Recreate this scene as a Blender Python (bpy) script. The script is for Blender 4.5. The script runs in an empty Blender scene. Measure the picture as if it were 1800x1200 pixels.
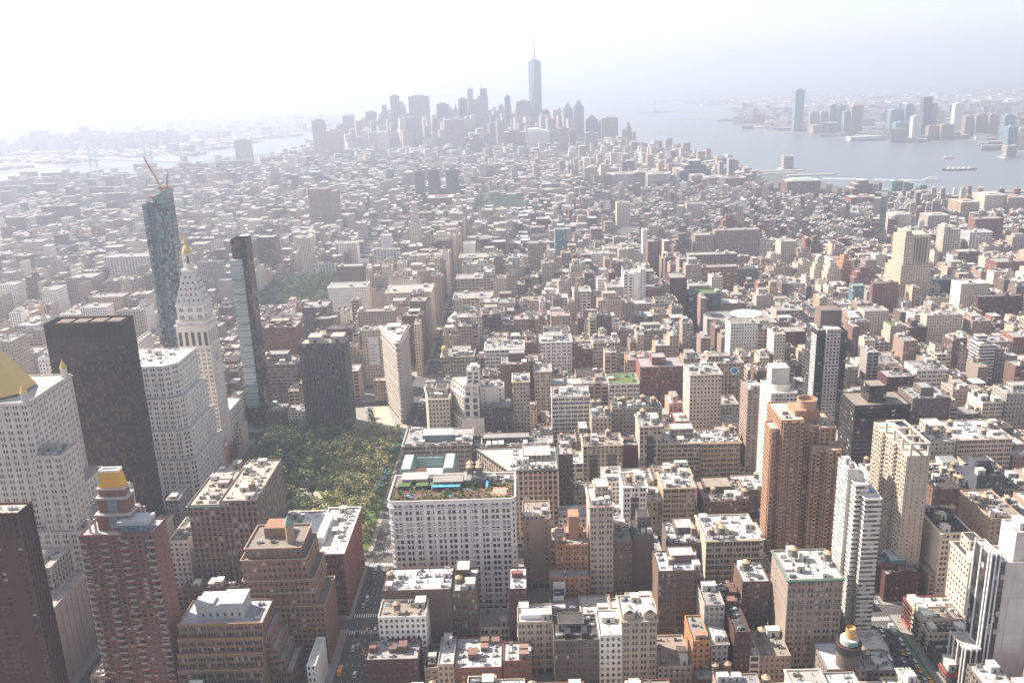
import bpy, math, random
import numpy as np
from mathutils import Matrix, Vector

random.seed(11)
RNG = np.random.default_rng(11)
R = math.radians
scene = bpy.context.scene
COL = scene.collection
# World axes: +Y runs down the avenues, +X runs across town (west), Z up, metres.

# ------------------------------------------------------------------ camera
CAM = (30.317, 22.989, 327.79)
PITCH, ROLL, YAW = 0.28697, 0.03564, -0.015546
cd = bpy.data.cameras.new('camera')
cam = bpy.data.objects.new('camera', cd)
COL.objects.link(cam)
f_ = Vector((math.sin(YAW) * math.cos(PITCH), math.cos(YAW) * math.cos(PITCH), -math.sin(PITCH)))
r0 = Vector((math.cos(YAW), -math.sin(YAW), 0))
u0 = r0.cross(f_)
r1 = r0 * math.cos(ROLL) - u0 * math.sin(ROLL)
u1 = r0 * math.sin(ROLL) + u0 * math.cos(ROLL)
M = Matrix((r1, u1, -f_)).transposed().to_4x4()
M.translation = CAM
cam.matrix_world = M
cd.sensor_width = 36
cd.lens = 31.0
cd.clip_start = 1
cd.clip_end = 200000
scene.camera = cam

# ------------------------------------------------------------------ light
SUN_AZ, SUN_EL = R(-62), R(44)          # azimuth measured from +Y towards +X
world = bpy.data.worlds.new('World')
scene.world = world
world.use_nodes = True
wn, wl = world.node_tree.nodes, world.node_tree.links
wn.clear()
sky = wn.new('ShaderNodeTexSky')
sky.sky_type = 'NISHITA'
sky.sun_disc = False
sky.sun_elevation = SUN_EL
sky.sun_rotation = SUN_AZ
sky.air_density = 1.0
sky.dust_density = 1.0
sky.ozone_density = 1.0
hsv = wn.new('ShaderNodeHueSaturation')
hsv.inputs['Saturation'].default_value = .42
bg = wn.new('ShaderNodeBackground')
bg.inputs['Strength'].default_value = 0.082
wo = wn.new('ShaderNodeOutputWorld')
wl.new(sky.outputs[0], hsv.inputs['Color'])
wl.new(hsv.outputs[0], bg.inputs[0])
wl.new(bg.outputs[0], wo.inputs[0])

sd = bpy.data.lights.new('sun', 'SUN')
sd.energy = 5.0
sd.angle = R(0.5)
sd.color = (1.0, 0.885, 0.755)
sun = bpy.data.objects.new('sun', sd)
COL.objects.link(sun)
sdir = Vector((math.sin(SUN_AZ) * math.cos(SUN_EL), math.cos(SUN_AZ) * math.cos(SUN_EL), math.sin(SUN_EL)))
sun.rotation_euler = sdir.to_track_quat('Z', 'Y').to_euler()

scene.view_settings.view_transform = 'Standard'
scene.view_settings.look = 'None'
scene.view_settings.exposure = 1.4
scene.view_settings.gamma = 1.0
scene.cycles.max_bounces = 6
scene.cycles.diffuse_bounces = 3
scene.cycles.glossy_bounces = 2
scene.cycles.volume_bounces = 0
scene.cycles.use_denoising = True

# ------------------------------------------------------------------ materials
def nodes_of(name):
    m = bpy.data.materials.new(name)
    m.use_nodes = True
    n, l = m.node_tree.nodes, m.node_tree.links
    return m, n, l, n['Principled BSDF']

def mathn(n, l, op, a, b=None):
    x = n.new('ShaderNodeMath'); x.operation = op
    for i, v in enumerate((a, b)):
        if v is None: continue
        if isinstance(v, (int, float)): x.inputs[i].default_value = v
        else: l.new(v, x.inputs[i])
    return x.outputs[0]

def mixc(n, l, fac, a, b, mode='MIX'):
    x = n.new('ShaderNodeMix'); x.data_type = 'RGBA'; x.blend_type = mode
    for sock, v in ((x.inputs[0], fac), (x.inputs[6], a), (x.inputs[7], b)):
        if isinstance(v, (int, float)): sock.default_value = v
        elif isinstance(v, tuple): sock.default_value = v + (1,)
        else: l.new(v, sock)
    return x.outputs[2]

def colour_source(n, l, src):
    if src == 'object':
        return n.new('ShaderNodeObjectInfo').outputs['Color']
    if src == 'tint':
        a = n.new('ShaderNodeAttribute'); a.attribute_name = 'tint'
        return a.outputs['Color']
    c = n.new('ShaderNodeRGB'); c.outputs[0].default_value = src + (1,)
    return c.outputs[0]

def weather(n, l, col, amount, scale, streak=True):
    """large stains, fine grain and vertical streaks of real dirt on a surface"""
    tc = n.new('ShaderNodeNewGeometry')
    a = n.new('ShaderNodeTexNoise'); a.inputs['Scale'].default_value = scale; a.inputs['Detail'].default_value = 4
    l.new(tc.outputs['Position'], a.inputs['Vector'])
    v = mathn(n, l, 'MULTIPLY_ADD', a.outputs[0], 2 * amount)
    v.node.inputs[2].default_value = 1 - amount
    if streak:
        mp = n.new('ShaderNodeMapping'); mp.inputs['Scale'].default_value = (.9, .9, .06)
        l.new(tc.outputs['Position'], mp.inputs[0])
        b = n.new('ShaderNodeTexNoise'); b.inputs['Scale'].default_value = 1.0; b.inputs['Detail'].default_value = 3
        l.new(mp.outputs[0], b.inputs['Vector'])
        w = mathn(n, l, 'MULTIPLY_ADD', b.outputs[0], amount * 1.4)
        w.node.inputs[2].default_value = 1 - amount * .7
        v = mathn(n, l, 'MULTIPLY', v, w)
    cc = n.new('ShaderNodeCombineXYZ')
    for i in range(3): l.new(v, cc.inputs[i])
    return mixc(n, l, 1.0, col, cc.outputs[0], 'MULTIPLY')

def mat_plain(name, src, rough=.85, amount=.18, scale=.12, streak=True, metal=0.0, spec=.3):
    m, n, l, p = nodes_of(name)
    c = colour_source(n, l, src)
    if amount: c = weather(n, l, c, amount, scale, streak)
    l.new(c, p.inputs['Base Color'])
    p.inputs['Roughness'].default_value = rough
    p.inputs['Metallic'].default_value = metal
    p.inputs['Specular IOR Level'].default_value = spec
    return m

def mat_roof(name, src):
    m, n, l, p = nodes_of(name)
    c = weather(n, l, colour_source(n, l, src), .22, .18, False)
    g = n.new('ShaderNodeNewGeometry')
    a = n.new('ShaderNodeTexNoise'); a.inputs['Scale'].default_value = .11; a.inputs['Detail'].default_value = 5; a.inputs['Roughness'].default_value = .65
    l.new(g.outputs['Position'], a.inputs['Vector'])
    r = n.new('ShaderNodeMapRange'); r.inputs[1].default_value = .56; r.inputs[2].default_value = .66; r.inputs[3].default_value = 0; r.inputs[4].default_value = .55
    l.new(a.outputs[0], r.inputs[0])
    c = mixc(n, l, r.outputs[0], c, (.10, .093, .088))
    b = n.new('ShaderNodeTexBrick'); b.inputs['Scale'].default_value = .16; b.inputs['Mortar Size'].default_value = .012
    b.inputs['Color1'].default_value = (1, 1, 1, 1); b.inputs['Color2'].default_value = (.88, .88, .89, 1); b.inputs['Mortar'].default_value = (.6, .6, .6, 1)
    l.new(g.outputs['Position'], b.inputs['Vector'])
    c = mixc(n, l, 1.0, c, b.outputs[0], 'MULTIPLY')
    l.new(c, p.inputs['Base Color']); p.inputs['Roughness'].default_value = .9; p.inputs['Specular IOR Level'].default_value = .25
    return m

def mat_glass(name, col, rough=.08, spec=.8):
    m, n, l, p = nodes_of(name)
    p.inputs['Base Color'].default_value = col + (1,)
    p.inputs['Roughness'].default_value = rough
    p.inputs['Specular IOR Level'].default_value = spec
    return m

def mat_pattern(name, src, box, dark=(.03, .03, .036), glassy=.25):
    """wall of many far windows: one UV cell is one bay by one storey"""
    m, n, l, p = nodes_of(name)
    c = weather(n, l, colour_source(n, l, src), .14, .08)
    uv = n.new('ShaderNodeTexCoord')
    sp = n.new('ShaderNodeSeparateXYZ'); l.new(uv.outputs['UV'], sp.inputs[0])
    fu = mathn(n, l, 'FRACT', sp.outputs[0]); fv = mathn(n, l, 'FRACT', sp.outputs[1])
    k = mathn(n, l, 'MULTIPLY', mathn(n, l, 'GREATER_THAN', fu, box[0]), mathn(n, l, 'LESS_THAN', fu, box[1]))
    k = mathn(n, l, 'MULTIPLY', k, mathn(n, l, 'GREATER_THAN', fv, box[2]))
    k = mathn(n, l, 'MULTIPLY', k, mathn(n, l, 'LESS_THAN', fv, box[3]))
    fl = n.new('ShaderNodeVectorMath'); fl.operation = 'FLOOR'; l.new(uv.outputs['UV'], fl.inputs[0])
    wnz = n.new('ShaderNodeTexWhiteNoise'); wnz.noise_dimensions = '2D'; l.new(fl.outputs[0], wnz.inputs['Vector'])
    rp = n.new('ShaderNodeValToRGB'); rp.color_ramp.interpolation = 'CONSTANT'
    e = rp.color_ramp.elements
    e[0].position = 0; e[0].color = dark + (1,)
    e[1].position = .55; e[1].color = (dark[0] * 2.2, dark[1] * 2.0, dark[2] * 2.0, 1)
    x = e.new(.80); x.color = (.16, .125, .10, 1)
    x = e.new(.93); x.color = (.42, .40, .37, 1)
    l.new(wnz.outputs['Value'], rp.inputs[0])
    l.new(mixc(n, l, k, c, rp.outputs[0]), p.inputs['Base Color'])
    rr = mathn(n, l, 'MULTIPLY_ADD', k, -.6); rr.node.inputs[2].default_value = .85
    l.new(rr, p.inputs['Roughness'])
    p.inputs['Specular IOR Level'].default_value = .35
    return m

MAT = {
    'wall': mat_plain('masonry', 'object', amount=.27, scale=.09),
    'trim': mat_plain('carved_stone', 'object', amount=.1),
    'roof': mat_roof('roof_membrane', 'object'),
    'paint': mat_plain('painted_metal', 'object', rough=.55, amount=.08),
    'gd': mat_glass('window_dark', (.022, .021, .023)),
    'gm': mat_glass('window_grey', (.055, .058, .065)),
    'gw': mat_glass('window_brown_blind', (.10, .062, .045), .3, .5),
    'gp': mat_glass('window_pale_blind', (.40, .38, .35), .4, .5),
    'span': mat_plain('dark_spandrel', (.055, .045, .042), amount=.1),
    'gg': mat_glass('curtain_glass_blue', (.10, .165, .205), .06, 1.0),
    'gg2': mat_glass('curtain_glass_pale', (.16, .24, .26), .08, 1.0),
    'gk': mat_glass('bronze_glass', (.014, .008, .006), .35, .2),
    'gk2': mat_glass('bronze_glass_lit', (.13, .075, .04), .35, .2),  # warm lit-window look put into the base colour, nothing glows
    'gold': mat_plain('gold_leaf', (.60, .42, .15), rough=.55, amount=.06, metal=.25),
    'gtile': mat_plain('gold_tile', (.70, .36, .03), rough=.6, amount=.08),
    'copper': mat_plain('green_copper', (.20, .29, .265), rough=.8, amount=.15),
    'wood': mat_plain('cedar_planks', (.20, .14, .10), rough=.9, amount=.25, scale=.8),
    'tin': mat_plain('tank_cone', (.42, .31, .21), rough=.8, amount=.15, scale=.8),
    'steel': mat_plain('grey_steel', (.22, .22, .23), rough=.6, amount=.15),
    'dark': mat_plain('black_steel', (.03, .03, .032), rough=.6, amount=.1),
    'bark': mat_plain('bark', (.10, .075, .055), rough=.95, amount=.2, scale=1.0),
    'black': mat_plain('rubber', (.02, .02, .02), amount=0),
    'blue': mat_plain('blue_canvas', (.06, .30, .62), rough=.8, amount=.08),
    'orange': mat_plain('crane_orange', (.45, .20, .11), rough=.6, amount=.1),
    'red': mat_plain('red_paint', (.30, .045, .04), rough=.6, amount=.1),
    'white': mat_plain('white_paint', (.75, .74, .72), rough=.6, amount=.08),
}
PBOX = {'L': (.27, .73, .26, .80), 'D': (.18, .82, .26, .80), 'P': (.22, .78, .14, .88), 'F': (.10, .90, .22, .84),
        'A': (.22, .72, .28, .80), 'S': (-.1, 1.1, .38, .92), 'X': (.05, .95, .08, .95)}
PAT, CPAT = {}, {}
for k_, b_ in PBOX.items():
    PAT[k_] = mat_pattern('facade_' + k_, 'object', b_, (.05, .09, .11) if k_ == 'X' else (.03, .028, .03))
for k_ in ('L', 'F', 'A'):
    CPAT[k_] = mat_pattern('city_facade_' + k_, 'tint', PBOX[k_])
CPLAIN = mat_plain('city_masonry', 'tint', amount=.15)
CROOF = mat_roof('city_roof', 'tint')

WALLS = {'W': (.74, .70, .68), 'C': (.58, .50, .41), 'B': (.42, .355, .29), 'T': (.40, .295, .21), 'G': (.33, .30, .285),
         'D': (.145, .118, .105), 'R': (.215, .092, .068), 'N': (.155, .10, .076), 'M': (.088, .038, .032), 'O': (.40, .20, .10),
         'P': (.30, .226, .188), 'K': (.022, .019, .018), 'S': (.075, .08, .105), 'E': (.20, .36, .37), 'U': (.22, .36, .50)}
WALLS = {k: (r * 1.03, g, b * .97) for k, (r, g, b) in WALLS.items()}
ROOFS = {'w': (.46, .455, .455), 's': (.28, .27, .265), 't': (.26, .22, .185), 'd': (.06, .055, .055), 'g': (.10, .15, .05)}
def jit(c, a=.12):
    k = 1 + random.uniform(-a, a)
    return tuple(max(.01, v * k * (1 + random.uniform(-a, a) * .35)) for v in c)

# ------------------------------------------------------------------ mesh builder
class MB:
    def __init__(s): s.P, s.L, s.S, s.M, s.U, s.C, s.n = [], [], [], [], [], [], 0
    def q(s, P, m=0, uv=None, col=None):
        P = np.asarray(P, float).reshape(-1, 4, 3); N = len(P)
        if not N: return
        s.P.append(P.reshape(-1, 3)); s.S.append(np.full(N, 4))
        s.M.append(np.full(N, m) if np.isscalar(m) else np.asarray(m))
        s.U.append(np.zeros((4 * N, 2)) if uv is None else np.asarray(uv, float).reshape(-1, 2))
        s.C.append(np.tile(col if col is not None else (1, 1, 1), (4 * N, 1)))
        s.n += 4 * N
    def poly(s, pts, m=0, col=None):
        P = np.asarray(pts, float)
        s.P.append(P); s.S.append(np.array([len(P)])); s.M.append(np.array([m]))
        s.U.append(np.zeros((len(P), 2))); s.C.append(np.tile(col if col is not None else (1, 1, 1), (len(P), 1)))
        s.n += len(P)
    def box(s, x0, x1, y0, y1, z0, z1, m=0, f='nsewt', col=None):
        a = {'n': ((x0, y0, z0), (x1, y0, z0), (x1, y0, z1), (x0, y0, z1)), 's': ((x1, y1, z0), (x0, y1, z0), (x0, y1, z1), (x1, y1, z1)),
             'e': ((x0, y1, z0), (x0, y0, z0), (x0, y0, z1), (x0, y1, z1)), 'w': ((x1, y0, z0), (x1, y1, z0), (x1, y1, z1), (x1, y0, z1)),
             't': ((x0, y0, z1), (x1, y0, z1), (x1, y1, z1), (x0, y1, z1)), 'b': ((x0, y1, z0), (x1, y1, z0), (x1, y0, z0), (x0, y0, z0))}
        s.q([a[k] for k in f], m, None, col)
    def loft(s, A, zA, B, zB, m=0, col=None):
        """side faces between two outlines with the same number of points"""
        n = len(A)
        s.q([((*A[i], zA), (*A[(i + 1) % n], zA), (*B[(i + 1) % n], zB), (*B[i], zB)) for i in range(n)], m, None, col)
    def cap(s, A, z, m=0, col=None): s.poly([(*p, z) for p in A], m, col)
    def drum(s, x, y, r0, r1, z0, z1, n=12, m=0, cap=True, col=None):
        A = ring(x, y, r0, n); B = ring(x, y, r1, n)
        s.loft(A, z0, B, z1, m, col)
        if cap and r1 > .08: s.cap(B, z1, m, col)
    def bar(s, a, b, w, m=0):
        """square bar between two points"""
        a, b = Vector(a), Vector(b); d = (b - a).normalized()
        h = d.cross(Vector((0, 0, 1)) if abs(d.z) < .95 else Vector((1, 0, 0))).normalized() * w / 2
        k = d.cross(h).normalized() * w / 2
        c = (h + k, h - k, -h - k, -h + k)
        s.q([((a + c[i]), (a + c[(i + 1) % 4]), (b + c[(i + 1) % 4]), (b + c[i])) for i in range(4)], m)
    def mesh(s, name, mats, off=(0, 0, 0)):
        me = bpy.data.meshes.new(name)
        P = np.concatenate(s.P) - np.asarray(off, float)
        S = np.concatenate(s.S)
        me.vertices.add(len(P)); me.vertices.foreach_set('co', P.astype(np.float32).ravel())
        me.loops.add(len(P)); me.loops.foreach_set('vertex_index', np.arange(len(P), dtype=np.int32))
        me.polygons.add(len(S)); me.polygons.foreach_set('loop_start', (np.cumsum(S) - S).astype(np.int32))
        me.polygons.foreach_set('material_index', np.concatenate(s.M).astype(np.int32))
        u = me.uv_layers.new(name='uv'); u.data.foreach_set('uv', np.concatenate(s.U).astype(np.float32).ravel())
        C = np.concatenate(s.C)
        if not (C == 1).all():
            ca = me.color_attributes.new('tint', 'FLOAT_COLOR', 'CORNER')
            ca.data.foreach_set('color', np.hstack([C, np.ones((len(C), 1))]).astype(np.float32).ravel())
        for m in mats: me.materials.append(m)
        me.update(calc_edges=True)
        return me
    def build(s, name, mats, parent=None, color=None, off=None):
        if off is None: off = parent.location if parent is not None else (0, 0, 0)
        return link(name, s.mesh(name, mats, off), parent, color)

def link(name, me, parent=None, color=None, loc=None, rz=0, scale=None):
    o = bpy.data.objects.new(name, me); COL.objects.link(o)
    if parent is not None: o.parent = parent
    if color is not None: o.color = tuple(color) + (1,)
    if loc is not None: o.location = loc
    if rz: o.rotation_euler = (0, 0, rz)
    if scale is not None: o.scale = scale
    return o

def tag(o, label=None, cat=None, group=None, kind=None):
    if label: o['label'] = label
    if cat: o['category'] = cat
    if group: o['group'] = group
    if kind: o['kind'] = kind
    return o
def empty(name, loc, label, cat, group=None):
    o = bpy.data.objects.new(name, None); COL.objects.link(o)
    o.location = loc; o.empty_display_size = 2
    return tag(o, label, cat, group)
def structure(name, mb, mats, color=None): return tag(mb.build(name, mats, None, color), kind='structure')

def ring(x, y, r, n, a0=0): return [(x + r * math.cos(a0 + 2 * math.pi * i / n), y + r * math.sin(a0 + 2 * math.pi * i / n)) for i in range(n)]
def rect(x0, x1, y0, y1): return [(x0, y0), (x1, y0), (x1, y1), (x0, y1)]
def offset(poly, d):
    n = len(poly); out = []
    for i in range(n):
        p0, p1, p2 = (np.array(poly[j % n], float) for j in (i - 1, i, i + 1))
        a = p1 - p0; b = p2 - p1; a /= np.linalg.norm(a); b /= np.linalg.norm(b)
        na = np.array((a[1], -a[0])); nb = np.array((b[1], -b[0]))
        k = na + nb
        out.append(tuple(p1 + k * (d / max(.25, 1 + na @ nb))))
    return out

# ------------------------------------------------------------------ facades
STY = {
    'L': dict(k='p', bay=3.1, gw=.50, nw=1, fh=3.7, si=.27, he=.82),
    'D': dict(k='p', bay=5.4, gw=.64, nw=2, fh=3.9, si=.25, he=.82),
    'F': dict(k='p', bay=5.6, gw=.84, nw=3, fh=4.0, si=.20, he=.84, gap=.05),
    'P': dict(k='v', bay=3.6, pw=.36, fh=3.9),
    'S': dict(k='s', bay=3.0, fh=3.5),
    'X': dict(k='g', bay=2.2, fh=3.7),
    'A': dict(k='p', bay=3.5, gw=.48, nw=1, fh=2.95, si=.30, he=.84),
    'N': dict(k='p', bay=6.5, gw=.17, nw=1, fh=3.8, si=.30, he=.72, keep=.45),
    'B': dict(k='n', bay=4, fh=4),
}
# wall mesh slots
SLOT = ['wall', 'gd', 'gm', 'gw', 'gp', 'trim', 'span']
def wall_mats(glass=None):
    g = glass or ('gd', 'gm', 'gw', 'gp')
    return [MAT['wall'], MAT[g[0]], MAT[g[1]], MAT[g[2]], MAT[g[3]], MAT['trim'], MAT['span']]
def pick(n, w=(.60, .19, .14, .07)): return RNG.choice(4, n, p=w) + 1

def fac(mb, o, u, W, z0, z1, st, base=0.0, top=1.2, hook=None, gw_=None):
    """one wall with real window openings. o: left end seen from outside; u: unit direction; hook collects windows kept as parts"""
    n = (u[1], -u[0])
    def rc(s0, s1, za, zb, d=0.0):
        s0, s1, za, zb = np.broadcast_arrays(*[np.asarray(v, float) for v in (s0, s1, za, zb)])
        s0, s1, za, zb = (v.ravel() for v in (s0, s1, za, zb))
        def pt(s, z): return np.stack([o[0] + u[0] * s + n[0] * d, o[1] + u[1] * s + n[1] * d, z], -1)
        return np.stack([pt(s0, za), pt(s1, za), pt(s1, zb), pt(s0, zb)], 1)
    def hz(s0, s1, z, d0, d1):
        s0, s1, z = np.broadcast_arrays(*[np.asarray(v, float) for v in (s0, s1, z)])
        s0, s1, z = (v.ravel() for v in (s0, s1, z))
        def pt(s, d): return np.stack([o[0] + u[0] * s + n[0] * d, o[1] + u[1] * s + n[1] * d, z], -1)
        return np.stack([pt(s0, d0), pt(s1, d0), pt(s1, d1), pt(s0, d1)], 1)
    def vt(s, za, zb, d0, d1):
        s, za, zb = np.broadcast_arrays(*[np.asarray(v, float) for v in (s, za, zb)])
        s, za, zb = (v.ravel() for v in (s, za, zb))
        def pt(d, z): return np.stack([o[0] + u[0] * s + n[0] * d, o[1] + u[1] * s + n[1] * d, z], -1)
        return np.stack([pt(d0, za), pt(d1, za), pt(d1, zb), pt(d0, zb)], 1)
    H = z1 - z0
    if st['k'] == 'n' or W < 1.6 or H < 3.2:
        mb.q(rc(0, W, z0, z1)); return
    if base > 0 and H > base * 1.6:
        fac(mb, o, u, W, z0, z0 + base, dict(k='p', bay=4.5, gw=.78, nw=1, fh=base, si=.06, he=.76), 0, 0)
        z0 += base; H = z1 - z0
    H -= top
    nf = max(1, int(round(H / st['fh']))); fh = H / nf
    nb = max(1, int(round(W / st['bay']))); bw = W / nb
    zf = z0 + np.arange(nf) * fh
    rec = -st.get('rec', .32)
    if st['k'] == 'p':
        nw = st['nw']; g = st.get('gap', .12) * bw; ww = (st['gw'] * bw - g * (nw - 1)) / nw
        c0 = (np.arange(nb) + .5) * bw - st['gw'] * bw / 2
        keep = RNG.random(nb) < st.get('keep', 2)
        c0 = c0[keep]
        Ls = (c0[:, None] + np.arange(nw)[None] * (ww + g)).ravel()
        K = len(Ls)
        if not K: mb.q(rc(0, W, z0, z1)); return
        Rs = Ls + ww
        zs, zh = zf + st['si'] * fh, zf + st['he'] * fh
        lo = np.concatenate([[z0], zh]); hi = np.concatenate([zs, [z1]])
        mb.q(rc(0, W, lo, hi))
        a = np.concatenate([[0], Rs]); b = np.concatenate([Ls, [W]])
        mb.q(rc(a[None], b[None], zs[:, None], zh[:, None]))
        L2, R2, S2, H2 = Ls[None], Rs[None], zs[:, None], zh[:, None]
        G = rc(L2, R2, S2, H2, rec)
        sel = np.ones(len(G), bool)
        if hook is not None:
            order = hook['order'](nf, K)[:hook['n']]
            sel[order] = False
            for i in order: hook['out'].append((G[i].mean(0), ww, zh[0] - zs[0], u))
            hook['n'] -= len(order)
        (gw_ or mb).q(G[sel], pick(int(sel.sum()), st.get('mix', (.60, .19, .14, .07))))
        mb.q(hz(L2, R2, S2, 0, rec), 5)
        mb.q(vt(L2, S2, H2, 0, rec)); mb.q(vt(R2, S2, H2, rec, 0)); mb.q(hz(L2, R2, H2, rec, 0))
    elif st['k'] == 'v':
        pw = st['pw'] * bw; c = np.arange(nb + 1) * bw
        a = np.clip(c - pw / 2, 0, W); b = np.clip(c + pw / 2, 0, W)
        mb.q(rc(a, b, z0, z1 - top))
        mb.q(rc(0, W, z1 - top, z1))
        mb.q(vt(b[:-1], z0, z1 - top, 0, rec)); mb.q(vt(a[1:], z0, z1 - top, rec, 0))
        mb.q(hz(b[:-1], a[1:], z1 - top, rec, 0))
        A, B = b[:-1][None], a[1:][None]
        sp = st.get('spm', 0)
        mb.q(rc(A, B, zf[:, None], zf[:, None] + fh * .30, rec), sp)
        G = rc(A, B, zf[:, None] + fh * .30, zf[:, None] + fh, rec)
        (gw_ or mb).q(G, pick(len(G), st.get('mix', (.60, .19, .14, .07))))
    elif st['k'] == 's':
        sp = st.get('sp', .42)
        lo = zf; hi = zf + sp * fh
        mb.q(rc(0, W, lo, hi)); mb.q(rc(0, W, z1 - top, z1))
        mb.q(hz(0, W, hi, 0, rec), 5); mb.q(hz(0, W, np.append(zf[1:], z1 - top), rec, 0))
        e = np.arange(nb) * bw
        G = rc(e[None] + .1, e[None] + bw - .1, hi[:, None], (zf + fh)[:, None], rec)
        (gw_ or mb).q(G, pick(len(G), st.get('mix', (.50, .30, .14, .06))))
        e = np.arange(nb + 1) * bw
        mb.q(rc(np.clip(e[None] - .1, 0, W), np.clip(e[None] + .1, 0, W), hi[:, None], (zf + fh)[:, None], rec), 6)
    elif st['k'] == 'g':
        mb.q(rc(0, W, z0, z1, -.08), 6)
        e = np.arange(nb) * bw
        G = rc(e[None] + .07, e[None] + bw - .07, zf[:, None] + .5, zf[:, None] + fh - .06)
        mb.q(G, pick(len(G), st.get('mix', (.5, .3, .15, .05))))
        mb.q(rc(e[None] + .07, e[None] + bw - .07, zf[:, None] + .04, zf[:, None] + .42), st.get('spm', 6))
        mb.q(rc(0, W, z1 - top, z1))

def fac_uv(mb, o, u, W, z0, z1, st):
    """far wall: one face whose UV counts bays and storeys"""
    nb = max(1, round(W / st['bay'])); nf = max(1, round((z1 - z0 - 1) / st['fh']))
    k = nf * (z1 - z0) / max(1, (z1 - z0 - 1)); r = random.randint(0, 900)
    mb.q([((o[0], o[1], z0), (o[0] + u[0] * W, o[1] + u[1] * W, z0), (o[0] + u[0] * W, o[1] + u[1] * W, z1), (o[0], o[1], z1))],
         0, [(r, r), (r + nb, r), (r + nb, r + k), (r, r + k)])

# shared rooftop pieces -------------------------------------------------------
def tank_mesh():
    b = MB()
    for sx in (-1, 1):
        for sy in (-1, 1): b.bar((sx * 1.3, sy * 1.3, 0), (sx * 1.2, sy * 1.2, 2.6), .22, 1)
        b.bar((sx * 1.3, -1.3, .3), (sx * 1.2, 1.3, 2.3), .12, 1); b.bar((-1.3, sx * 1.3, 2.3), (1.3, sx * 1.3, .3), .12, 1)
    b.box(-1.7, 1.7, -1.7, 1.7, 2.55, 2.75, 1, 'nsewtb')
    b.drum(0, 0, 1.85, 1.8, 2.75, 6.2, 14, 0)
    for z in (3.3, 4.2, 5.1, 5.9): b.drum(0, 0, 1.9, 1.9, z, z + .1, 14, 1, False)
    b.bar((1.75, .5, 0), (1.75, .5, 5.8), .18, 1)
    return b.mesh('water_tank', [MAT['wood'], MAT['steel']])
def cone_mesh():
    b = MB(); b.drum(0, 0, 2.05, .12, 6.2, 7.7, 14, 0, True); b.drum(0, 0, 2.05, 2.05, 6.1, 6.2, 14, 0, False)
    return b.mesh('tank_roof', [MAT['tin']])
def bulk_mesh():
    b = MB(); b.box(-.5, .5, -.5, .5, 0, .92, 0, 'nsew'); b.box(-.54, .54, -.54, .54, .92, 1, 0, 'nsewtb')
    b.q([((-.12, -.504, 0), (.14, -.504, 0), (.14, -.504, .6), (-.12, -.504, .6))], 1)
    return b.mesh('roof_bulkhead', [MAT['wall'], MAT['span']])
def ac_mesh():
    b = MB(); b.box(-.9, .9, -.7, .7, .3, 1.5, 0, 'nsewtb'); b.drum(-.4, 0, .36, .36, 1.5, 1.62, 8, 1); b.drum(.42, 0, .36, .36, 1.5, 1.62, 8, 1)
    for s in (-.8, .8): b.box(s - .06, s + .06, -.6, .6, 0, .3, 1, 'nsew')
    return b.mesh('air_conditioner', [MAT['paint'], MAT['dark']])
def vent_mesh():
    b = MB(); b.drum(0, 0, .28, .28, 0, 1.3, 8, 0); b.drum(0, 0, .45, .2, 1.35, 1.7, 8, 0)
    return b.mesh('roof_vent', [MAT['steel']])
def sky_mesh():
    b = MB(); b.box(-1.6, 1.6, -1.1, 1.1, 0, .5, 0, 'nsew'); b.loft(rect(-1.6, 1.6, -1.1, 1.1), .5, rect(-1.2, 1.2, -.08, .08), 1.3, 1); b.cap(rect(-1.2, 1.2, -.08, .08), 1.3, 1)
    return b.mesh('skylight', [MAT['white'], MAT['gg2']])
def duct_mesh():
    b = MB(); b.box(-3.2, 3.2, -.4, .4, .5, 1.3, 0, 'nsewtb'); b.box(2.4, 3.2, -2.6, -.42, .5, 1.3, 0, 'nsewtb'); b.box(-3.4, -2.2, -.7, .7, 0, 2.1, 0, 'nsewt')
    for x in (-1.5, 0, 1.5): b.box(x - .08, x + .08, -.4, .4, 0, .5, 0, 'nsew')
    return b.mesh('roof_duct', [MAT['steel']])
def frame_mesh():
    b = MB()
    for x in (-2.2, 0, 2.2):
        for y in (-1.2, 1.2): b.box(x - .1, x + .1, y - .1, y + .1, 0, 2.2, 0, 'nsew')
    for y in (-1.2, 1.2): b.box(-2.4, 2.4, y - .12, y + .12, 2.2, 2.5, 0, 'nsewtb')
    b.box(-2.0, -.3, -1.0, 1.0, 2.5, 4.0, 1, 'nsewtb'); b.box(.2, 2.0, -1.0, 1.0, 2.5, 3.7, 1, 'nsewtb'); b.drum(-1.15, 0, .6, .6, 4.0, 4.3, 10, 0); b.drum(1.1, 0, .6, .6, 3.7, 4.0, 10, 0)
    return b.mesh('cooling_unit', [MAT['dark'], MAT['paint']])
ME = {'duct': duct_mesh(), 'cool': frame_mesh(), 'tank': tank_mesh(), 'cone': cone_mesh(), 'bulk': bulk_mesh(), 'ac': ac_mesh(), 'vent': vent_mesh(), 'sky': sky_mesh()}

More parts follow.
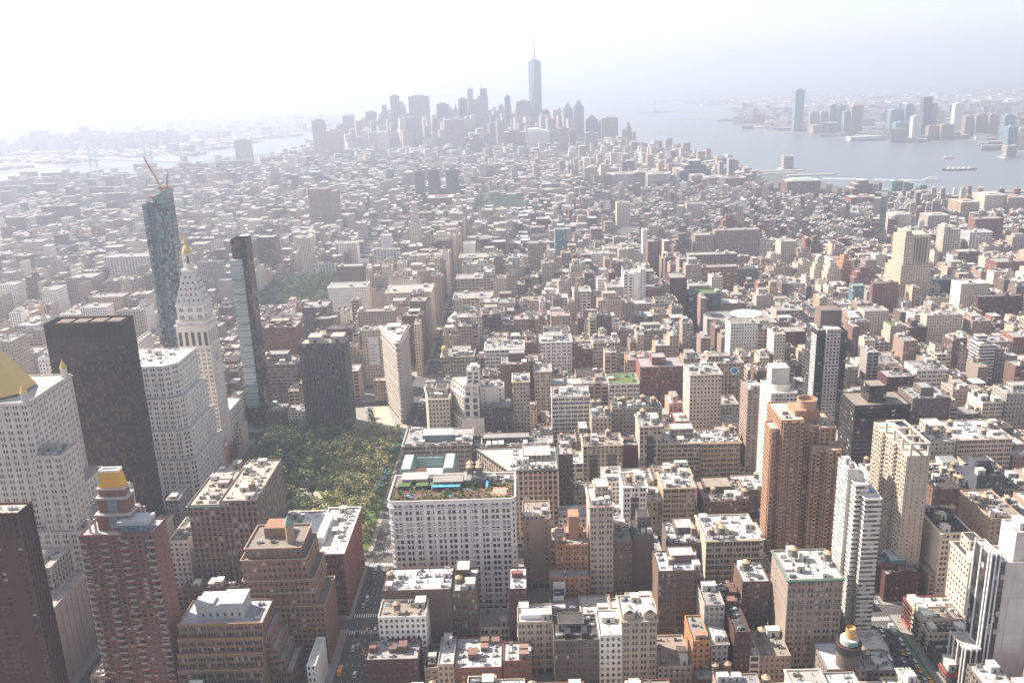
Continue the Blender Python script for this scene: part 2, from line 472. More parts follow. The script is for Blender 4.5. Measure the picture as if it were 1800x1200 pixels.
RECTS = []                      # ground rectangles taken by placed buildings
class Bld:
    def __init__(s, name, label, cat, x, y, glass=None, group=None):
        s.root = empty(name, (x, y, 0), label, cat, group)
        s.w, s.g, s.gl = MB(), MB(), glass
        s.roofs, s.corns = [], []
        s.pat = None; s.wins = []
    def prism(s, poly, z0, z1, sty, base=0, par=1.0, roof=True, top=1.2, hook=None, far=False):
        """walls on every edge of a counter-clockwise outline; sty: one style key/dict per edge"""
        n = len(poly)
        for i in range(n):
            a, b = np.array(poly[i], float), np.array(poly[(i + 1) % n], float)
            W = float(np.linalg.norm(b - a)); u = (b - a) / W
            st = sty[i % len(sty)]
            if isinstance(st, str): st = STY[st]
            if far: fac_uv(s.w, a, u, W, z0, z1, st)
            else: fac(s.w, a, u, W, z0, z1, st, base, top, hook if (hook and i in hook['edges']) else None, s.g if hook else None)
        if par > 0:
            q = offset(poly, -.35)
            s.w.loft(q, z1, poly, z1, 0)          # parapet top
            s.w.loft(q, z1 - par, q, z1, 0)
            if roof: s.deck(q, z1 - par)
        elif roof: s.deck(poly, z1)
    def deck(s, poly, z):
        b = MB(); b.cap(poly, z); s.roofs.append(b)
    def tier(s, x0, x1, y0, y1, z0, z1, sty='LLLL', **k): s.prism(rect(x0, x1, y0, y1), z0, z1, sty, **k)
    def cornice(s, poly, z, h=1.1, out=.8):
        q = offset(poly, out); p = offset(poly, .03)
        c = MB(); s.corns.append(c)
        c.loft(offset(poly, out * .4), z, q, z + h * .5); c.loft(q, z + h * .5, q, z + h); c.loft(q, z + h, p, z + h); c.loft(p, z, offset(poly, out * .4), z)
    def local(s, x, y, z): return (x - s.root.location.x, y - s.root.location.y, z)
    def put(s, key, name, x, y, z, scale=None, color=None, rz=0): return link(name, ME[key], s.root, color, s.local(x, y, z), rz, scale)
    def tank(s, x, y, z, k=1.0, pale=False):
        o = s.put('tank', 'water_tank', x, y, z, (k, k, k)); link('tank_roof', ME['cone'], o)
    def bulk(s, x0, x1, y0, y1, z, h, col): s.put('bulk', 'roof_bulkhead', (x0 + x1) / 2, (y0 + y1) / 2, z, (x1 - x0, y1 - y0, h), col)
    def ac(s, x, y, z, k=1.0): s.put('ac', 'air_conditioner', x, y, z, (k, k, k), random.choice([(.5, .5, .5), (.36, .35, .34), (.2, .2, .21), (.12, .12, .12), (.56, .55, .53)]), random.choice((0, math.pi / 2)))
    def clutter(s, x0, x1, y0, y1, z, nt=0, nb=0, na=0, nv=2, col=(.5, .47, .44), nsky=0):
        """spread roof pieces over cells of the deck so that none overlap"""
        W, D = x1 - x0 - 1.6, y1 - y0 - 1.6
        if W < 3 or D < 3: return
        if y0 < 1000: na += int(W * D / 190) + 1; nv += int(W * D / 150) + 1; nb += 1 if W * D > 350 else 0
        c = max(3.6, min(5.5, math.sqrt(W * D / max(1, (nt + nb * 1.5 + na * .5 + nv * .3 + nsky) * 1.25))))
        nx, ny = max(1, int(W / c)), max(1, int(D / c)); cx, cy = W / nx, D / ny
        cells = [(i, j) for i in range(nx) for j in range(ny)]; random.shuffle(cells)
        def nxt():
            if not cells: return None
            i, j = cells.pop(); return x0 + .8 + (i + .5) * cx, y0 + .8 + (j + .5) * cy
        for _ in range(nb):
            p = nxt()
            if p:
                w, d = cx * random.uniform(.6, .92), cy * random.uniform(.6, .92)
                s.bulk(p[0] - w / 2, p[0] + w / 2, p[1] - d / 2, p[1] + d / 2, z, random.uniform(2.6, 4.6), jit(col, .2))
        for _ in range(nt):
            p = nxt()
            if p: s.tank(p[0], p[1], z, random.uniform(1.0, 1.3))
        for _ in range(nsky):
            p = nxt()
            if p: s.put('sky', 'skylight', p[0], p[1], z)
        for _ in range((na + 1) // 2):
            p = nxt()
            if p:
                s.ac(p[0] - 1, p[1], z, random.uniform(.8, 1.2))
                if na > 1: s.ac(p[0] + 1.1, p[1] + .3, z, random.uniform(.7, 1.1))
        for i in range(nv):
            p = nxt()
            if not p: continue
            q = random.random()
            if q < .45 or y0 > 1000: s.put('vent', 'roof_vent', p[0], p[1], z)
            elif q < .75: s.put('duct', 'roof_duct', p[0], p[1], z, (.75, .75, .9), None, random.choice((0, 1.5708, 3.1416)))
            else: s.put('cool', 'cooling_unit', p[0], p[1], z, (.8, .8, .8), random.choice([(.35, .35, .36), (.2, .2, .2), (.5, .5, .5)]), random.choice((0, 1.5708)))
    def finish(s, wall, roof, corn=None, mats=None):
        if s.w.n: s.wall = s.w.build('wall', mats or (wall_mats(s.gl) if s.pat is None else [PAT.get(s.pat, MAT['wall'])]), s.root, wall)
        for b in s.roofs: b.build('roof', [MAT['roof']], s.root, roof)
        for b in s.corns: b.build('cornice', [MAT['trim']], s.root, corn or tuple(min(.8, v * 1.12) for v in wall))
        if s.g.n: tag(s.g.build('window', wall_mats(s.gl), s.root), kind='stuff')
        if s.wins:
            cache = {}
            for i, (c, w, h, u) in enumerate(s.wins):
                k = (round(w, 2), round(h, 2), int(pick(1)[0]))
                if k not in cache:
                    b = MB(); m = k[2]
                    b.q([((-w / 2, 0, -h / 2), (w / 2, 0, -h / 2), (w / 2, 0, h / 2), (-w / 2, 0, h / 2))], m)
                    for z0, z1 in ((-h / 2, -h / 2 + .09), (-.05, .05), (h / 2 - .09, h / 2)): b.box(-w / 2, w / 2, -.06, -.004, z0, z1, 0, 'ntb')
                    for x0 in (-w / 2, w / 2 - .08): b.box(x0, x0 + .08, -.055, -.006, -h / 2 + .09, h / 2 - .09, 0, 'new')
                    cache[k] = b.mesh('window', [MAT['trim']] + wall_mats(s.gl)[1:])
                link('window', cache[k], s.root, (.3, .27, .25), tuple(np.array(c) - np.array(s.root.location)), math.atan2(u[1], u[0]))
        return s.root
def win_hook(edges=(0,), n=100):
    """which windows become parts: the top storeys first"""
    return dict(edges=edges, n=n, out=[], order=lambda nf, K: [i * K + j for i in range(nf - 1, -1, -1) for j in range(K)])

# ------------------------------------------------------------------ street grid
AVE = {'first': -1122, 'second': -893, 'third': -677, 'lex': -527, 'park': -378, 'mad': -229, 'fifth': -76, 'sixth': 242, 'seventh': 516, 'eighth': 790, 'ninth': 1064, 'tenth': 1338}
AVX = sorted(AVE.values())
HALF = {-229: 12, -527: 12}
YS = lambda k: 510 + (27 - k) * 80.5
BWAY = [((-76, 832), (-232, 1400)), ((-262, 1560), (-330, 2300))]     # diagonal street
def bway_near(x, y, d):
    for (xa, ya), (xb, yb) in BWAY:
        if ya - 20 < y < yb: 
            if abs(x - (xa + (xb - xa) * (y - ya) / (yb - ya))) < d: return True
    return False

# ------------------------------------------------------------------ buildings listed one by one
KIND = {'loft_building': 'loft building', 'office_building': 'office building', 'apartment_building': 'apartment building', 'apartment_tower': 'apartment tower',
        'low_building': 'low building', 'row_house': 'row house', 'brick_building': 'brick building', 'corner_building': 'corner building', 'hotel_building': 'hotel',
        'store_building': 'store', 'office_tower': 'office tower', 'glass_tower': 'glass tower', 'gabled_hall': 'hall'}

def row_building(ln):
    x0, x1, y0, dep, z, sty, wc, rc, name, label, opt = ln.split('|')
    x0, x1, y0, dep, z = map(float, (x0, x1, y0, dep, z))
    opt = opt.split(); o = {t[0]: t[1:] for t in opt if len(t) > 1 and t[1:].isdigit()}
    x0 += .04; x1 -= .04; y1 = y0 + dep
    RECTS.append((x0, x1, y0, y1))
    near = y0 < 1010
    B = Bld(name, label, KIND[name], (x0 + x1) / 2, (y0 + y1) / 2)
    wall = jit(WALLS[wc], .07); roof = jit(ROOFS[rc], .1)
    sd = {'e': 'N', 'w': 'N'}
    for t in opt:
        if t[:2] in ('e:', 'w:'): sd[t[0]] = t[2]
    if 'W' in opt: sd['e'] = 'B'
    S = [sty, sd['w'], 'B', sd['e']]
    if not near: B.pat = sty if sty in PAT else 'wall'
    dg = next((float(t[2:]) for t in opt if t[:2] == 'dg'), 0)
    if dg: RECTS.append((x0 - dg, x0, y0 + dep * .4, y1))
    tiers = [(x0, x1, y0, y1, 0, z)]
    W, D = x1 - x0, dep
    if 'set' in opt:
        tiers = [(x0, x1, y0, y1, 0, z * .66), (x0 + W * .12, x1 - W * .10, y0 + D * .12, y1 - .1, z * .66, z * .84), (x0 + W * .3, x1 - W * .26, y0 + D * .3, y1 - D * .15, z * .84, z)]
    elif 'pent' in opt or 'pent2' in opt or 'pentN' in opt:
        k = .16 if 'pent2' in opt else .2
        tiers = [(x0, x1, y0, y1, 0, z), (x0 + W * .3, x0 + W * .62, y0 + D * .25, y1 - D * .25, z - 1, z + (13 if 'pent2' in opt else 7))]
    hk = win_hook((0,), 100) if y0 < 530 and sty != 'P' else None
    if near and len(tiers) == 1 and W > 13 and D > 18 and z > 24 and random.random() < .45 and 'teal' not in opt:
        a_ = random.choice((.12, .3)); tiers.append((x0 + W * a_, x1 - W * (.42 - a_), y0 + D * .42, y1 - D * .12, z - 1, z + random.choice((3.6, 4.2, 7.4))))
    for i, (a, b, c, d, za, zb) in enumerate(tiers):
        T = S if not (i and 'pent2' in opt) else 'XXXX'
        if near and i == 0 and dg: B.prism([(x0, y0), (x1, y0), (x1, y1), (x0 - dg, y1)], za, zb, T, base=5.2)
        elif near: B.tier(a, b, c, d, za, zb, T, base=5.2 if (i == 0 and zb > 20) else 0, par=1.0 if i == 0 else .5, hook=hk if i == 0 else None, top=1.2 if i == 0 else .5)
        else:
            P = rect(a, b, c, d)
            for e in range(4):
                st = STY[T[e]]
                A, Q = np.array(P[e], float), np.array(P[(e + 1) % 4], float); L = float(np.linalg.norm(Q - A)); u = (Q - A) / L
                if T[e] in ('N', 'B'): B.w.q([((*A, za), (*Q, za), (*Q, zb), (*A, zb))], 0, [(.05, .05)] * 4)
                else: fac_uv(B.w, A, u, L, za, zb, st)
            q = offset(P, -.5); B.w.q([((*q[e], zb), (*q[(e + 1) % 4], zb), (*P[(e + 1) % 4], zb), (*P[e], zb)) for e in range(4)], 0, [[(.05, .05)] * 4] * 4)
            B.w.q([((*q[e], zb - 1), (*q[(e + 1) % 4], zb - 1), (*q[(e + 1) % 4], zb), (*q[e], zb)) for e in range(4)], 0, [[(.05, .05)] * 4] * 4)
            B.deck(q, zb - 1)
    if hk: B.wins = hk['out']
    corn = None
    if near and sty != 'N' and z > 24 and not dg:
        for zz in random.sample([5.3, z * .22, z * .72, z * .86], 2): B.cornice(rect(x0, x1, y0, y1), zz, .5, .28)
    if any(t in opt for t in ('c', 'cK', 'cE')):
        P = [(x0, y0), (x1, y0), (x1, y1), (x0 - dg, y1)]; B.cornice(P, z - 1.7, 1.3, .9)
        corn = {'cK': (.05, .075, .065), 'cE': (.09, .17, .145)}.get(next(t for t in opt if t in ('c', 'cK', 'cE')))
    a, b, c, d, za, zb = tiers[-1] if 'set' in opt else tiers[0]
    bc = {'R': (.2, .125, .10), 'O': (.3, .18, .12), 'M': (.15, .08, .07)}.get(wc, (.5, .47, .44))
    if 'K' in opt: bc = (.03, .03, .03)
    if not any(t in opt for t in ('lawn', 'teal', 'pent2', 'pent')) and name != 'gabled_hall':
        if len(tiers) == 2 and near and 'set' not in opt:
            p0, p1 = tiers[1][0], tiers[1][1]
            for qa, qb in ((a, p0 - .5), (p1 + .5, b)): B.clutter(qa, qb, c + dep * .42, d, zb - 1, 0, 0, 2, 2, bc)
            d = c + (d - c) * .40
        B.clutter(a, b, c, d, zb - 1, int(o.get('t', 0)), int(o.get('b', 0)), int(o.get('a', 0) or 0) if 'a' in o else (int(next((t[2:] for t in opt if t[:2] == 'ac'), 0))), 3 if near else 1, bc,
                  int(next((t[3:] for t in opt if t[:3] == 'sky'), 0)))
    # special pieces -------------------------------------------------
    xc, yc = (x0 + x1) / 2, (y0 + y1) / 2
    if 'arch' in opt:                                  # arched heads over the top storey
        b_ = MB(); n = max(4, int(W / 4.5)); w = W / n
        for i in range(n):
            cx = x0 + (i + .5) * w
            pts = [(cx + w * .36 * math.cos(t), y0 - .03, z - 7.2 + w * .36 * math.sin(t)) for t in np.linspace(0, math.pi, 9)]
            b_.poly(pts[::-1], 0)
        b_.build('arched_glazing', [MAT['gd']], B.root)
        if y0 < 700:
            m_ = MB(); n = int(W / 9)
            for i in range(n): m_.box(x0 + (i + .2) * W / n, x0 + (i + .8) * W / n, y0 - .2, y0 + .5, z + .002, z + 1.6, 0)
            m_.build('parapet_crest', [MAT['trim']], B.root, tuple(v * 1.15 for v in wall))
            g_ = MB(); g_.box(x0 + W * .28, x0 + W * .72, y0 + 8, y0 + 22, z - 1, z + 5, 0, 'nsew'); g_.cap(rect(x0 + W * .28, x0 + W * .72, y0 + 8, y0 + 22), z + 5, 1)
            g_.build('roof_pavilion', [MAT['gg'], MAT['roof']], B.root, (.4, .4, .4))
    if 'dark' in opt or 'dark2' in opt:
        for q in ((.5,) if 'dark' in opt else (.27, .73)):
            w_ = min(6.5, W * .3) / 2 * (1.15 if 'dark' in opt else 1); xm = x0 + W * q
            b_ = MB(); b_.box(xm - w_, xm + w_, y0 - .14, y0 - .01, 9, z - 9, 1, 'newt')
            for zz in np.arange(9.6, z - 12, 3.8):
                for k in range(3): b_.q([((xm - w_ + .15 + k * w_ * .66, y0 - .17, zz), (xm - w_ + w_ * .62 + k * w_ * .66, y0 - .17, zz), (xm - w_ + w_ * .62 + k * w_ * .66, y0 - .17, zz + 2.5), (xm - w_ + .15 + k * w_ * .66, y0 - .17, zz + 2.5))], 0)
            b_.build('bay_window', [MAT['gd'], MAT['span']], B.root)
    if 'teal' in opt:
        m_ = MB()
        for a_, b2 in ((x0, x0 + 11), (x1 - 11, x1)):
            m_.loft(rect(a_, b2, y0, y1), z, rect(a_ + 2.2, b2 - 2.2, y0 + 2.2, y1 - 2.2), z + 8, 0); m_.cap(rect(a_ + 2.2, b2 - 2.2, y0 + 2.2, y1 - 2.2), z + 8, 1)
        m_.loft(rect(x0 + 11, x1 - 11, y1 - 7, y1), z, rect(x0 + 11, x1 - 11, y1 - 4, y1 - 3), z + 6, 0); m_.cap(rect(x0 + 11, x1 - 11, y1 - 4, y1 - 3), z + 6, 0)
        m_.build('mansard_roof', [MAT['copper'], MAT['roof']], B.root, (.4, .45, .45))
        d_ = MB(); d_.poly([(x0 + 12, y0 + 1, z - .5), (x0 + 20, y0 + 1, z - .5), (x0 + 20, y0 + 1, z + 6), (x0 + 16, y0 + 1, z + 9), (x0 + 12, y0 + 1, z + 6)][::1], 0)
        d_.poly([(x0 + 14.5, y0 + .9, z - .5), (x0 + 17.5, y0 + .9, z - .5), (x0 + 17.5, y0 + .9, z + 4), (x0 + 16, y0 + .9, z + 5), (x0 + 14.5, y0 + .9, z + 4)], 1)
        d_.box(x0 + 12, x0 + 20, y0 + 1.02, y0 + 9, z - .5, z + 6, 0, 'sew')
        d_.build('gable_front', [MAT['wall'], MAT['red']], B.root, wall)
    if name == 'gabled_hall':
        m_ = MB(); xm = xc
        m_.q([((x0, y0, z), (xm, y0, z + 9), (xm, y1, z + 9), (x0, y1, z)), ((xm, y0, z + 9), (x1, y0, z), (x1, y1, z), (xm, y1, z + 9))], 0)
        m_.poly([(x0, y0 + .1, z), (x1, y0 + .1, z), (xm, y0 + .1, z + 9)], 0)
        m_.build('gable_roof', [MAT['white']], B.root)
    if 'lawn' in opt:
        m_ = MB(); m_.cap(rect(x0 + 3, x0 + 30, y0 + 3, y0 + 14), z - .8); m_.build('roof_lawn', [LAWN], B.root)
        m_ = MB(); m_.drum(xc + 8, y0 + 24, 19, 19, z - 1, z + 5, 28, 0, False); m_.drum(xc + 8, y0 + 24, 20, 19, z + 5, z + 6, 28, 1, True); m_.build('glass_hall', [MAT['gd'], MAT['white']], B.root)
    if 'emblem' in opt:
        m_ = MB(); m_.poly([(x1 - 9 + 4.2 * math.cos(t), y0 - .06, z - 8 + 4.2 * math.sin(t)) for t in np.linspace(0, 2 * math.pi, 28)[:-1]][::1], 0)
        m_.poly([(x1 - 9 + 3.1 * math.cos(t), y0 - .1, z - 8 + 3.1 * math.sin(t)) for t in np.linspace(0, 2 * math.pi, 28)[:-1]], 1)
        m_.poly([(x1 - 9 + 1.5 * math.cos(t), y0 - .14, z - 8 + 1.5 * math.sin(t)) for t in np.linspace(0, 2 * math.pi, 20)[:-1]], 2)
        m_.build('round_emblem', [MAT['white'], MAT['blue'], MAT['gg']], B.root)
    if 'banner' in opt:
        m_ = MB(); m_.box(x0 + 7, x1 - 3, y0 - .5, y0 - .3, z - 40, z - 8, 0, 'nsewtb')
        for i in range(6): m_.box(x0 + 8.5, x1 - 5 - (i % 3), y0 - .56, y0 - .52, z - 18 - i * 3.6, z - 17 - i * 3.6, 1, 'n')
        m_.build('hanging_banner', [MAT['white'], MAT['steel']], B.root)
    if 'purple and white banner' in label:
        m_ = MB(); m_.box(x0 + 2, x0 + 9.5, y0 - .5, y0 - .3, 8, z - 3, 0, 'nsewtb'); m_.box(x0 + 2.7, x0 + 8.8, y0 - .56, y0 - .51, 9.5, z - 8, 1, 'n')
        for i in range(4): m_.box(x0 + 3.4, x0 + 7.6 - i * .4, y0 - .6, y0 - .57, 13 + i * 2.6, 13.8 + i * 2.6, 0, 'n')
        m_.build('hanging_banner', [MAT['white'], PURPLE], B.root)
    if 'golden cupola' in label:
        m_ = MB(); m_.drum(x0 + 4, y0 + 4, 3.6, 3.4, z - 1, z + 7, 12, 0); m_.build('cupola_drum', [MAT['trim']], B.root, wall)
        g_ = MB()
        for i in range(5):
            t0, t1 = i / 5 * 1.5, (i + 1) / 5 * 1.5
            g_.drum(x0 + 4, y0 + 4, 3.5 * math.cos(t0), max(.15, 3.5 * math.cos(t1)), z + 7 + 4.4 * math.sin(t0), z + 7 + 4.4 * math.sin(t1), 14, 0, False)
        g_.drum(x0 + 4, y0 + 4, .25, .06, z + 11.2, z + 15, 6, 0, False)
        g_.build('gold_dome', [MAT['gold']], B.root)
    if 'oval glass roof hall' in label:
        for dx in (2, 24):
            g_ = MB()
            for i in range(5):
                t0, t1 = i / 5 * 1.5, (i + 1) / 5 * 1.5
                g_.drum(x0 + dx, y0 - 6, 3.2 * math.cos(t0), max(.15, 3.2 * math.cos(t1)), z - 2 + 5 * math.sin(t0), z - 2 + 5 * math.sin(t1), 14, 0, False)
            d_ = MB(); d_.drum(x0 + dx, y0 - 6, 3.4, 3.4, 0, z - 2, 14, 0)
            dd = d_.build('turret', [MAT['white']], B.root); g_.build('gold_dome', [MAT['gold']], dd, off=B.root.location)
    if 'gabled roof pavilions' in label:
        for px in (x0 + 4, x1 - 4):
            m_ = MB(); m_.box(px - 3, px + 3, y0 + .5, y0 + 7, z - 1, z + 4, 0, 'nsew')
            m_.q([((px - 3.3, y0 + .2, z + 4), (px, y0 + .2, z + 6.4), (px, y0 + 7, z + 6.4), (px - 3.3, y0 + 7, z + 4)), ((px, y0 + .2, z + 6.4), (px + 3.3, y0 + .2, z + 4), (px + 3.3, y0 + 7, z + 4), (px, y0 + 7, z + 6.4))], 1)
            m_.build('roof_pavilion', [MAT['wall'], MAT['white']], B.root, wall)
    if 'tented roof terrace' in label:
        m_ = MB(); m_.box(x0 + 3, x1 - 3, y0 + 4, y0 + 9, z - 1, z + 2, 0, 'nsew'); m_.loft(rect(x0 + 2.5, x1 - 2.5, y0 + 3.5, y0 + 9.5), z + 2, rect(x0 + 2.5, x1 - 2.5, y0 + 6.4, y0 + 6.6), z + 4.4, 0)
        m_.build('roof_tent', [MAT['white']], B.root)
    if 'stair tower' in label:
        m_ = MB(); m_.box(x0 + W * .42, x0 + W * .75, y0 + 8, y0 + 18, z - 1, z + 15, 0, 'nsewt'); m_.build('stair_tower', [MAT['wall']], B.root, (.33, .18, .11))
    if 'setback penthouse' in label or ('brown roof tower' in label):
        pass
    B.finish(wall, roof, corn)
    return B

SKYEXTRA = {'needle spire': 'spire', 'mast': 'mast', 'pyramid': 'pyr', 'dome': 'dome', 'stepped': 'step', 'wedge': 'wedge', 'curved': 'dome', 'sloped': 'pyr', 'chamfered': 'wedge', 'rounded-top': 'dome', 'green roof': 'green', 'green flat': 'green', 'white roof caps': 'caps', 'offset': 'stack'}
def far_tower(ln):
    x0, x1, y0, dep, z, name, label, wc = ln.split('|')
    x0, x1, y0, dep, z = map(float, (x0, x1, y0, dep, z)); y1 = y0 + dep; W = x1 - x0
    RECTS.append((x0, x1, y0, y1))
    grp = {'three matching grey': 'matching slab towers in the haze'}.get(next((k for k in ('three matching grey',) if k in label), ''), None)
    B = Bld(name, label, KIND[name], (x0 + x1) / 2, (y0 + y1) / 2, group=grp)
    wall = jit(WALLS[wc], .06); key = {'E': 'X', 'U': 'X', 'S': 'S'}.get(wc, 'A' if 'apartment' in name else 'P')
    B.pat = key; sp = next((v for k, v in SKYEXTRA.items() if k in label), None)
    def bx(a, b, c, d, za, zb):
        P = rect(a, b, c, d)
        for e in range(4):
            A, Q = np.array(P[e], float), np.array(P[(e + 1) % 4], float); L = float(np.linalg.norm(Q - A))
            fac_uv(B.w, A, (Q - A) / L, L, za, zb, STY[key])
        B.deck(P, zb)
    xc, yc = (x0 + x1) / 2, (y0 + y1) / 2
    roofc = (.42, .41, .40)
    if sp == 'step':
        bx(x0, x1, y0, y1, 0, z * .62); bx(x0 + W * .14, x1 - W * .14, y0 + 4, y1 - 4, z * .62, z * .83); bx(x0 + W * .3, x1 - W * .3, y0 + 9, y1 - 9, z * .83, z)
    elif sp in ('pyr', 'spire', 'dome', 'wedge'):
        h = {'pyr': .16, 'spire': .12, 'dome': .10, 'wedge': .12}[sp] * z
        bx(x0, x1, y0, y1, 0, z - h)
        m_ = MB(); P = rect(x0 + .3, x1 - .3, y0 + .3, y1 - .3)
        if sp == 'dome':
            for i in range(4):
                t0, t1 = i / 4 * 1.45, (i + 1) / 4 * 1.45
                m_.loft(offset(P, -W * .48 * (1 - math.cos(t0))), z - h + h * math.sin(t0), offset(P, -W * .48 * (1 - math.cos(t1))), z - h + h * math.sin(t1), 0)
        elif sp == 'wedge': m_.loft(P, z - h, [(x0 + .5, y0 + .5), (x0 + W * .45, y0 + .5), (x0 + W * .45, y1 - .5), (x0 + .5, y1 - .5)], z, 0); m_.cap(rect(x0 + .5, x0 + W * .45, y0 + .5, y1 - .5), z, 0)
        else: m_.loft(P, z - h, rect(xc - .6, xc + .6, yc - .6, yc + .6), z, 0); m_.cap(rect(xc - .6, xc + .6, yc - .6, yc + .6), z, 0)
        if sp == 'spire': m_.drum(xc, yc, 1.2, .2, z, z + 26, 6, 0, False)
        m_.build('crown', [MAT['copper'] if 'green' in label else MAT['trim']], B.root, wall)
    elif sp == 'stack':
        for i in range(3): bx(x0 + (3 if i == 1 else 0), x1 + (3 if i == 1 else 0), y0, y1, z * i / 3, z * (i + 1) / 3 - (.01 if i < 2 else 0))
    else:
        bx(x0, x1, y0, y1, 0, z)
        m_ = MB(); m_.box(x0 + W * .25, x1 - W * .25, y0 + dep * .25, y1 - dep * .25, z, z + min(6, z * .05), 0)
        m_.build('roof_bulkhead', [MAT['wall']], B.root, tuple(v * .9 for v in wall))
    if sp == 'mast': m_ = MB(); m_.drum(xc + 10, yc, .9, .3, z, z + 30, 6, 0, False); m_.build('mast', [MAT['steel']], B.root)
    if sp == 'green':
        m_ = MB(); m_.loft(rect(x0 + W * .12, x1 - W * .12, y0 + 8, y1 - 8), z + .01, rect(x0 + W * .2, x1 - W * .2, y0 + 14, y1 - 14), z + 5, 0); m_.cap(rect(x0 + W * .2, x1 - W * .2, y0 + 14, y1 - 14), z + 5, 0); m_.build('copper_roof', [MAT['trim']], B.root, (.36, .46, .40))
    if sp == 'caps':
        for k in (.25, .75): m_ = MB(); m_.box(x0 + W * (k - .15), x0 + W * (k + .15), y0 + 5, y1 - 5, z + .01, z + 7, 0); m_.build('roof_cap', [MAT['white']], B.root)
    B.finish(wall, roofc)
    return B

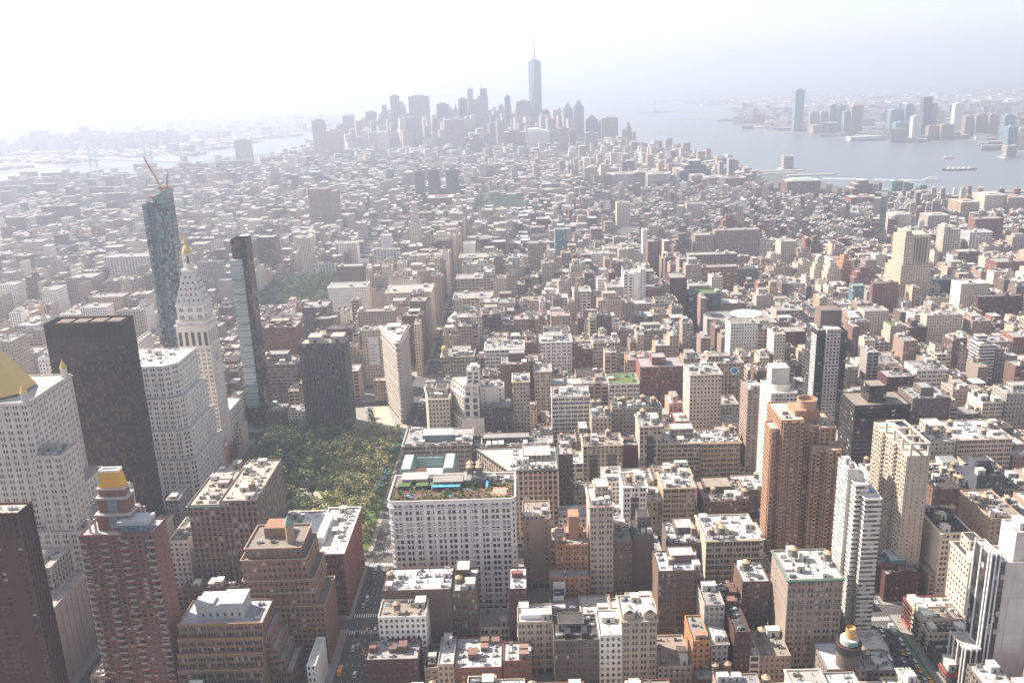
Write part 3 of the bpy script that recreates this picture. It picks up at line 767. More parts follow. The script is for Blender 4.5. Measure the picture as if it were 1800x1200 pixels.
LAWN = mat_plain('lawn', (.075, .12, .03), rough=.95, amount=.3, scale=.3, streak=False)
PURPLE = mat_plain('purple_print', (.10, .09, .24), amount=.05)
ROWS_B = '''
-58.1|-31|458|17.7|39.1|L|W|t|loft_building|white painted eight-storey loft block with wooden water tank beside the wide avenue|w:N e:N t1 sky1
-57.7|-17.5|476|25|44.8|N|N|w|loft_building|long dark brown brick block with silver white roof before the white garden-roof tower|e:L t1 b2 ac9
-17.1|-2.5|476|25|43.5|F|N|w|loft_building|brown loft slab with dark window bays joined to long brown brick block|t1 e:N b1
-63.9|-34.1|439|18.7|24.9|L|M|s|low_building|low grey-roofed red-fronted building at foot of white painted loft block|b2
-14.6|11.8|439|28|18.3|L|R|w|row_house|red brick low row with flat white roof near photo's bottom centre|b3 ac6
12.6|28.6|439|16.7|22.1|L|R|w|row_house|red brick low building with white rooftop terrace sheds near bottom centre|b2 ac3
15.9|26.8|474|24|45|L|M|w|brick_building|narrow bright red painted block with white roof west of garden-roof tower|b1 e:L
20.8|40.8|456|17.7|34.8|D|B|w|loft_building|beige twelve-storey block with white tented roof terrace and long white penthouse|b2 ac4
40.8|65.6|439|24|34.1|F|D|d|loft_building|grey-brown block with black rooftop machine houses near bottom centre|b2 ac6 K
65.7|78|439|24|36.8|L|W|w|loft_building|white corner annex with small windows and white parapet beside black machine houses|b1
78|97.1|439|24|45.6|D|B|w|office_building|slender limestone block with gabled roof pavilions and dark base|c b3 t1 e:L
45.6|66|519|20.8|47.4|D|O|s|apartment_building|orange brick setback block with tan stair tower and lower orange base|b1 e:L
40.9|65.6|507|9|31.7|L|O|s|apartment_building|low orange brick base carrying a tall purple and white banner|b0
67|81.8|519|27.2|73.7|D|B|w|office_building|very slim tall limestone block with white machine boxes on its roof|c b3 ac3 e:N
24.8|43.4|545|27.2|51.8|N|T|t|loft_building|tan blank-walled block with stepped roof right of the white garden-roof tower|e:L b2
15.3|50.5|599|40|62.4|P|B|w|office_building|ornate limestone block with dark green cornice and arched top windows|dg24 cK e:P b4 ac14
-64.3|-22.4|604|30|54.4|L|B|w|hotel_building|old hotel with turquoise copper mansard roofs peeking over the roof garden|teal
52.6|63.8|640|22|55.4|L|N|s|loft_building|narrow brown block with arched window rows behind green-corniced ornate block|b1
-71.2|-15.8|680|35.2|49.4|F|G|s|office_building|grey stone block with scalloped parapet and glass roof pavilion facing the park|c b2 arch
-15.4|51.2|686|24|43.4|F|D|s|loft_building|long low dark block with black flat roof behind the green-corniced one|b4 ac12
-57.8|-39|760|32|59.7|L|C|d|office_building|cream wedge block with black roof opposite the triangular tower|dg6 e:L c b2 ac8
-7.2|16.9|754|24|52.2|F|D|s|office_building|dark window-grid annex right of stepped white tower|b2 ac5
18.1|32.7|760|24|73.3|L|B|w|loft_building|limestone block with arched top storey beside dark window-grid annex|c b2
-60.1|-24.9|921|32|48.2|L|B|s|corner_building|ornate beige corner block with golden cupola on the wide avenue|c b3 arch
-66.1|-47.6|1083|19.2|42.4|L|C|w|gabled_hall|pale gabled hall with white pitched roof by the straight avenue|b0
-13|29.4|921|32|54.8|F|W|s|loft_building|white framed loft block behind stepped white tower|c b2 ac6
4.6|32.9|841|28.8|63.2|N|N|s|loft_building|dark brown blank brick block behind the stepped white tower|b1 e:N
38.2|54.9|841|24|55.3|D|B|w|loft_building|slim beige block with arched crown right of dark brown blank brick block|c b1 e:N
46.5|79.7|921|28.8|61.2|D|W|s|office_building|tall pale white gridded block with dark windows in mid-distance centre|c b2 ac4 e:L
83.8|101.4|921|24|52|F|R|s|loft_building|reddish loft block between two beige ones in mid-distance centre|b1
102|131|921|24|58.8|F|C|s|loft_building|warm beige loft block with red neighbour in mid-distance centre|b2 t1
141.4|160.4|1002|24|48.8|L|G|s|loft_building|grey loft block with narrow front in mid-distance centre|b1 t1
161.7|199.7|1002|27.2|47.1|D|G|s|loft_building|wide grey loft block with paired windows in mid-distance centre|b2 ac4
141.4|184.1|841|32|56.2|F|R|s|apartment_building|red brick block with dark setback penthouse and red roof room|b1 pent
110.9|141|841|32|39.8|F|W|g|store_building|low white store with brownish planted roof beside red brick penthouse block|b0
52.5|86.3|760|27.2|58|F|W|s|loft_building|white loft block with big arched middle window|b3 t1 arch
84.2|100.9|716|26.5|54.5|L|B|s|loft_building|beige block crowded with water tanks left of tall slim limestone block|t3 b3 ac6 e:L
102.8|145.5|730|12.5|56.9|L|G|d|loft_building|wide grey block with cluttered dark roof and many water tanks|t4 b5 ac10
74.3|105.9|680|24|45.2|P|B|t|loft_building|limestone loft with two dark vertical window bays and pale green cornice|c t2 b2 e:N dark2
107.2|119.4|690|24|39.7|N|M|w|loft_building|dark brown blank block with white roof between two limestone lofts|b1
119.6|137.1|680|27.2|60.2|P|B|s|loft_building|tall slim limestone loft with single dark window bay|c b2 t1 e:N dark
137.8|168.8|680|27.2|44.7|F|B|w|loft_building|low wide beige loft with bright white roof right of slim limestone loft|b2 c ac4
169.3|200.7|680|27.2|44.1|F|T|w|loft_building|low tan loft with white roof left of pink brick apartment tower|b2 c t2 ac4
97|114.1|599|24|47.2|D|W|t|loft_building|pale narrow loft with arched windows and water tank on its corner|c t1 b1 e:N dark
115.4|125.8|605|24|32|L|B|w|loft_building|small low beige loft between two taller pale ones|b1 ac3
125.8|148.6|599|27.2|45.3|F|T|w|loft_building|tan loft with white roof and dome tank at its corner|c t1 b2 e:L
155|188.8|599|35.2|33.5|L|N|t|loft_building|brown brick loft with scalloped grey parapet before orange apartment tower|e:L t2 b2 ac4
139.9|174|519|33.6|47.5|F|B|w|loft_building|wide beige ten-storey loft with tan water tanks before orange tower|c t3 b3 ac6
119.1|139.8|533|28.8|38.4|F|D|w|loft_building|dim grey loft with white roof left of wide beige ten-storey loft|b2 ac4 t1
82.1|93.9|519|27.2|48|L|N|s|loft_building|dark narrow brown block tight against the slim limestone block|t1 b1
95.1|108.4|526|24|48.5|N|D|d|loft_building|low dark block in shadow behind the red-brown brick loft|b2 ac4
103.6|129.7|478|23|51.6|F|N|w|loft_building|red-brown brick loft with white roof and skylights right of slim limestone block|e:N t1 b1 sky3
153.3|169.3|480|21|41.8|F|N|w|loft_building|brown loft with beige blank side wall and dark tank|e:N t1 b1
139|152.5|476|24|30|L|M|d|loft_building|low dark red building with rusty roof clutter beside brown loft|b2 ac6
170.9|201.3|452|32|59.8|D|P|w|office_building|pinkish-brown sixteen-storey block with green cornice and twin roof tanks|cE e:N t2 b3 f3.6
126.2|137.6|456|21.7|42.7|L|G|s|row_house|small pale grey house with white roof below brown loft|b1
139.2|148.1|439|32|36.5|L|M|d|row_house|low dark-roofed maroon house left of pinkish-brown office block|b1 ac3
153.5|170.8|439|24|20.7|L|P|t|brick_building|pink brick stepped building with white side wall and wooden tank|t1 b1 e:N W
116.6|126.2|439|24|31.7|L|O|s|row_house|narrow orange-tan house near photo's bottom edge|b1
126.9|136|439|16.7|30|L|G|w|row_house|narrow grey ornate house next to orange-tan one at bottom edge|c b1
97.9|116.6|440|28.8|15|L|B|t|row_house|low beige house with pinkish grey roof near bottom edge|b1
117.6|139.1|430|9|13.9|L|N|s|row_house|brown roof with two pale water tanks cut by photo's bottom edge|t2
254.3|277|519|24|19.9|L|M|s|corner_building|low dark red banded brick corner building under the beige balcony tower|arch b1
286.6|305.3|519|35.2|48.3|D|C|d|loft_building|dark-sided loft with cream framed front and black roof across the avenue|e:N c t2 b2
307.9|316.3|519|32|27.8|L|B|s|loft_building|narrow dim beige block right of cream framed loft|b1
318.2|342.5|599|40|38.3|L|N|d|loft_building|brown loft with cluttered roof and tan tanks right of beige balcony tower|t4 b2 ac6
348.6|368.4|599|20.8|47.6|L|S|d|hotel_building|dark slate hotel slab with white side wall|e:N W b1 f3.0
316.4|336.6|519|40|57.2|L|T|t|loft_building|tan block with roof garden near the photo's right edge|b2 ac4 t1
372.6|391.8|599|32|15.5|L|W|s|loft_building|white-roofed low block at right edge behind tan garden-roof block|t2 b1
283.7|297.1|478|23|52.5|L|C|d|hotel_building|old cream corner hotel beside white glass-striped tower|e:L c b1
204.8|216.9|680|24|88.3|A|P|s|apartment_tower|pink brick apartment slab with stacked balconies and dark side|e:A b1
174.5|202.5|760|32|75|L|C|s|office_building|cream ornate block with patterned brick panel front|e:L c b3 ac5
205|242.6|841|24|57.7|P|T|s|office_building|tan block with round blue emblem high on its wall|b1 emblem
289.9|334.3|680|32|72.2|S|K|t|office_building|black horizontal-banded slab with dark machine box on top|e:S pent2 ac8
372.2|405.9|760|32|46.1|L|D|s|loft_building|dark grey block with brown roof tower right of black banded slab|pentN ac6
417.2|448.1|854.6|28.8|40|F|W|s|loft_building|white gridded warehouse with blank pale side in mid right|e:N b2 t1
434.5|452.5|760|27.2|40.6|F|C|d|loft_building|cream block with big blank white side wall|e:N W b2 t2
427|443.3|800|23|38.4|L|B|s|loft_building|beige angular block with roof sheds left of cream block with white side|e:L b2
339.8|371.6|730|12.5|21.2|L|P|w|loft_building|low pinkish block with arched windows behind the beige balcony tower|b2 ac3
350|372.7|680|35.2|39.5|L|C|w|loft_building|low cream block with white roof right of beige balcony tower|t2 b1 e:L
374.7|417.8|680|40|40.8|F|C|w|loft_building|wide cream loft with arcaded side and water tanks at right|t3 b2 c
420.6|442.5|680|32|24.9|L|P|w|brick_building|pale pink banded brick block at the photo's right edge|e:L b1
454.5|489.6|760|24|48.3|L|G|s|apartment_building|grey slab rising at the photo's right edge|e:A b1
264.4|342.8|1083|60|29.8|F|C|s|store_building|broad cream department store with oval glass roof hall and green lawn corner|e:F lawn c
303.7|354.7|1002|24|40.2|A|R|s|apartment_building|red brick apartment block with stepped chimney towers|b3
353.8|388|1120.7|24.3|34|F|B|s|loft_building|grey beige loft with tall vertical windows beyond the department store|b2
448.4|478.4|1075|24|42|A|C|s|apartment_building|beige apartment block with brown roof box beyond the dark tower|e:A b1
512.4|555.2|1047|17.5|42|L|C|s|office_building|broad cream block with dense windows on the far right side|e:L b2 ac4
486.2|509.9|1038.4|24|30|A|M|s|apartment_building|maroon brick block with red roof house left of broad cream block|b1 pent e:A
511.6|529.1|921|20.8|42.5|S|W|s|office_building|white horizontally striped slab at mid right|e:S b1
450.8|469|1002|20.8|43.4|A|B|g|apartment_building|beige apartment block with rooftop trees beyond the dark tower|b1
384.5|428.1|921|24|26|A|C|s|apartment_building|pale terrace apartment row with planted roofs behind dark tower|b2
382.8|408.9|841|24|38.1|L|M|s|brick_building|dark maroon gabled block behind the black banded slab|b1
617.7|676.3|1135.9|9.1|40|A|M|s|apartment_building|dark brick apartment slab with water tower house at far right|b1 e:A
619.6|660.4|1268.2|32|32|L|S|d|loft_building|dark slate block right of the tall beige setback tower|b2
607.7|645|1163|27.2|51.1|L|C|w|loft_building|cream blank-sided loft right of the tall beige setback tower|e:N b1
734.4|774.9|1317.3|32|45|A|R|s|apartment_building|red brick balcony block at far right edge|e:A b1
816.6|856.4|1566|32|45.3|F|W|s|office_building|white gridded warehouse far right below the river|e:F b1
875.7|928.4|1666.9|27.2|52|A|R|s|apartment_building|tall red brick slab before the tan riverside complex|e:A b1
515|550.4|1220.8|9|42|A|R|s|apartment_building|red brick building with big white windows left of tall beige setback tower|e:A b1
526.1|562.5|1319.6|24|42|A|R|s|apartment_building|red brick stepped apartment house with roof terraces|e:A b1 set
519.3|537.5|1355.1|31.4|52|A|O|s|apartment_building|warm orange-tan stepped apartment slab|e:A b1 set
492.3|514.7|1340.7|27.3|46|A|C|s|apartment_building|tan stepped apartment block right half of a pair|e:A b1 set
481.3|500.6|1368.3|18.2|48|A|C|s|apartment_building|tan stepped apartment block left half of a pair|e:A b1 set
483.3|498.9|1209.1|16|42|X|E|s|glass_tower|slender teal glass tower amid brick houses|e:X
540.8|566.1|1468.9|9|50|A|P|s|apartment_building|rosy brown stepped apartment tower behind the orange-tan slab|e:A b1 set
463.4|488.1|1487.5|32|55|A|B|s|apartment_building|pale beige slab with blank cream side on the right|e:N b1
484.1|512.3|1469.6|9|46|A|G|s|apartment_building|grey beige stepped slab right of pale beige one|e:A set
538|555|1559.6|24|48|A|N|s|apartment_building|dark brown stepped tower in the right distance|e:A set
416.3|451.4|1726|24|65.4|A|R|s|apartment_building|brick twin-peaked stepped apartment building|e:A set
298.2|329.2|1566|27.2|58.7|A|N|s|apartment_building|brown stepped apartment house with roof tower|e:A set
335.2|369.2|1566|28.8|56.4|A|P|s|apartment_building|long rosy brown slab first part|e:A b1
371.9|451.1|1575|24|62|A|P|s|apartment_building|long rosy brown slab with stepped roof|e:A b2
294.3|370.8|1405|24|53.4|F|P|s|loft_building|long low pinkish block on a garden street|b2
287.7|352.4|1324|20.8|50.2|F|O|s|loft_building|long low orange brick block with two wings|b2
249.2|292.1|1163|28.8|49|F|S|g|loft_building|dark teal loft with white window rows beside right avenue|e:F b1
224|246.5|1163|35.2|71.7|N|M|s|loft_building|dark maroon blank wall block beside right avenue|e:L t1
191.9|213.8|1163|32|57.4|A|R|s|apartment_building|red brick apartment block left of right avenue|b1
162.6|175.3|1163|24|79.3|D|W|s|apartment_building|tall white gridded apartment block left part|b1
175.8|184.4|1164|22.4|81|N|W|s|apartment_building|blank white slab between gridded white blocks|
184.6|191.7|1163|25.6|84.7|L|W|s|apartment_building|narrow white block right of blank white slab|
140.8|162.5|1163|28.8|62.1|L|B|s|loft_building|beige loft with pointed gable beside tall white gridded block|c e:L b1
96.4|119|1163|24|58.2|F|W|s|loft_building|small bright white gridded loft in mid-distance|b1 c
243|261.3|1501.3|24|60|A|R|s|apartment_building|dark red apartment tower right of white slab tower|b1
242.3|250.3|1559.8|20.8|70|N|W|s|apartment_building|white slender slab tower beside dark red one|
166.5|196.1|1485|27.2|53.7|L|C|s|loft_building|beige loft cluster front in mid-distance centre|b2 c
197.1|219.5|1490|27.2|57.7|P|B|s|office_building|grey classical block with tall columns in mid-distance|b1
248.7|279.8|2041.8|24|53.4|A|C|s|apartment_building|plain cream slab above the village rooftops|e:N b1
407.9|442.8|2040.8|24|45.6|A|B|s|apartment_building|cream and white apartment slab with roof tower|b1
85.3|106.1|1485|19.2|88.2|X|U|s|glass_tower|slim sky-blue glass tower in mid-distance|w:X
38.7|69.2|1405|24|80.8|A|P|s|apartment_tower|brick balcony tower left of the sky-blue glass one|b1
73.3|83.8|1490|19.2|52.3|L|W|s|apartment_building|narrow white block beside the sky-blue glass tower|
-70.5|-9.9|1405|40|61.1|L|B|s|office_building|broad beige block with arched windows right of straight avenue|c b2 ac4
-64.3|-26.5|1244|32|62.4|F|B|s|loft_building|beige loft with cornice right of straight avenue|c b2
-63.2|-11.8|1163|35.2|53.7|F|C|s|loft_building|low cream wide loft right of straight avenue|c b2
-68.5|-48.5|1485|24|69.4|N|W|s|loft_building|plain pale blank block right of straight avenue|
-65.3|-30.2|1566|24|65.7|L|B|s|loft_building|beige arcaded top block right of far straight avenue|c b1
-151.4|-92.1|1155.4|48|66|L|C|s|office_building|long cream block with yellowish front left of straight avenue|w:L b2 c
-151.3|-130.4|965.1|18.9|68|L|C|s|office_building|cream block with hanging white lettered banner behind triangular tower|w:L banner b1
-170.8|-126.2|1052|12.5|68|L|B|s|office_building|ornate beige block with domed roof behind triangular tower|c b2
-132.3|-120.1|912|9|27|L|T|w|corner_building|small golden-brown corner block left of triangular tower|
-247.4|-193.3|1244|32|55.8|L|W|s|office_building|white wide block with arched windows beside the far green square|c b2 w:L
-208.3|-200.5|1338.3|24|62|L|B|s|loft_building|thin beige tower beside white wide block|w:L
-271.7|-228.5|1421.3|24|50|N|N|s|loft_building|brown blank block behind white wide block|w:N b1
-231.5|-185.5|1553.5|9|52|F|W|s|loft_building|white factory block left of straight avenue|b2
-154.1|-101.1|1445|22|60|L|C|s|office_building|cream corniced block left of straight avenue|c w:L b2
-310|-274.3|1631.4|24|52|L|W|s|office_building|bright white block beyond the far green square|b1
-232.5|-213.5|1645|24|61.1|L|W|s|office_building|small white tower block beyond white factory block|
-444|-411.5|1582.6|32|75.5|A|M|s|apartment_tower|dark brick apartment tower left of the far square|w:A b1
-363.6|-342.8|1561.7|28.8|75.5|L|C|s|office_tower|tall cream tower at far square's corner|w:L b1
-342.6|-302.6|1556.6|9|28.7|F|W|s|store_building|low white store beside tall cream corner tower|b1
-480.5|-430|2151.3|32|95.7|A|P|s|apartment_tower|huge pinkish apartment slab in hazy left distance|w:A b1
-428.2|-409.8|2143.7|40|90|A|P|s|apartment_tower|right wing of huge pinkish apartment slab|w:A
-495.4|-464|1627.4|24|60|A|R|s|apartment_building|red brick apartment block right of golden lantern tower|w:A b1
-713.8|-631.9|1562.5|32|52.5|F|W|s|office_building|white colonnaded office block behind glass construction tower|w:F b2
-992.7|-951.9|1805|40|46|A|B|s|apartment_building|beige apartment slab in the hazy left|w:A b1
-670.3|-649.5|1270.4|32|60|L|W|s|apartment_building|white stepped apartment tower in the left distance|w:L b1
-699.3|-657.4|1400.1|40|50|L|P|s|office_building|pinkish brown hospital block in the left distance|w:L b2
-761.7|-728.1|1391.5|9|55|A|N|s|apartment_building|brown block with roof turret in the left distance|w:A pent
-607.1|-557|1276.1|29.9|45|L|T|s|office_building|low tan block with reddish roof clutter in the left distance|w:L ac6
-467|-437.8|1063.5|9|75|L|B|s|office_building|beige tower with black rooftop machinery behind the black slab|w:L ac8 b2
-612|-583.6|1198.7|24|40|L|W|s|apartment_building|white low block behind the black slab's left corner|b1
-582.9|-547.1|1201.3|24|48|L|W|s|apartment_building|white stepped block behind the black slab|b1 w:L
-786.8|-763.7|1364.9|21.6|50|L|W|s|apartment_building|white block at far left edge of the distance|w:L
-633.1|-602|1123.8|21.2|45|L|G|s|apartment_building|grey block left of the black slab|w:L b1
-553.7|-528.9|941|32|75|L|B|s|apartment_building|beige block at left edge behind golden pyramid tower|w:L b1
-423.9|-405.8|803.3|19.7|95|L|W|s|office_building|white stepped block peeking left of the black slab|w:L
-347.8|-341.8|834.8|32|100|L|W|s|office_building|white rounded rear block between black slab and white stepped block|w:L
-485.9|-443.5|1394.1|9|70|L|G|s|office_building|grey office block behind the golden lantern tower|w:L b1
-446.6|-419.9|1369.4|17.1|45|N|G|s|loft_building|plain grey block between lantern tower and glass pod tower|w:N
-255.7|-216.1|921|32|45.5|F|P|s|loft_building|pinkish loft block with red roof line right of glass pod tower|w:F b2 t1
-273.1|-233.6|1002|32|64.7|L|R|s|loft_building|low reddish block behind the glass pod tower|b3 t1
-210.4|-193.3|850.6|19.2|18|L|C|s|low_building|small cream block at foot of dark gridded apartment tower|b1
-230.4|-212.2|847|24|20|L|N|s|low_building|small dark brown block right of glass pod tower's foot|b1
-251.1|-219.4|1103.6|35.2|62|L|D|s|loft_building|grey-brown block with stepped roof left of ornate beige block|w:L b2 t1
-230.9|-204.7|1083|20.3|52|L|N|s|loft_building|brown block behind dark gridded apartment tower|w:L b1 t1
-202.3|-189.5|527|32|53.2|L|W|t|low_building|small white roofed block between two brown towers at left|b2 ac5
-185.2|-150.1|498.8|9|36|L|D|d|low_building|low dark-roofed block with roof planting behind terraced brick building|b3 ac8
-299.4|-276.5|983.7|9|20|N|M|s|loft_building|dark brown block hidden behind glass pod tower|
'''
ROWS_S = '''
-854|-803|3900|40|194|apartment_tower|twin-slab pale tower left of the far downtown cluster|B
-819|-756|4000|40|144|apartment_tower|blunt pale slab beside the far twin-slab tower|B
-869|-810|4500|40|150|office_tower|dull grey block behind far pale slab|G
-856|-801|4600|40|200|office_tower|far tower with rounded dome cap|G
-717|-666|4300|30|146|office_tower|far tower with steep pyramid roof|C
-738|-686|4600|40|202|office_tower|far flat-topped grey tower|G
-633|-610|4100|26|123|office_tower|small bright cream far tower|C
-607|-561|4100|34|122|office_tower|far pale slab with two white roof caps|W
-685|-629|4700|40|231|office_tower|far stepped tower left shoulder of the tallest left group|G
-588|-547|4450|40|277|office_tower|tallest flat tower of the left downtown group|G
-580|-549|4700|40|245|office_tower|far tower with chamfered top right of tallest left one|G
-542|-435|4800|50|268|office_tower|broad bluish slab with a mast in the far downtown|G
-499|-435|4300|40|178|office_tower|hazy broad block in front of the broad bluish slab|G
-447|-408|4500|40|144|office_tower|low stubby far block|G
-387|-325|4700|40|226|office_tower|dark flat slab in far downtown centre|S
-335|-311|4800|24|214|office_tower|far tower with needle spire|G
-303|-285|4750|24|223|office_tower|thin far slab beside needle spire tower|G
-310|-223|4200|50|165|office_tower|broad pinkish far tower|P
-271|-228|4650|36|249|office_tower|dark bluish far slab behind pinkish one|S
-226|-197|4700|26|294|apartment_tower|slender tall far tower left of unfinished one|G
-199|-165|4720|34|240|office_tower|grey far block between slender and unfinished towers|G
-193|-113|3900|50|114|office_tower|brown stepped far block in front of the unfinished tower|N
-67|-39|4600|24|210|office_tower|pale narrow far slab left of dark slim tower|G
-36|-6|4650|26|252|apartment_tower|dark slim far tower left of the tall spire tower|S
22|97|4450|40|231|office_tower|broad grey slab just left of the tall spire tower|G
148|184|4450|36|190|office_tower|far tower with curved shoulder right of tall spire tower|S
-34|61|4000|50|112|office_tower|reddish brown far art-deco block|R
71|165|3950|60|126|office_tower|bright white wedge-roofed far block|W
229|257|4650|30|193|office_tower|far tower left of green pyramid one|G
259|310|4650|40|214|office_tower|far tower with pale green pyramid roof|G
310|361|4600|40|227|office_tower|far tall flat slab right of green pyramid tower|G
364|423|4500|40|154|office_tower|far tower with dark sloped crown|S
428|504|4350|50|144|office_tower|far broad tower with pale green flat top|P
416|438|4400|40|125|office_tower|thin blue far slab beside broad green-topped tower|S
533|568|4300|36|122|apartment_tower|far brick riverside tower with stepped top|P
514|530|4250|30|92|apartment_tower|small brick shoulder of the riverside tower|P
565|579|4260|30|79|apartment_tower|lower brick neighbour of the riverside tower|P
204|246|3900|36|125|apartment_tower|far brown apartment slab left one of three|P
250|277|3930|36|115|apartment_tower|far brown apartment slab middle one of three|P
316|370|3900|36|102|apartment_tower|far brown apartment slab right one of three|P
-1322|-1249|4300|40|103|apartment_tower|lone brown slab tower by the far east river|P
-265|-239|2520|30|96|apartment_tower|leftmost of three matching grey slab towers in the haze|D
-226|-193|2500|30|100|apartment_tower|middle one of three matching grey slab towers|D
-174|-140|2480|30|100|apartment_tower|rightmost of three matching grey slab towers|D
-122|-100|2000|34|89|apartment_tower|stepped cream art-deco tower at the straight avenue's end|C
-213|-145|2330|60|43|office_building|reddish library block beside the far avenue's end|R
-198|-176|1800|30|99|apartment_tower|slim cream tower left of stepped art-deco tower|C
524|618|2780|70|73|office_building|big dark banded riverfront block with stepped top|S
546|587|2706|50|37|office_building|pinkish riverfront warehouse left of two|P
577|628|2652|60|35|office_building|grey riverfront warehouse right of pinkish one|G
616|684|2597|50|38|office_building|brick red riverfront warehouse|R
409|475|2670|50|49|office_building|beige large warehouse block in right distance|B
381|420|2755|50|47|office_building|tan warehouse block left of beige large one|T
300|378|2743|50|45|office_building|pale long warehouse block in right distance|B
248|277|2873|40|57|office_building|small cream tower in right distance|C
296|325|2859|40|61|office_building|bright cream stepped block in right distance|W
736|825|2383|56|48|office_building|massive red brick warehouse with green roof by the river|R
886|951|2324|50|50|apartment_tower|dark brick riverside cluster of stepped towers|N
829|895|2169|40|30|apartment_building|wide brick block below riverside cluster|R
1012|1040|2378|24|40|glass_tower|left pale green glass tower at the waterfront|E
1042|1064|2370|24|34|glass_tower|middle pale green glass tower at the waterfront|E
1077|1096|2361|24|30|glass_tower|right pale green glass tower at the waterfront|E
997|1029|2182|26|37|apartment_building|bright pink villa-topped block by the waterfront|P
989|1029|1955|60|41|apartment_building|tan riverside complex left block|T
1073|1124|2020|60|45|apartment_building|tan riverside complex tall rear block|C
1120|1161|2010|50|40|apartment_building|tan gridded block at right edge by river|T
793|828|1830|40|39|apartment_building|tan brown twin apartment blocks left one|C
856|900|1816|40|37|apartment_building|tan brown twin apartment blocks right one|B
741|752|1503|26|68|office_tower|tall beige setback tower narrow left half|C
752|768|1501|34|64|office_tower|tall beige setback tower broad right half|C
1563|1613|5078|45|226|glass_tower|tallest glass tower across the river standing alone at left|U
1623|1664|4991|36|106|office_tower|stubby grey tower right of lone tallest tower|G
1670|1707|4963|36|108|office_tower|second stubby grey tower across the river|G
1710|1750|4936|40|143|glass_tower|teal tower left of a teal pair across the river|E
1744|1785|4914|40|140|glass_tower|teal tower right of a teal pair across the river|E
1697|1752|4680|40|119|glass_tower|teal slab in front of brown rounded tower|E
1727|1785|4660|45|158|office_tower|brown rounded-top tower across the river|P
1951|2027|4723|50|117|office_tower|pale blue broad block across the river|U
2015|2053|4694|36|142|glass_tower|blue slab tower across the river|U
1775|1854|4228|40|82|glass_tower|light blue block at far waterline|U
1828|1864|4169|34|109|apartment_tower|white slender waterline tower|W
1980|2023|4420|36|187|glass_tower|tall offset-stacked grey tower across the river|S
2021|2041|4404|36|155|apartment_tower|brown slab right of offset-stacked tower|P
2042|2074|4391|36|115|apartment_tower|cream slab right of brown one across river|C
1917|1966|4201|36|62|apartment_tower|low brown block at the waterline left one|P
1963|2020|4174|36|69|apartment_tower|low brown block at the waterline right one|P
2188|2235|4534|36|143|apartment_tower|white tall slab across the river|W
2127|2175|4294|36|94|apartment_tower|brown slab first of three at right|P
2164|2225|4269|40|101|apartment_tower|brown slab second of three at right|P
2215|2257|4245|36|101|apartment_tower|brown slab third of three at right with lit top|P
2105|2149|3907|36|114|glass_tower|pale green slab tower at right|E
1954|1992|3588|36|88|glass_tower|pale green waterfront tower at far right|E
1989|2018|3574|36|81|apartment_tower|cream waterfront tower cut by right edge|C
1609|1670|4887|60|45|office_building|low tan terminal block left one across river|T
1663|1720|4856|60|44|office_building|low tan terminal block right one across river|T
1599|1746|4307|50|18|apartment_building|white low waterfront terrace apartments|W
-3160|-3059|5900|60|119|office_tower|far left broad grey tower across east river|G
-2852|-2807|5950|50|136|office_tower|far left tallest thin tower across east river|G
-2787|-2701|5920|60|105|office_tower|far left bulky tower right of tallest thin one|G
-2691|-2605|5900|60|67|office_tower|far left lower bulky tower|G
-2936|-2873|5850|60|82|office_tower|far left stubby tower between taller ones|G
-1222|-1139|2320|40|56|apartment_tower|brick housing slab group at hazy left|N
-1247|-1202|2195|40|47|apartment_tower|brick housing slab at far left edge|N
-1190|-1150|2210|40|47|apartment_tower|brick housing slab beside the housing group|N
'''
for ln in ROWS_B.strip().splitlines(): row_building(ln)
for ln in ROWS_S.strip().splitlines(): far_tower(ln)

# ------------------------------------------------------------------ landmark towers
def take(x0, x1, y0, y1): RECTS.append((x0, x1, y0, y1))

# maroon brick slab at the left edge
take(-292, -202, 385, 397)
B = Bld('apartment_tower', 'dark maroon brick slab tower cut by the left edge of the photo', 'apartment tower', -245, 391)
B.tier(-292, -203.2, 385, 396, 0, 147, [dict(STY['N'], bay=5, gw=.4, keep=.75, fh=3.2), dict(STY['A'], bay=2.0, gw=.55, fh=3.2), 'B', 'B'])
m = MB()
for i in range(5): m.box(-203.14, -202.5, 386 + i * 2.3, 386.7 + i * 2.3, 0, 147.5, 0, 'nsewt')
for i in range(34): m.box(-292 + i * 2.6, -291.3 + i * 2.6, 384.3, 384.94, 134, 147.5, 0, 'nsewtb')
m.build('brick_pier', [MAT['wall']], B.root, (.075, .030, .025))
B.clutter(-290, -205, 386, 395, 146, 0, 2, 4, 4, (.3, .25, .22))
B.finish((.085, .034, .028), (.40, .35, .31))

# grey ribbed block and low annex right of it
take(-275, -241, 452, 500)
B = Bld('office_building', 'grey office block with blank ribbed beige annex wall behind the maroon slab', 'office building', -258, 476)
B.tier(-275, -250, 476, 500, 0, 66, 'PPBP'); B.tier(-262, -242, 452, 475.9, 0, 50, ['P', 'B', 'B', 'B']); B.tier(-249.9, -242, 476, 500, 0, 50, 'BBBB')
m = MB()
for i in range(8): m.box(-241.94, -241.3, 453 + i * 6, 453.9 + i * 6, 0, 48, 0, 'nsewt')
m.build('wall_rib', [MAT['wall']], B.root, (.40, .34, .30))
B.clutter(-274, -251, 477, 499, 65, 0, 1, 4); B.finish((.38, .33, .30), (.36, .33, .30))

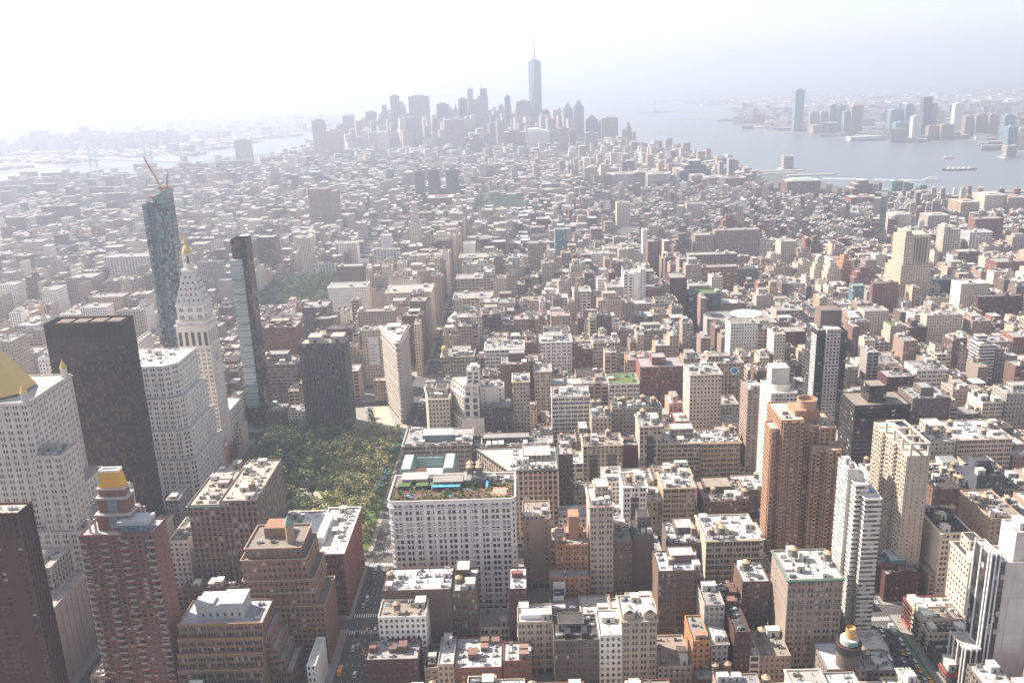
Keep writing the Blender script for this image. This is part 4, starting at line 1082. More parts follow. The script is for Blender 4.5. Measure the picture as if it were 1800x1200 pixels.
# brick apartment tower with gold cap
take(-209, -168, 439, 457)
B = Bld('apartment_tower', 'tall red brick balcony tower crowned by a golden mansard cap', 'apartment tower', -189, 448)
BR = (.20, .085, .066)
A5 = dict(STY['A'], bay=3.3, gw=.60, fh=2.75, si=.20, he=.84, mix=(.34, .28, .18, .20))
hk = win_hook((0,), 100)
B.tier(-208.5, -169, 439, 456.5, 0, 106, [A5, 'N', 'B', A5], hook=hk); B.wins = hk['out']
balc = MB(); balc.box(-1.7, 1.7, -1.3, -.02, 0, .18, 0, 'nsewtb'); balc.box(-1.7, 1.7, -1.3, -1.22, .18, 1.15, 1, 'nsewt'); balc.box(-1.7, -1.62, -1.22, -.02, .18, 1.15, 1, 'ewt'); balc.box(1.62, 1.7, -1.22, -.02, .18, 1.15, 1, 'ewt')
bm = balc.mesh('balcony', [MAT['trim'], MAT['paint']])
for cx in (-206.6, -195.2, -184.8, -171):
    for i in range(25): link('balcony', bm, B.root, (.33, .285, .275), B.local(cx, 439, 6 + i * 3.95 + (0 if cx < -190 else 1.1)), 0, (1.1, 1, 1))
c = MB(); c.box(-187, -171.6, 440, 450, 105.0, 110.4, 0, 'nsew'); c.cap(rect(-187.4, -171.2, 439.6, 450.4), 112.42, 1); c.loft(rect(-187.4, -171.2, 439.6, 450.4), 110.4, rect(-187.4, -171.2, 439.6, 450.4), 112.42, 1)
for x in np.arange(-187, -171.5, 2.57): c.box(x - .12, x + .12, 439.85, 439.98, 105.5, 110.4, 2, 'newt')
c.build('glass_penthouse', [MAT['gg'], MAT['paint'], MAT['dark']], B.root, (.36, .365, .40))
t = MB(); t.box(-200.5, -182.5, 445, 456, 105, 114.5, 0, 'nsewt'); t.box(-199.3, -183.7, 446.5, 455, 114.5, 123.5, 0, 'nsewt'); t.box(-198.3, -184.7, 447.5, 454, 123.5, 128.4, 0, 'nsewt')
t.build('crown_tower', [MAT['wall']], B.root, BR)
t = MB(); t.box(-201.2, -181.8, 444.3, 456.7, 113.6, 114.7, 0, 'nsewtb'); t.box(-200, -183, 445.8, 455.7, 122.6, 123.7, 0, 'nsewtb'); t.box(-199, -184, 446.8, 454.7, 127.6, 128.6, 0, 'nsewtb')
for q in (-204, -200.9, -182.1, -180):
    for r_ in (443.2, 457): t.box(q - .5, q + .5, r_ - .5, r_ + .5, 105, 113, 0, 'nsewt')
t.build('stone_band', [MAT['trim']], B.root, (.42, .385, .36))
g = MB(); g.box(-194, -189, 444.9, 444.98, 106.5, 113.2, 0, 'n'); g.box(-194, -189, 446.4, 446.48, 115.2, 122.2, 0, 'n')
for z in (109, 111.5, 117.5, 120): g.box(-194, -189, 444.82 if z < 114 else 446.32, 444.88 if z < 114 else 446.38, z, z + .2, 1, 'n')
g.build('tall_glazing', [MAT['gg2'], MAT['steel']], B.root)
g = MB(); g.loft(rect(-198, -185, 447.8, 453.8), 128.61, rect(-196.6, -186.6, 448.8, 453), 137, 0); gp = g.build('gold_cap', [MAT['gtile']], B.root)
g = MB(); g.box(-196.9, -186.3, 448.6, 449.4, 137, 138.4, 0, 'nsewtb'); g.box(-196.9, -186.3, 452.4, 453.2, 137, 138.4, 0, 'nsewtb'); g.box(-196.9, -196.1, 449.4, 452.4, 137, 138.4, 0, 'ewtb'); g.box(-187.1, -186.3, 449.4, 452.4, 137, 138.4, 0, 'ewtb'); g.cap(rect(-196.1, -187.1, 449.4, 452.4), 137.2, 1)
g.build('white_rim', [MAT['white'], MAT['dark']], gp, off=B.root.location)
B.finish(BR, (.45, .43, .42))

# terraced brown block in front
take(-164, -96, 432, 463)
B = Bld('office_building', 'terraced brown brick block with grey penthouse at the photo\'s lower left', 'office building', -140, 447)
TW = (.24, .145, .095); F4 = dict(STY['F'], bay=5.0, gw=.8, fh=3.9)
hk = win_hook((0,), 100)
B.tier(-164, -117.5, 439, 463, 0, 50, [F4, F4, 'B', 'N'], hook=hk); B.wins = hk['out']
for i, (dx, z) in enumerate(((3, 42), (6, 34), (9, 26), (13, 18))): B.tier(-117.4 + (i and (0, 3, 6, 9)[i]), -117.4 + dx, 440 + i * .4, 463, 0, z, [F4, F4, 'B', 'B'], par=.9)
B.tier(-164, -117.6, 436.4, 438.9, 0, 42.4, [F4, 'B', 'B', 'B'], par=.8); B.tier(-164, -117.7, 433.6, 436.3, 0, 34.5, [F4, 'B', 'B', 'B'], par=.8); B.tier(-164, -117.8, 430.6, 433.5, 0, 26.4, [F4, 'B', 'B', 'B'], par=.8)
p_ = MB(); p_.box(-155, -129, 445, 459, 48.9, 58, 0, 'nsewt'); p_.box(-155.3, -145, 444.7, 452, 57.9, 59.5, 1, 'nsewt'); p_.box(-142, -128.8, 444.8, 459.2, 57.95, 58.9, 1, 'nsewt')
for i in range(6): p_.box(-152 + i * 4, -150.9 + i * 4, 444.93, 444.99, 51, 53, 2, 'n')
p_.build('penthouse', [MAT['paint'], MAT['wall'], MAT['gd']], B.root, (.42, .41, .42))
m = MB()
for z in (49.9, 42.4, 34.5, 26.4): m.box(-164.2, -117.2, {49.9: 438.8, 42.4: 436.2, 34.5: 433.4, 26.4: 430.4}[z], {49.9: 439.3, 42.4: 436.8, 34.5: 434, 26.4: 431}[z], z, z + .5, 0, 'nsewtb')
m.build('brick_coping', [MAT['trim']], B.root, (.40, .20, .10))
B.clutter(-128, -118, 440, 462, 49, 0, 0, 3, 3); B.finish(TW, (.40, .40, .43))

# brown setback tower with hexagonal green-capped turret
take(-137, -91, 470, 501)
B = Bld('office_tower', 'brown brick setback tower with small green-capped hexagonal turret', 'office tower', -114, 486)
TB = (.255, .14, .09); L4 = dict(STY['L'], bay=2.9, gw=.58, fh=3.6)
hk = win_hook((0, 1), 100)
B.tier(-137, -91.2, 470, 501, 0, 40, [L4, L4, 'B', 'N'], hook=None)
B.tier(-136.9, -95.5, 470.6, 500.9, 40, 57, [L4, L4, 'B', 'N'], hook=hk); B.wins = hk['out']
B.tier(-136.4, -99, 471.2, 500.8, 57, 70, [L4, L4, 'B', 'N']); B.tier(-134, -102, 473, 500.7, 70, 76.5, [L4, L4, 'B', 'N'])
p_ = MB(); p_.box(-126, -113, 486, 498, 75.5, 82, 0, 'nsewt'); p_.build('penthouse', [MAT['wall']], B.root, TB)
for z, r_ in ((39.6, (-137.1, -91.1, 469.9, 501)), (48.2, (-137, -95.4, 470.5, 501)), (56.6, (-137, -95.4, 470.5, 501)), (69.6, (-136.5, -98.9, 471.1, 500.9)), (75.9, (-134.1, -101.9, 472.9, 500.8))): B.cornice(rect(*r_), z, .7, .4)
h_ = MB(); h_.drum(-109.5, 481, 2.6, 2.6, 75.5, 87, 6, 0, False); hp = h_.build('turret', [MAT['wall']], B.root, (.34, .235, .17))
h_ = MB(); h_.drum(-109.5, 481, 2.9, .15, 87, 93, 6, 0, False); h_.build('turret_cap', [MAT['copper']], hp, off=B.root.location)
B.clutter(-132, -114, 475, 486, 75.5, 0, 0, 4, 3); B.finish(TB, (.22, .19, .17), (.40, .30, .245))

# old dark office block before the park, brick block with white cornice
take(-184, -140, 519, 581)
B = Bld('office_building', 'grey-brown piered office block with crowded flat roof beside the park', 'office building', -161, 550)
P5 = dict(STY['P'], bay=3.3, pw=.4, fh=3.7)
hk = None
B.tier(-183, -163.1, 519, 581, 0, 82, [P5, 'N', 'B', 'N']); B.tier(-163, -140, 519.6, 581, 0, 84, [P5, P5, 'B', 'B'])
B.cornice(rect(-183, -163.2, 519, 581), 79.8, 1.3, .8)
B.clutter(-182, -164, 520, 580, 81, 0, 4, 8, 5, (.35, .32, .30)); B.clutter(-162, -141, 521, 580, 83, 1, 4, 8, 5, (.55, .50, .46))
B.finish((.24, .185, .155), (.42, .36, .31), (.20, .24, .22))
take(-139, -89, 519, 581)
B = Bld('apartment_building', 'red brick block with white cornice and deep white light court by the park corner', 'apartment building', -114, 550)
hk = win_hook((1,), 100); D6 = dict(STY['D'], bay=4.6)
B.tier(-138, -110.1, 519, 581, 0, 44, [D6, 'B', D6, 'N']); B.tier(-110, -89, 519.4, 581, 6.5, 46, [D6, D6, D6, 'B'], hook=hk); B.wins = hk['out']
B.tier(-110, -88.8, 519.2, 581.1, 0, 6.5, 'DDDB', par=0, roof=False)
B.cornice(rect(-110, -89, 519.4, 581), 44.4, 1.6, 1.0); B.cornice(rect(-138, -110.2, 519, 581), 42.6, 1.4, .9)
c = MB(); c.box(-122, -104, 532, 566, 43.2, 50, 0, 'nsew'); c.cap(rect(-122.5, -103.5, 531.5, 566.5), 50.02, 1); c.build('white_penthouse', [MAT['white'], MAT['roof']], B.root, (.6, .6, .6))
B.clutter(-137, -123, 521, 580, 43, 0, 3, 5, 4); B.clutter(-103, -90, 521, 580, 45, 0, 2, 6, 4)
B.finish((.20, .078, .06), (.56, .53, .50), (.70, .69, .66))

# pale tower block with gold pyramid
take(-352, -247, 519, 590)
B = Bld('office_tower', 'pale limestone tower with a great gold pyramid roof at the left edge', 'office tower', -305, 551)
NL = (.56, .50, .46); N1 = dict(STY['D'], bay=5.6, gw=.52, fh=4.1)
hk = win_hook((0, 1), 100)
B.tier(-350, -249, 519, 589, 0, 66, [N1, N1, 'B', 'B']); B.tier(-274.3, -256, 520.5, 541, 66, 117, [N1, N1, 'N', 'B'], hook=hk); B.wins = hk['out']
B.tier(-348, -274.5, 527, 582, 66, 150, [N1, N1, 'B', 'B']); B.tier(-274.3, -262, 541.1, 578, 66, 84, [N1, N1, 'N', 'B'])
B.cornice(rect(-348, -274.5, 527, 582), 147.5, 1.5, .7); B.cornice(rect(-274.2, -256, 520.5, 541), 114.6, 1.2, .5)
g = MB(); O8 = ring(-311, 553, 25.5, 8, R(22.5)); g.loft(O8, 150.5, ring(-311, 554, 1.2, 8, R(22.5)), 187, 0); g.build('gold_pyramid', [MAT['gold']], B.root)
for px, py in ((-277.5, 530), (-345, 530), (-277.5, 579)):
    t = MB(); t.drum(px, py, 2.4, 2.2, 149, 155, 8, 0); tt = t.build('corner_turret', [MAT['trim']], B.root, NL)
    t = MB(); t.drum(px, py, 2.6, .1, 155, 161, 8, 0, False); t.build('gold_tip', [MAT['gold']], tt, off=B.root.location)
B.clutter(-273, -257, 522, 540, 116, 0, 1, 8, 2, (.3, .29, .28)); B.clutter(-255.5, -250, 522, 586, 65, 0, 0, 2, 2); B.finish(NL, (.40, .37, .36), (.52, .46, .42))

# bronze-black slab
take(-307, -250, 614, 636)
B = Bld('office_tower', 'huge bronze-black office slab with flat rimmed roof beside the park', 'office tower', -278, 625, glass=('gk', 'gk', 'gk2', 'gk2'))
K1 = dict(STY['L'], bay=1.75, gw=.82, fh=3.9, si=.22, he=.86, rec=.45, mix=(.44, .22, .20, .14))
hk = win_hook((0,), 100)
B.tier(-305.8, -251, 615, 635, 0, 161, [K1, K1, 'B', K1], hook=hk, par=0, roof=False); B.wins = hk['out']
B.tier(-305.8, -251, 615, 635, 161.02, 176, [dict(STY['P'], bay=3.5, pw=.12, fh=14, mix=(1, 0, 0, 0))] * 4, par=3.2, top=.6)
for i in range(4): B.bulk(-300 + i * 12, -291 + i * 12, 622, 632, 172.8, 2.4, (.15, .105, .09))
B.clutter(-303, -253, 616.5, 622, 172.8, 0, 0, 8, 3); B.finish((.042, .028, .021), (.27, .18, .14))

# white stepped block with arched portal
take(-345, -240, 680, 746)
B = Bld('office_building', 'massive white stepped limestone block right of the bronze-black slab', 'office building', -292, 712)
WL = (.62, .575, .54); D7 = dict(STY['D'], bay=6.0, gw=.56, fh=4.0)
hk = win_hook((0, 1), 100)
def cham(x0, x1, y0, y1, c): return [(x0, y0), (x1 - c, y0), (x1, y0 + c), (x1, y1), (x0, y1)]
for i, (r_, z0, z1) in enumerate((((-344, -240, 680, 746, 5), 0, 42), ((-340, -243, 683, 745, 6), 42, 66), ((-336, -246.5, 687, 744, 7), 66, 92), ((-330, -251, 692, 743, 9), 92, 119))):
    B.prism(cham(*r_), z0, z1, [D7, D7, D7, 'B', 'B'], base=0, hook=hk if i == 2 else None)
B.wins = hk['out']
a_ = MB()
a_.poly([(-262, 679.93, 0)] + [(-266 + 4 * math.cos(t), 679.93, 9 + 4 * math.sin(t)) for t in np.linspace(0, math.pi, 10)] + [(-270, 679.93, 0)], 0); a_.build('portal_arch', [MAT['gd']], B.root)
B.clutter(-328, -262, 700, 742, 118, 0, 3, 6, 4, (.6, .58, .55)); B.finish(WL, (.66, .64, .62))

# campanile with clocks, pyramid and gold lantern
take(-280, -247, 768, 830)
B = Bld('clock_tower', 'white campanile with great clock faces, pyramid roof and golden lantern', 'clock tower', -263, 783)
ML = (.66, .595, .545); T3 = dict(STY['D'], bay=4.9, gw=.62, nw=3, fh=4.0, gap=.08, mix=(.5, .2, .2, .1))
hk = win_hook((0, 1), 100)
x0, x1, y0, y1 = -277, -249, 770, 796
B.tier(x0, x1, y0, y1, 0, 110, [T3, T3, 'B', 'B'], par=0, roof=False, top=.5, hook=hk); B.wins = hk['out']
B.tier(x0, x1, y0, y1, 110.02, 131, [dict(STY['L'], bay=5.2, gw=.56, fh=18, si=.12, he=.80, rec=1.2, mix=(.2, .2, .6, 0))] * 2 + ['B', 'B'], par=0, top=2.4)
B.tier(x0 + .4, x1 - .4, y0 + .4, y1 - .4, 131.02, 135, 'BBBB', par=.6)
B.cornice(rect(x0, x1, y0, y1), 109.6, .9, .6); B.cornice(rect(x0, x1, y0, y1), 130, 1.3, 1.1)
B.tier(x0 + 2, x1 - 2, y0 + 2, y1 - 2, 134.4, 149, [dict(STY['D'], bay=7, gw=.5, nw=3, fh=6.0, gap=.07)] * 4, par=0, roof=False)
B.cornice(rect(x0 + 2, x1 - 2, y0 + 2, y1 - 2), 148, 1.0, .7)
for i, (dx, w, h) in enumerate(((0, 1, 1),)): pass
py = MB(); py.loft(rect(x0 + 2, x1 - 2, y0 + 2, y1 - 2), 149.02, rect(-268, -258, 778, 788), 177, 0); py.build('pyramid_roof', [MAT['trim']], B.root, (.56, .52, .49))
for k in range(5):                                        # dormers on the pyramid
    z = 152 + k * 5; t = (z - 149) / 28; hx = 12 + (5 - 12) * t; hy = 11 + (5 - 11) * t; n = (5, 4, 4, 3, 2)[k]
    for j in range(n):
        d = (j - (n - 1) / 2) * 4.2
        for side in (0, 1):
            m = MB()
            if side == 0: m.box(-263 + d - .7, -263 + d + .7, 783 - hy - .35, 783 - hy + 1.6, z, z + 2.0, 0, 'ewt'); m.q([((-263 + d - .7, 783 - hy - .35, z), (-263 + d + .7, 783 - hy - .35, z), (-263 + d + .7, 783 - hy - .35, z + 2), (-263 + d - .7, 783 - hy - .35, z + 2))], 1)
            else: m.box(-263 + hx - 1.6, -263 + hx + .35, 783 + d - .7, 783 + d + .7, z, z + 2.0, 0, 'nst'); m.q([((-263 + hx + .35, 783 + d - .7, z), (-263 + hx + .35, 783 + d + .7, z), (-263 + hx + .35, 783 + d + .7, z + 2), (-263 + hx + .35, 783 + d - .7, z + 2))], 1)
            m.build('dormer', [MAT['trim'], MAT['gd']], B.root, ML)
l_ = MB(); l_.box(-268.6, -257.4, 777.4, 788.6, 177, 179.5, 0, 'nsewtb'); l_.drum(-263, 783, 4.4, 4.2, 179.5, 184, 8, 0)
for i in range(8): a = 2 * math.pi * i / 8; l_.drum(-263 + 3.6 * math.cos(a), 783 + 3.6 * math.sin(a), .5, .5, 184, 191.5, 6, 0, False)
l_.drum(-263, 783, 2.2, 2.2, 184, 191.5, 8, 1, False); l_.drum(-263, 783, 4.6, 4.6, 191.5, 192.6, 8, 0)
lan = l_.build('lantern', [MAT['trim'], MAT['gd']], B.root, ML)
g = MB()
for i in range(6): t0, t1 = i / 6 * 1.5, (i + 1) / 6 * 1.5; g.drum(-263, 783, 4.2 * math.cos(t0), max(.4, 4.2 * math.cos(t1)), 192.6 + 7.5 * math.sin(t0), 192.6 + 7.5 * math.sin(t1), 14, 0, False)
g.drum(-263, 783, 1.5, 1.3, 199.5, 203.5, 8, 0); g.drum(-263, 783, 1.7, .1, 203.5, 212, 8, 0, False)
g.build('gold_dome', [MAT['gold']], lan, off=B.root.location)
for f_n in (0, 1):
    ck = MB()
    def cpt(r, t, d): return (-263 + r * math.cos(t), 770 - d, 98.5 + r * math.sin(t)) if f_n == 0 else (-249 + d, 783 + r * math.cos(t), 98.5 + r * math.sin(t))
    ck.poly([cpt(4.3, t, .10) for t in np.linspace(0, 2 * math.pi, 33)[:-1]], 0); ck.poly([cpt(3.7, t, .14) for t in np.linspace(0, 2 * math.pi, 33)[:-1]], 1); ck.poly([cpt(2.6, t, .18) for t in np.linspace(0, 2 * math.pi, 33)[:-1]], 0)
    ck.poly([cpt(1.6, t, .22) for t in np.linspace(0, 2 * math.pi, 25)[:-1]], 3)
    for i in range(12):
        t = i * math.pi / 6; ck.q([(cpt(2.8, t - .05, .2), cpt(3.6, t - .05, .2), cpt(3.6, t + .05, .2), cpt(2.8, t + .05, .2))], 2)
    for t, r_, w in ((math.pi / 2 + .3, 2.3, .1), (-math.pi / 2, 3.2, .06)): ck.q([(cpt(.3, t - .6, .26), cpt(r_, t - w * .3, .26), cpt(r_, t + w * .3, .26), cpt(.3, t + .6, .26))], 2)
    ck.build('clock_face', [MAT['trim'], MAT['steel'], MAT['dark'], MAT['copper']], B.root, (.62, .58, .54))
B.tier(-278, -247.6, 797, 829, 0, 42, ['B', 'P', 'B', 'B'])
B.finish(ML, (.55, .5, .46), (.64, .58, .53))

# glass tower under construction, with its two cranes
take(-336, -300, 870, 908)
B = Bld('glass_tower', 'tall blue glass tower still under construction with cranes on top', 'glass tower', -318, 889, glass=('gg', 'gm', 'gg2', 'gd'))
X1 = dict(STY['X'], mix=(.36, .26, .26, .12)); 
B.tier(-334, -329.5, 871, 888, 0, 226, [X1, X1, X1, X1], par=1.5)
B.tier(-329.45, -322.5, 873, 888, 0, 228, [dict(STY['F'], fh=3.6, bay=2.6, nw=1, gw=.7, mix=(.55, .2, .2, .05)), 'B', X1, 'B'], par=.5)
s = MB()
B.tier(-322.45, -308, 870, 886, 0, 231, [X1, X1, X1, X1], par=0)
s.q([((-322.45, 870, 231), (-308, 870, 231), (-308, 870, 239.5), (-322.45, 870, 232)), ((-308, 870, 231), (-308, 886, 231), (-308, 886, 239.5), (-308, 870, 239.5)), ((-322.45, 886, 231), (-322.45, 870, 231), (-322.45, 870, 232), (-322.45, 886, 232))], 0)
s.build('slanted_screen', [MAT['gg']], B.root)
h = MB(); 
for z in range(6, 224, 6): h.box(-329.4, -322.6, 871.6, 872.9, z, z + .4, 0, 'nsewtb')
for x in (-329.3, -326, -322.9): h.box(x, x + .25, 871.4, 871.65, 0, 230, 0, 'nsew')
h.build('hoist_frame', [MAT['steel']], B.root)
h = MB(); h.box(-328, -314, 876, 880, 231, 233.5, 0, 'nsewt'); h.build('roof_rig', [MAT['orange']], B.root)
B.finish((.12, .15, .18), (.4, .3, .26))
def crane(base, tip, jib, label):
    o = empty('tower_crane', base, label, 'crane')
    b = Vector(base); m = MB()
    for sx in (-.8, .8):
        for sy in (-.8, .8): m.bar(b + Vector((sx, sy, 0)), b + Vector((sx, sy, 8)), .3)
    for z in range(0, 8, 2): m.bar(b + Vector((-.8, -.8, z)), b + Vector((.8, -.8, z + 2)), .2); m.bar(b + Vector((.8, -.8, z)), b + Vector((.8, .8, z + 2)), .2)
    m.build('mast', [MAT['orange']], o)
    c_ = MB(); p = b + Vector((0, 0, 8)); c_.box(p.x - 2, p.x + 2, p.y - 2, p.y + 2, p.z, p.z + 2.4); c_.bar(p + Vector((0, 0, 1)), p + (p - Vector(tip)).normalized() * 7 * Vector((1, 1, .1)), 2.2)
    c_.build('cab', [MAT['orange']], o)
    j = MB(); t = Vector(tip)
    n = 14
    for sx in (-.7, .7):
        for sz in (0, 1.4): j.bar(p + Vector((sx, 0, 2 + sz)), t + Vector((sx * .3, 0, sz * .3)), .3)
    for i in range(n):
        a = p.lerp(t, i / n) + Vector((-.7 * (1 - i / n * .7), 0, 2 * (1 - i / n))); c2 = p.lerp(t, (i + 1) / n) + Vector((.7 * (1 - (i + 1) / n * .7), 0, 1.4 + 2 * (1 - (i + 1) / n))); j.bar(a, c2, .22)
    j.build('jib', [MAT['orange']], o)
    w = MB(); w.bar(t, p + Vector((3, 1, 7)), .12); w.bar(p + Vector((0, 0, 2)), p + Vector((3, 1, 7)), .3); w.build('cable', [MAT['dark']], o)
crane((-317, 880, 231.2), (-328.5, 878, 270), 0, 'long orange lattice crane leaning left atop the unfinished glass tower')
crane((-311.5, 882, 231.2), (-308.5, 881, 254), 0, 'short orange crane pointing right atop the unfinished glass tower')

# slim pod tower
take(-258, -230, 846, 878)
B = Bld('glass_tower', 'slim bronze tower with stacked white glass pods beside the park', 'glass tower', -243, 858, glass=('gk', 'gd', 'gk2', 'gw'))
B.tier(-246, -231.5, 850, 868, 0, 193, [dict(STY['X'], bay=1.8)] * 2 + ['B', dict(STY['X'], bay=1.8)], par=3)
pod = MB()
for i, z in enumerate(np.arange(24, 172, 21.5)):
    for k in range(6):
        za = z + k * 3.45
        pod.box(-248.5, -236.5, 847, 849.9, za, za + 3.2, 0 if k % 2 else 1, 'nsewtb'); pod.box(-248.5, -246.1, 849.95, 864, za, za + 3.2, 0 if k % 2 else 1, 'nsewtb')
        pod.box(-248.6, -236.4, 846.9, 849.92, za + 3.2, za + 3.42, 2, 'nsewtb')
pod.build('glass_pod', [MAT['gg2'], MAT['gg'], MAT['white']], B.root)
B.tier(-258, -231, 869, 877, 0, 18, 'XXBX'); B.finish((.035, .025, .02), (.2, .15, .12))

# dark gridded apartment tower
take(-192, -145, 847, 880); take(-145, -121, 832, 905); take(-150, -118, 905, 985)
B = Bld('apartment_tower', 'dark grey gridded apartment tower left of the triangular tower', 'apartment tower', -168, 863)
G1 = dict(STY['P'], bay=3.9, pw=.28, fh=2.95, mix=(.7, .12, .12, .06), spm=0)
B.tier(-191.5, -145.5, 847, 869, 0, 89, [G1, G1, 'B', G1], par=2)
m = MB()
for i in range(12): m.box(-190 + i * 3.9, -188.2 + i * 3.9, 846, 846.95, 4, 85, 0, 'newt')
m.build('balcony_stack', [MAT['wall']], B.root, (.10, .095, .095))
for x in (-182, -160): B.bulk(x, x + 12, 852, 866, 87, 7, (.38, .33, .29))
B.finish((.135, .125, .12), (.42, .38, .33))

# triangular tower
take(-123, -90, 848, 916)
B = Bld('flatiron_tower', 'triangular limestone tower with rounded prow and heavy cornice between two avenues', 'office tower', -102, 890)
nose = [(-95.2 + 2.4 * math.cos(t), 854.2 + 2.4 * math.sin(t)) for t in np.linspace(R(200), R(352), 4)]
TRI = nose + [(-91.4, 914), (-121, 914)]
FL = (.50, .43, .37); L6 = dict(STY['L'], bay=2.9, gw=.58, fh=3.9, si=.20, he=.82, rec=.4, mix=(.6, .2, .17, .03))
hk = win_hook((3, 5), 100)
B.prism(TRI, 0, 16, [dict(L6, bay=2.0, gw=.56)] * 3 + [dict(L6, bay=3.4, gw=.66)] + ['B', dict(L6, bay=3.4, gw=.66)], par=0, roof=False, base=6)
B.prism(offset(TRI, -.3), 16.02, 74, [dict(L6, bay=2.0, gw=.56)] * 3 + [L6, 'B', L6], par=0, roof=False, hook=hk); B.wins = hk['out']
B.prism(TRI, 74.02, 87.5, [dict(L6, bay=2.0, gw=.56, fh=6)] * 3 + [dict(L6, fh=6, he=.75), 'B', dict(L6, fh=6, he=.75)], par=1.6)
for z, o_ in ((15.2, .5), (73.2, .6)): B.cornice(TRI, z, 1.0, o_)
B.cornice(TRI, 83.6, 2.2, 1.7)
for z in (28, 40, 52): B.cornice(offset(TRI, -.3), z, .6, .25)
B.bulk(-112, -99, 898, 910, 85.9, 4, (.55, .5, .45)); B.bulk(-100, -95, 880, 892, 85.9, 3, (.62, .6, .58)); B.clutter(-108, -97, 884, 896, 85.9, 0, 0, 3, 2)
B.finish(FL, (.62, .59, .56), (.56, .49, .43))

# white roof-garden block
take(-58, 21, 519, 575)
B = Bld('office_building', 'broad white block with paired windows and a lush roof garden', 'office building', -18, 549)
WG = (.72, .65, .63); W2 = dict(STY['D'], bay=6.45, gw=.68, fh=3.95, si=.16, he=.82, gap=.10, mix=(.50, .16, .24, .10))
hk = win_hook((0,), 100)
C5 = [(-58, 521.5), (-55.5, 519), (18.5, 519), (21, 521.5), (21, 557), (-58, 557)]
B.prism(C5, 0, 80.5, [W2, W2, dict(STY['L'], bay=2.5), W2, 'B', W2], base=6, hook=hk, top=2.4); B.wins = hk['out']
for z, o_ in ((75.4, 1.0), (63.6, .6), (59.6, .45), (79.8, .5)): B.cornice(C5, z, .8, o_)
m = MB()
for i in range(13): m.box(-55.3 + i * 6.1 - .5, -55.3 + i * 6.1 + .5, 518.72, 518.97, 7, 75, 0, 'newt')
m.build('pilaster', [MAT['wall']], B.root, (.64, .585, .565))
zd = 79.5
dk = MB(); dk.cap(rect(-56, 19, 520.5, 541), zd + .05); dk.build('roof_deck', [mat_plain('deck_planks', (.12, .07, .05), amount=.3, scale=.6)], B.root)
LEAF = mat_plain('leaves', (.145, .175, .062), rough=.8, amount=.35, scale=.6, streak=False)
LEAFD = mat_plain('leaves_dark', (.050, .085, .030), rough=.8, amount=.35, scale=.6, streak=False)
LEAFY = mat_plain('leaves_olive', (.27, .245, .10), rough=.8, amount=.3, scale=.6, streak=False)  # sunlit tone put into the leaf colour
def leaves(mb, c, rad, n, size, m=0):
    """leaf-sized faces spread through a clump"""
    d = RNG.normal(size=(n, 3)); d /= np.linalg.norm(d, axis=1)[:, None]
    P = np.asarray(c, float) + d * np.asarray(rad, float) * (RNG.random((n, 1)) ** .45)
    a = RNG.normal(size=(n, 3)); a[:, 2] *= .6; a /= np.linalg.norm(a, axis=1)[:, None]
    b = np.cross(a, d + RNG.normal(size=(n, 3)) * .5); b /= np.linalg.norm(b, axis=1)[:, None] + 1e-9
    s = size * RNG.uniform(.6, 1.3, (n, 1))
    a, b = a * s, b * s * .75
    mb.q(np.stack([P - a - b * .3, P + b * -.9 + a * .2, P + a, P + b], 1), m)
hedge = MB()
for x in np.arange(-56, 19.5, 1.5): leaves(hedge, (x, 520.2, zd + .9), (.9, .4, .7), 10, .45, int(RNG.integers(2)))
for y in np.arange(521, 541, 1.5):
    leaves(hedge, (-56.6, y, zd + .8), (.5, .9, .6), 9, .45, int(RNG.integers(2))); leaves(hedge, (19.6, y, zd + .8), (.5, .9, .6), 9, .45, int(RNG.integers(2)))
for k in range(190):
    x, y = random.uniform(-54, 18), random.uniform(521.5, 540)
    if 6 < x < 16 and 526 < y < 536: continue
    leaves(hedge, (x, y, zd + 1), (1.2, 1.0, 1.1), 22, .45, int(RNG.integers(3)))
for x in np.arange(-22, 4, 2.2): leaves(hedge, (x, 538.5, zd + 1.8), (1.8, 1.2, 1.8), 40, .5, 1)
B_h = hedge.build('roof_planting', [LEAF, LEAFD, LEAFY], B.root)
aw = MB(); aw.box(-32, -14, 533, 536, zd + 2.9, zd + 3.15, 0, 'nsewtb'); aw.box(2.5, 4, 531, 541, zd + 2.9, zd + 3.1, 0, 'nsewtb')
for x in (-31.7, -14.3): aw.box(x - .1, x + .1, 533.1, 533.3, zd, zd + 2.9, 1, 'nsew')
aw.build('blue_awning', [MAT['blue'], MAT['steel']], B.root)
pt = MB(); pt.cap(ring(11, 531, 6.5, 20), zd + .09); pt.build('round_patio', [mat_plain('patio_brick', (.42, .25, .17), amount=.3, scale=.9)], B.root)
lp = MB()
for x in (-54, -42.5, -33.5): lp.box(x, x + 8, 536.5, 541.5, zd - .4, zd + 2.6, 1, 'nsew'); lp.cap(rect(x, x + 8, 536.5, 541.5), zd + 2.62, 0)
lp.build('planted_shed_roof', [LAWN, MAT['dark']], B.root)
for (x, y) in ((-2, 545), (-8, 545), (-2, 551), (-8, 551)): B.tank(x, y, zd + 3.5, 1.25)
B.bulk(-31, -13, 539, 548, zd, 4, (.22, .21, .2)); B.bulk(-12, 2, 542, 554, zd, 3.5, (.26, .25, .24)); B.bulk(-52, -36, 544, 554, zd, 4, (.36, .34, .32))
B.clutter(3, 19, 543, 555, zd, 0, 2, 6, 4); B.clutter(-34, -13, 549, 556, zd, 0, 0, 4, 2)
ub = MB()
for k in range(6):
    x, y = random.uniform(-53, 17), random.uniform(522, 531); ub.drum(x, y, 1.1, .1, zd + 2.1, zd + 2.6, 8, 0, False); ub.box(x - .05, x + .05, y - .05, y + .05, zd, zd + 2.1, 1, 'nsew')
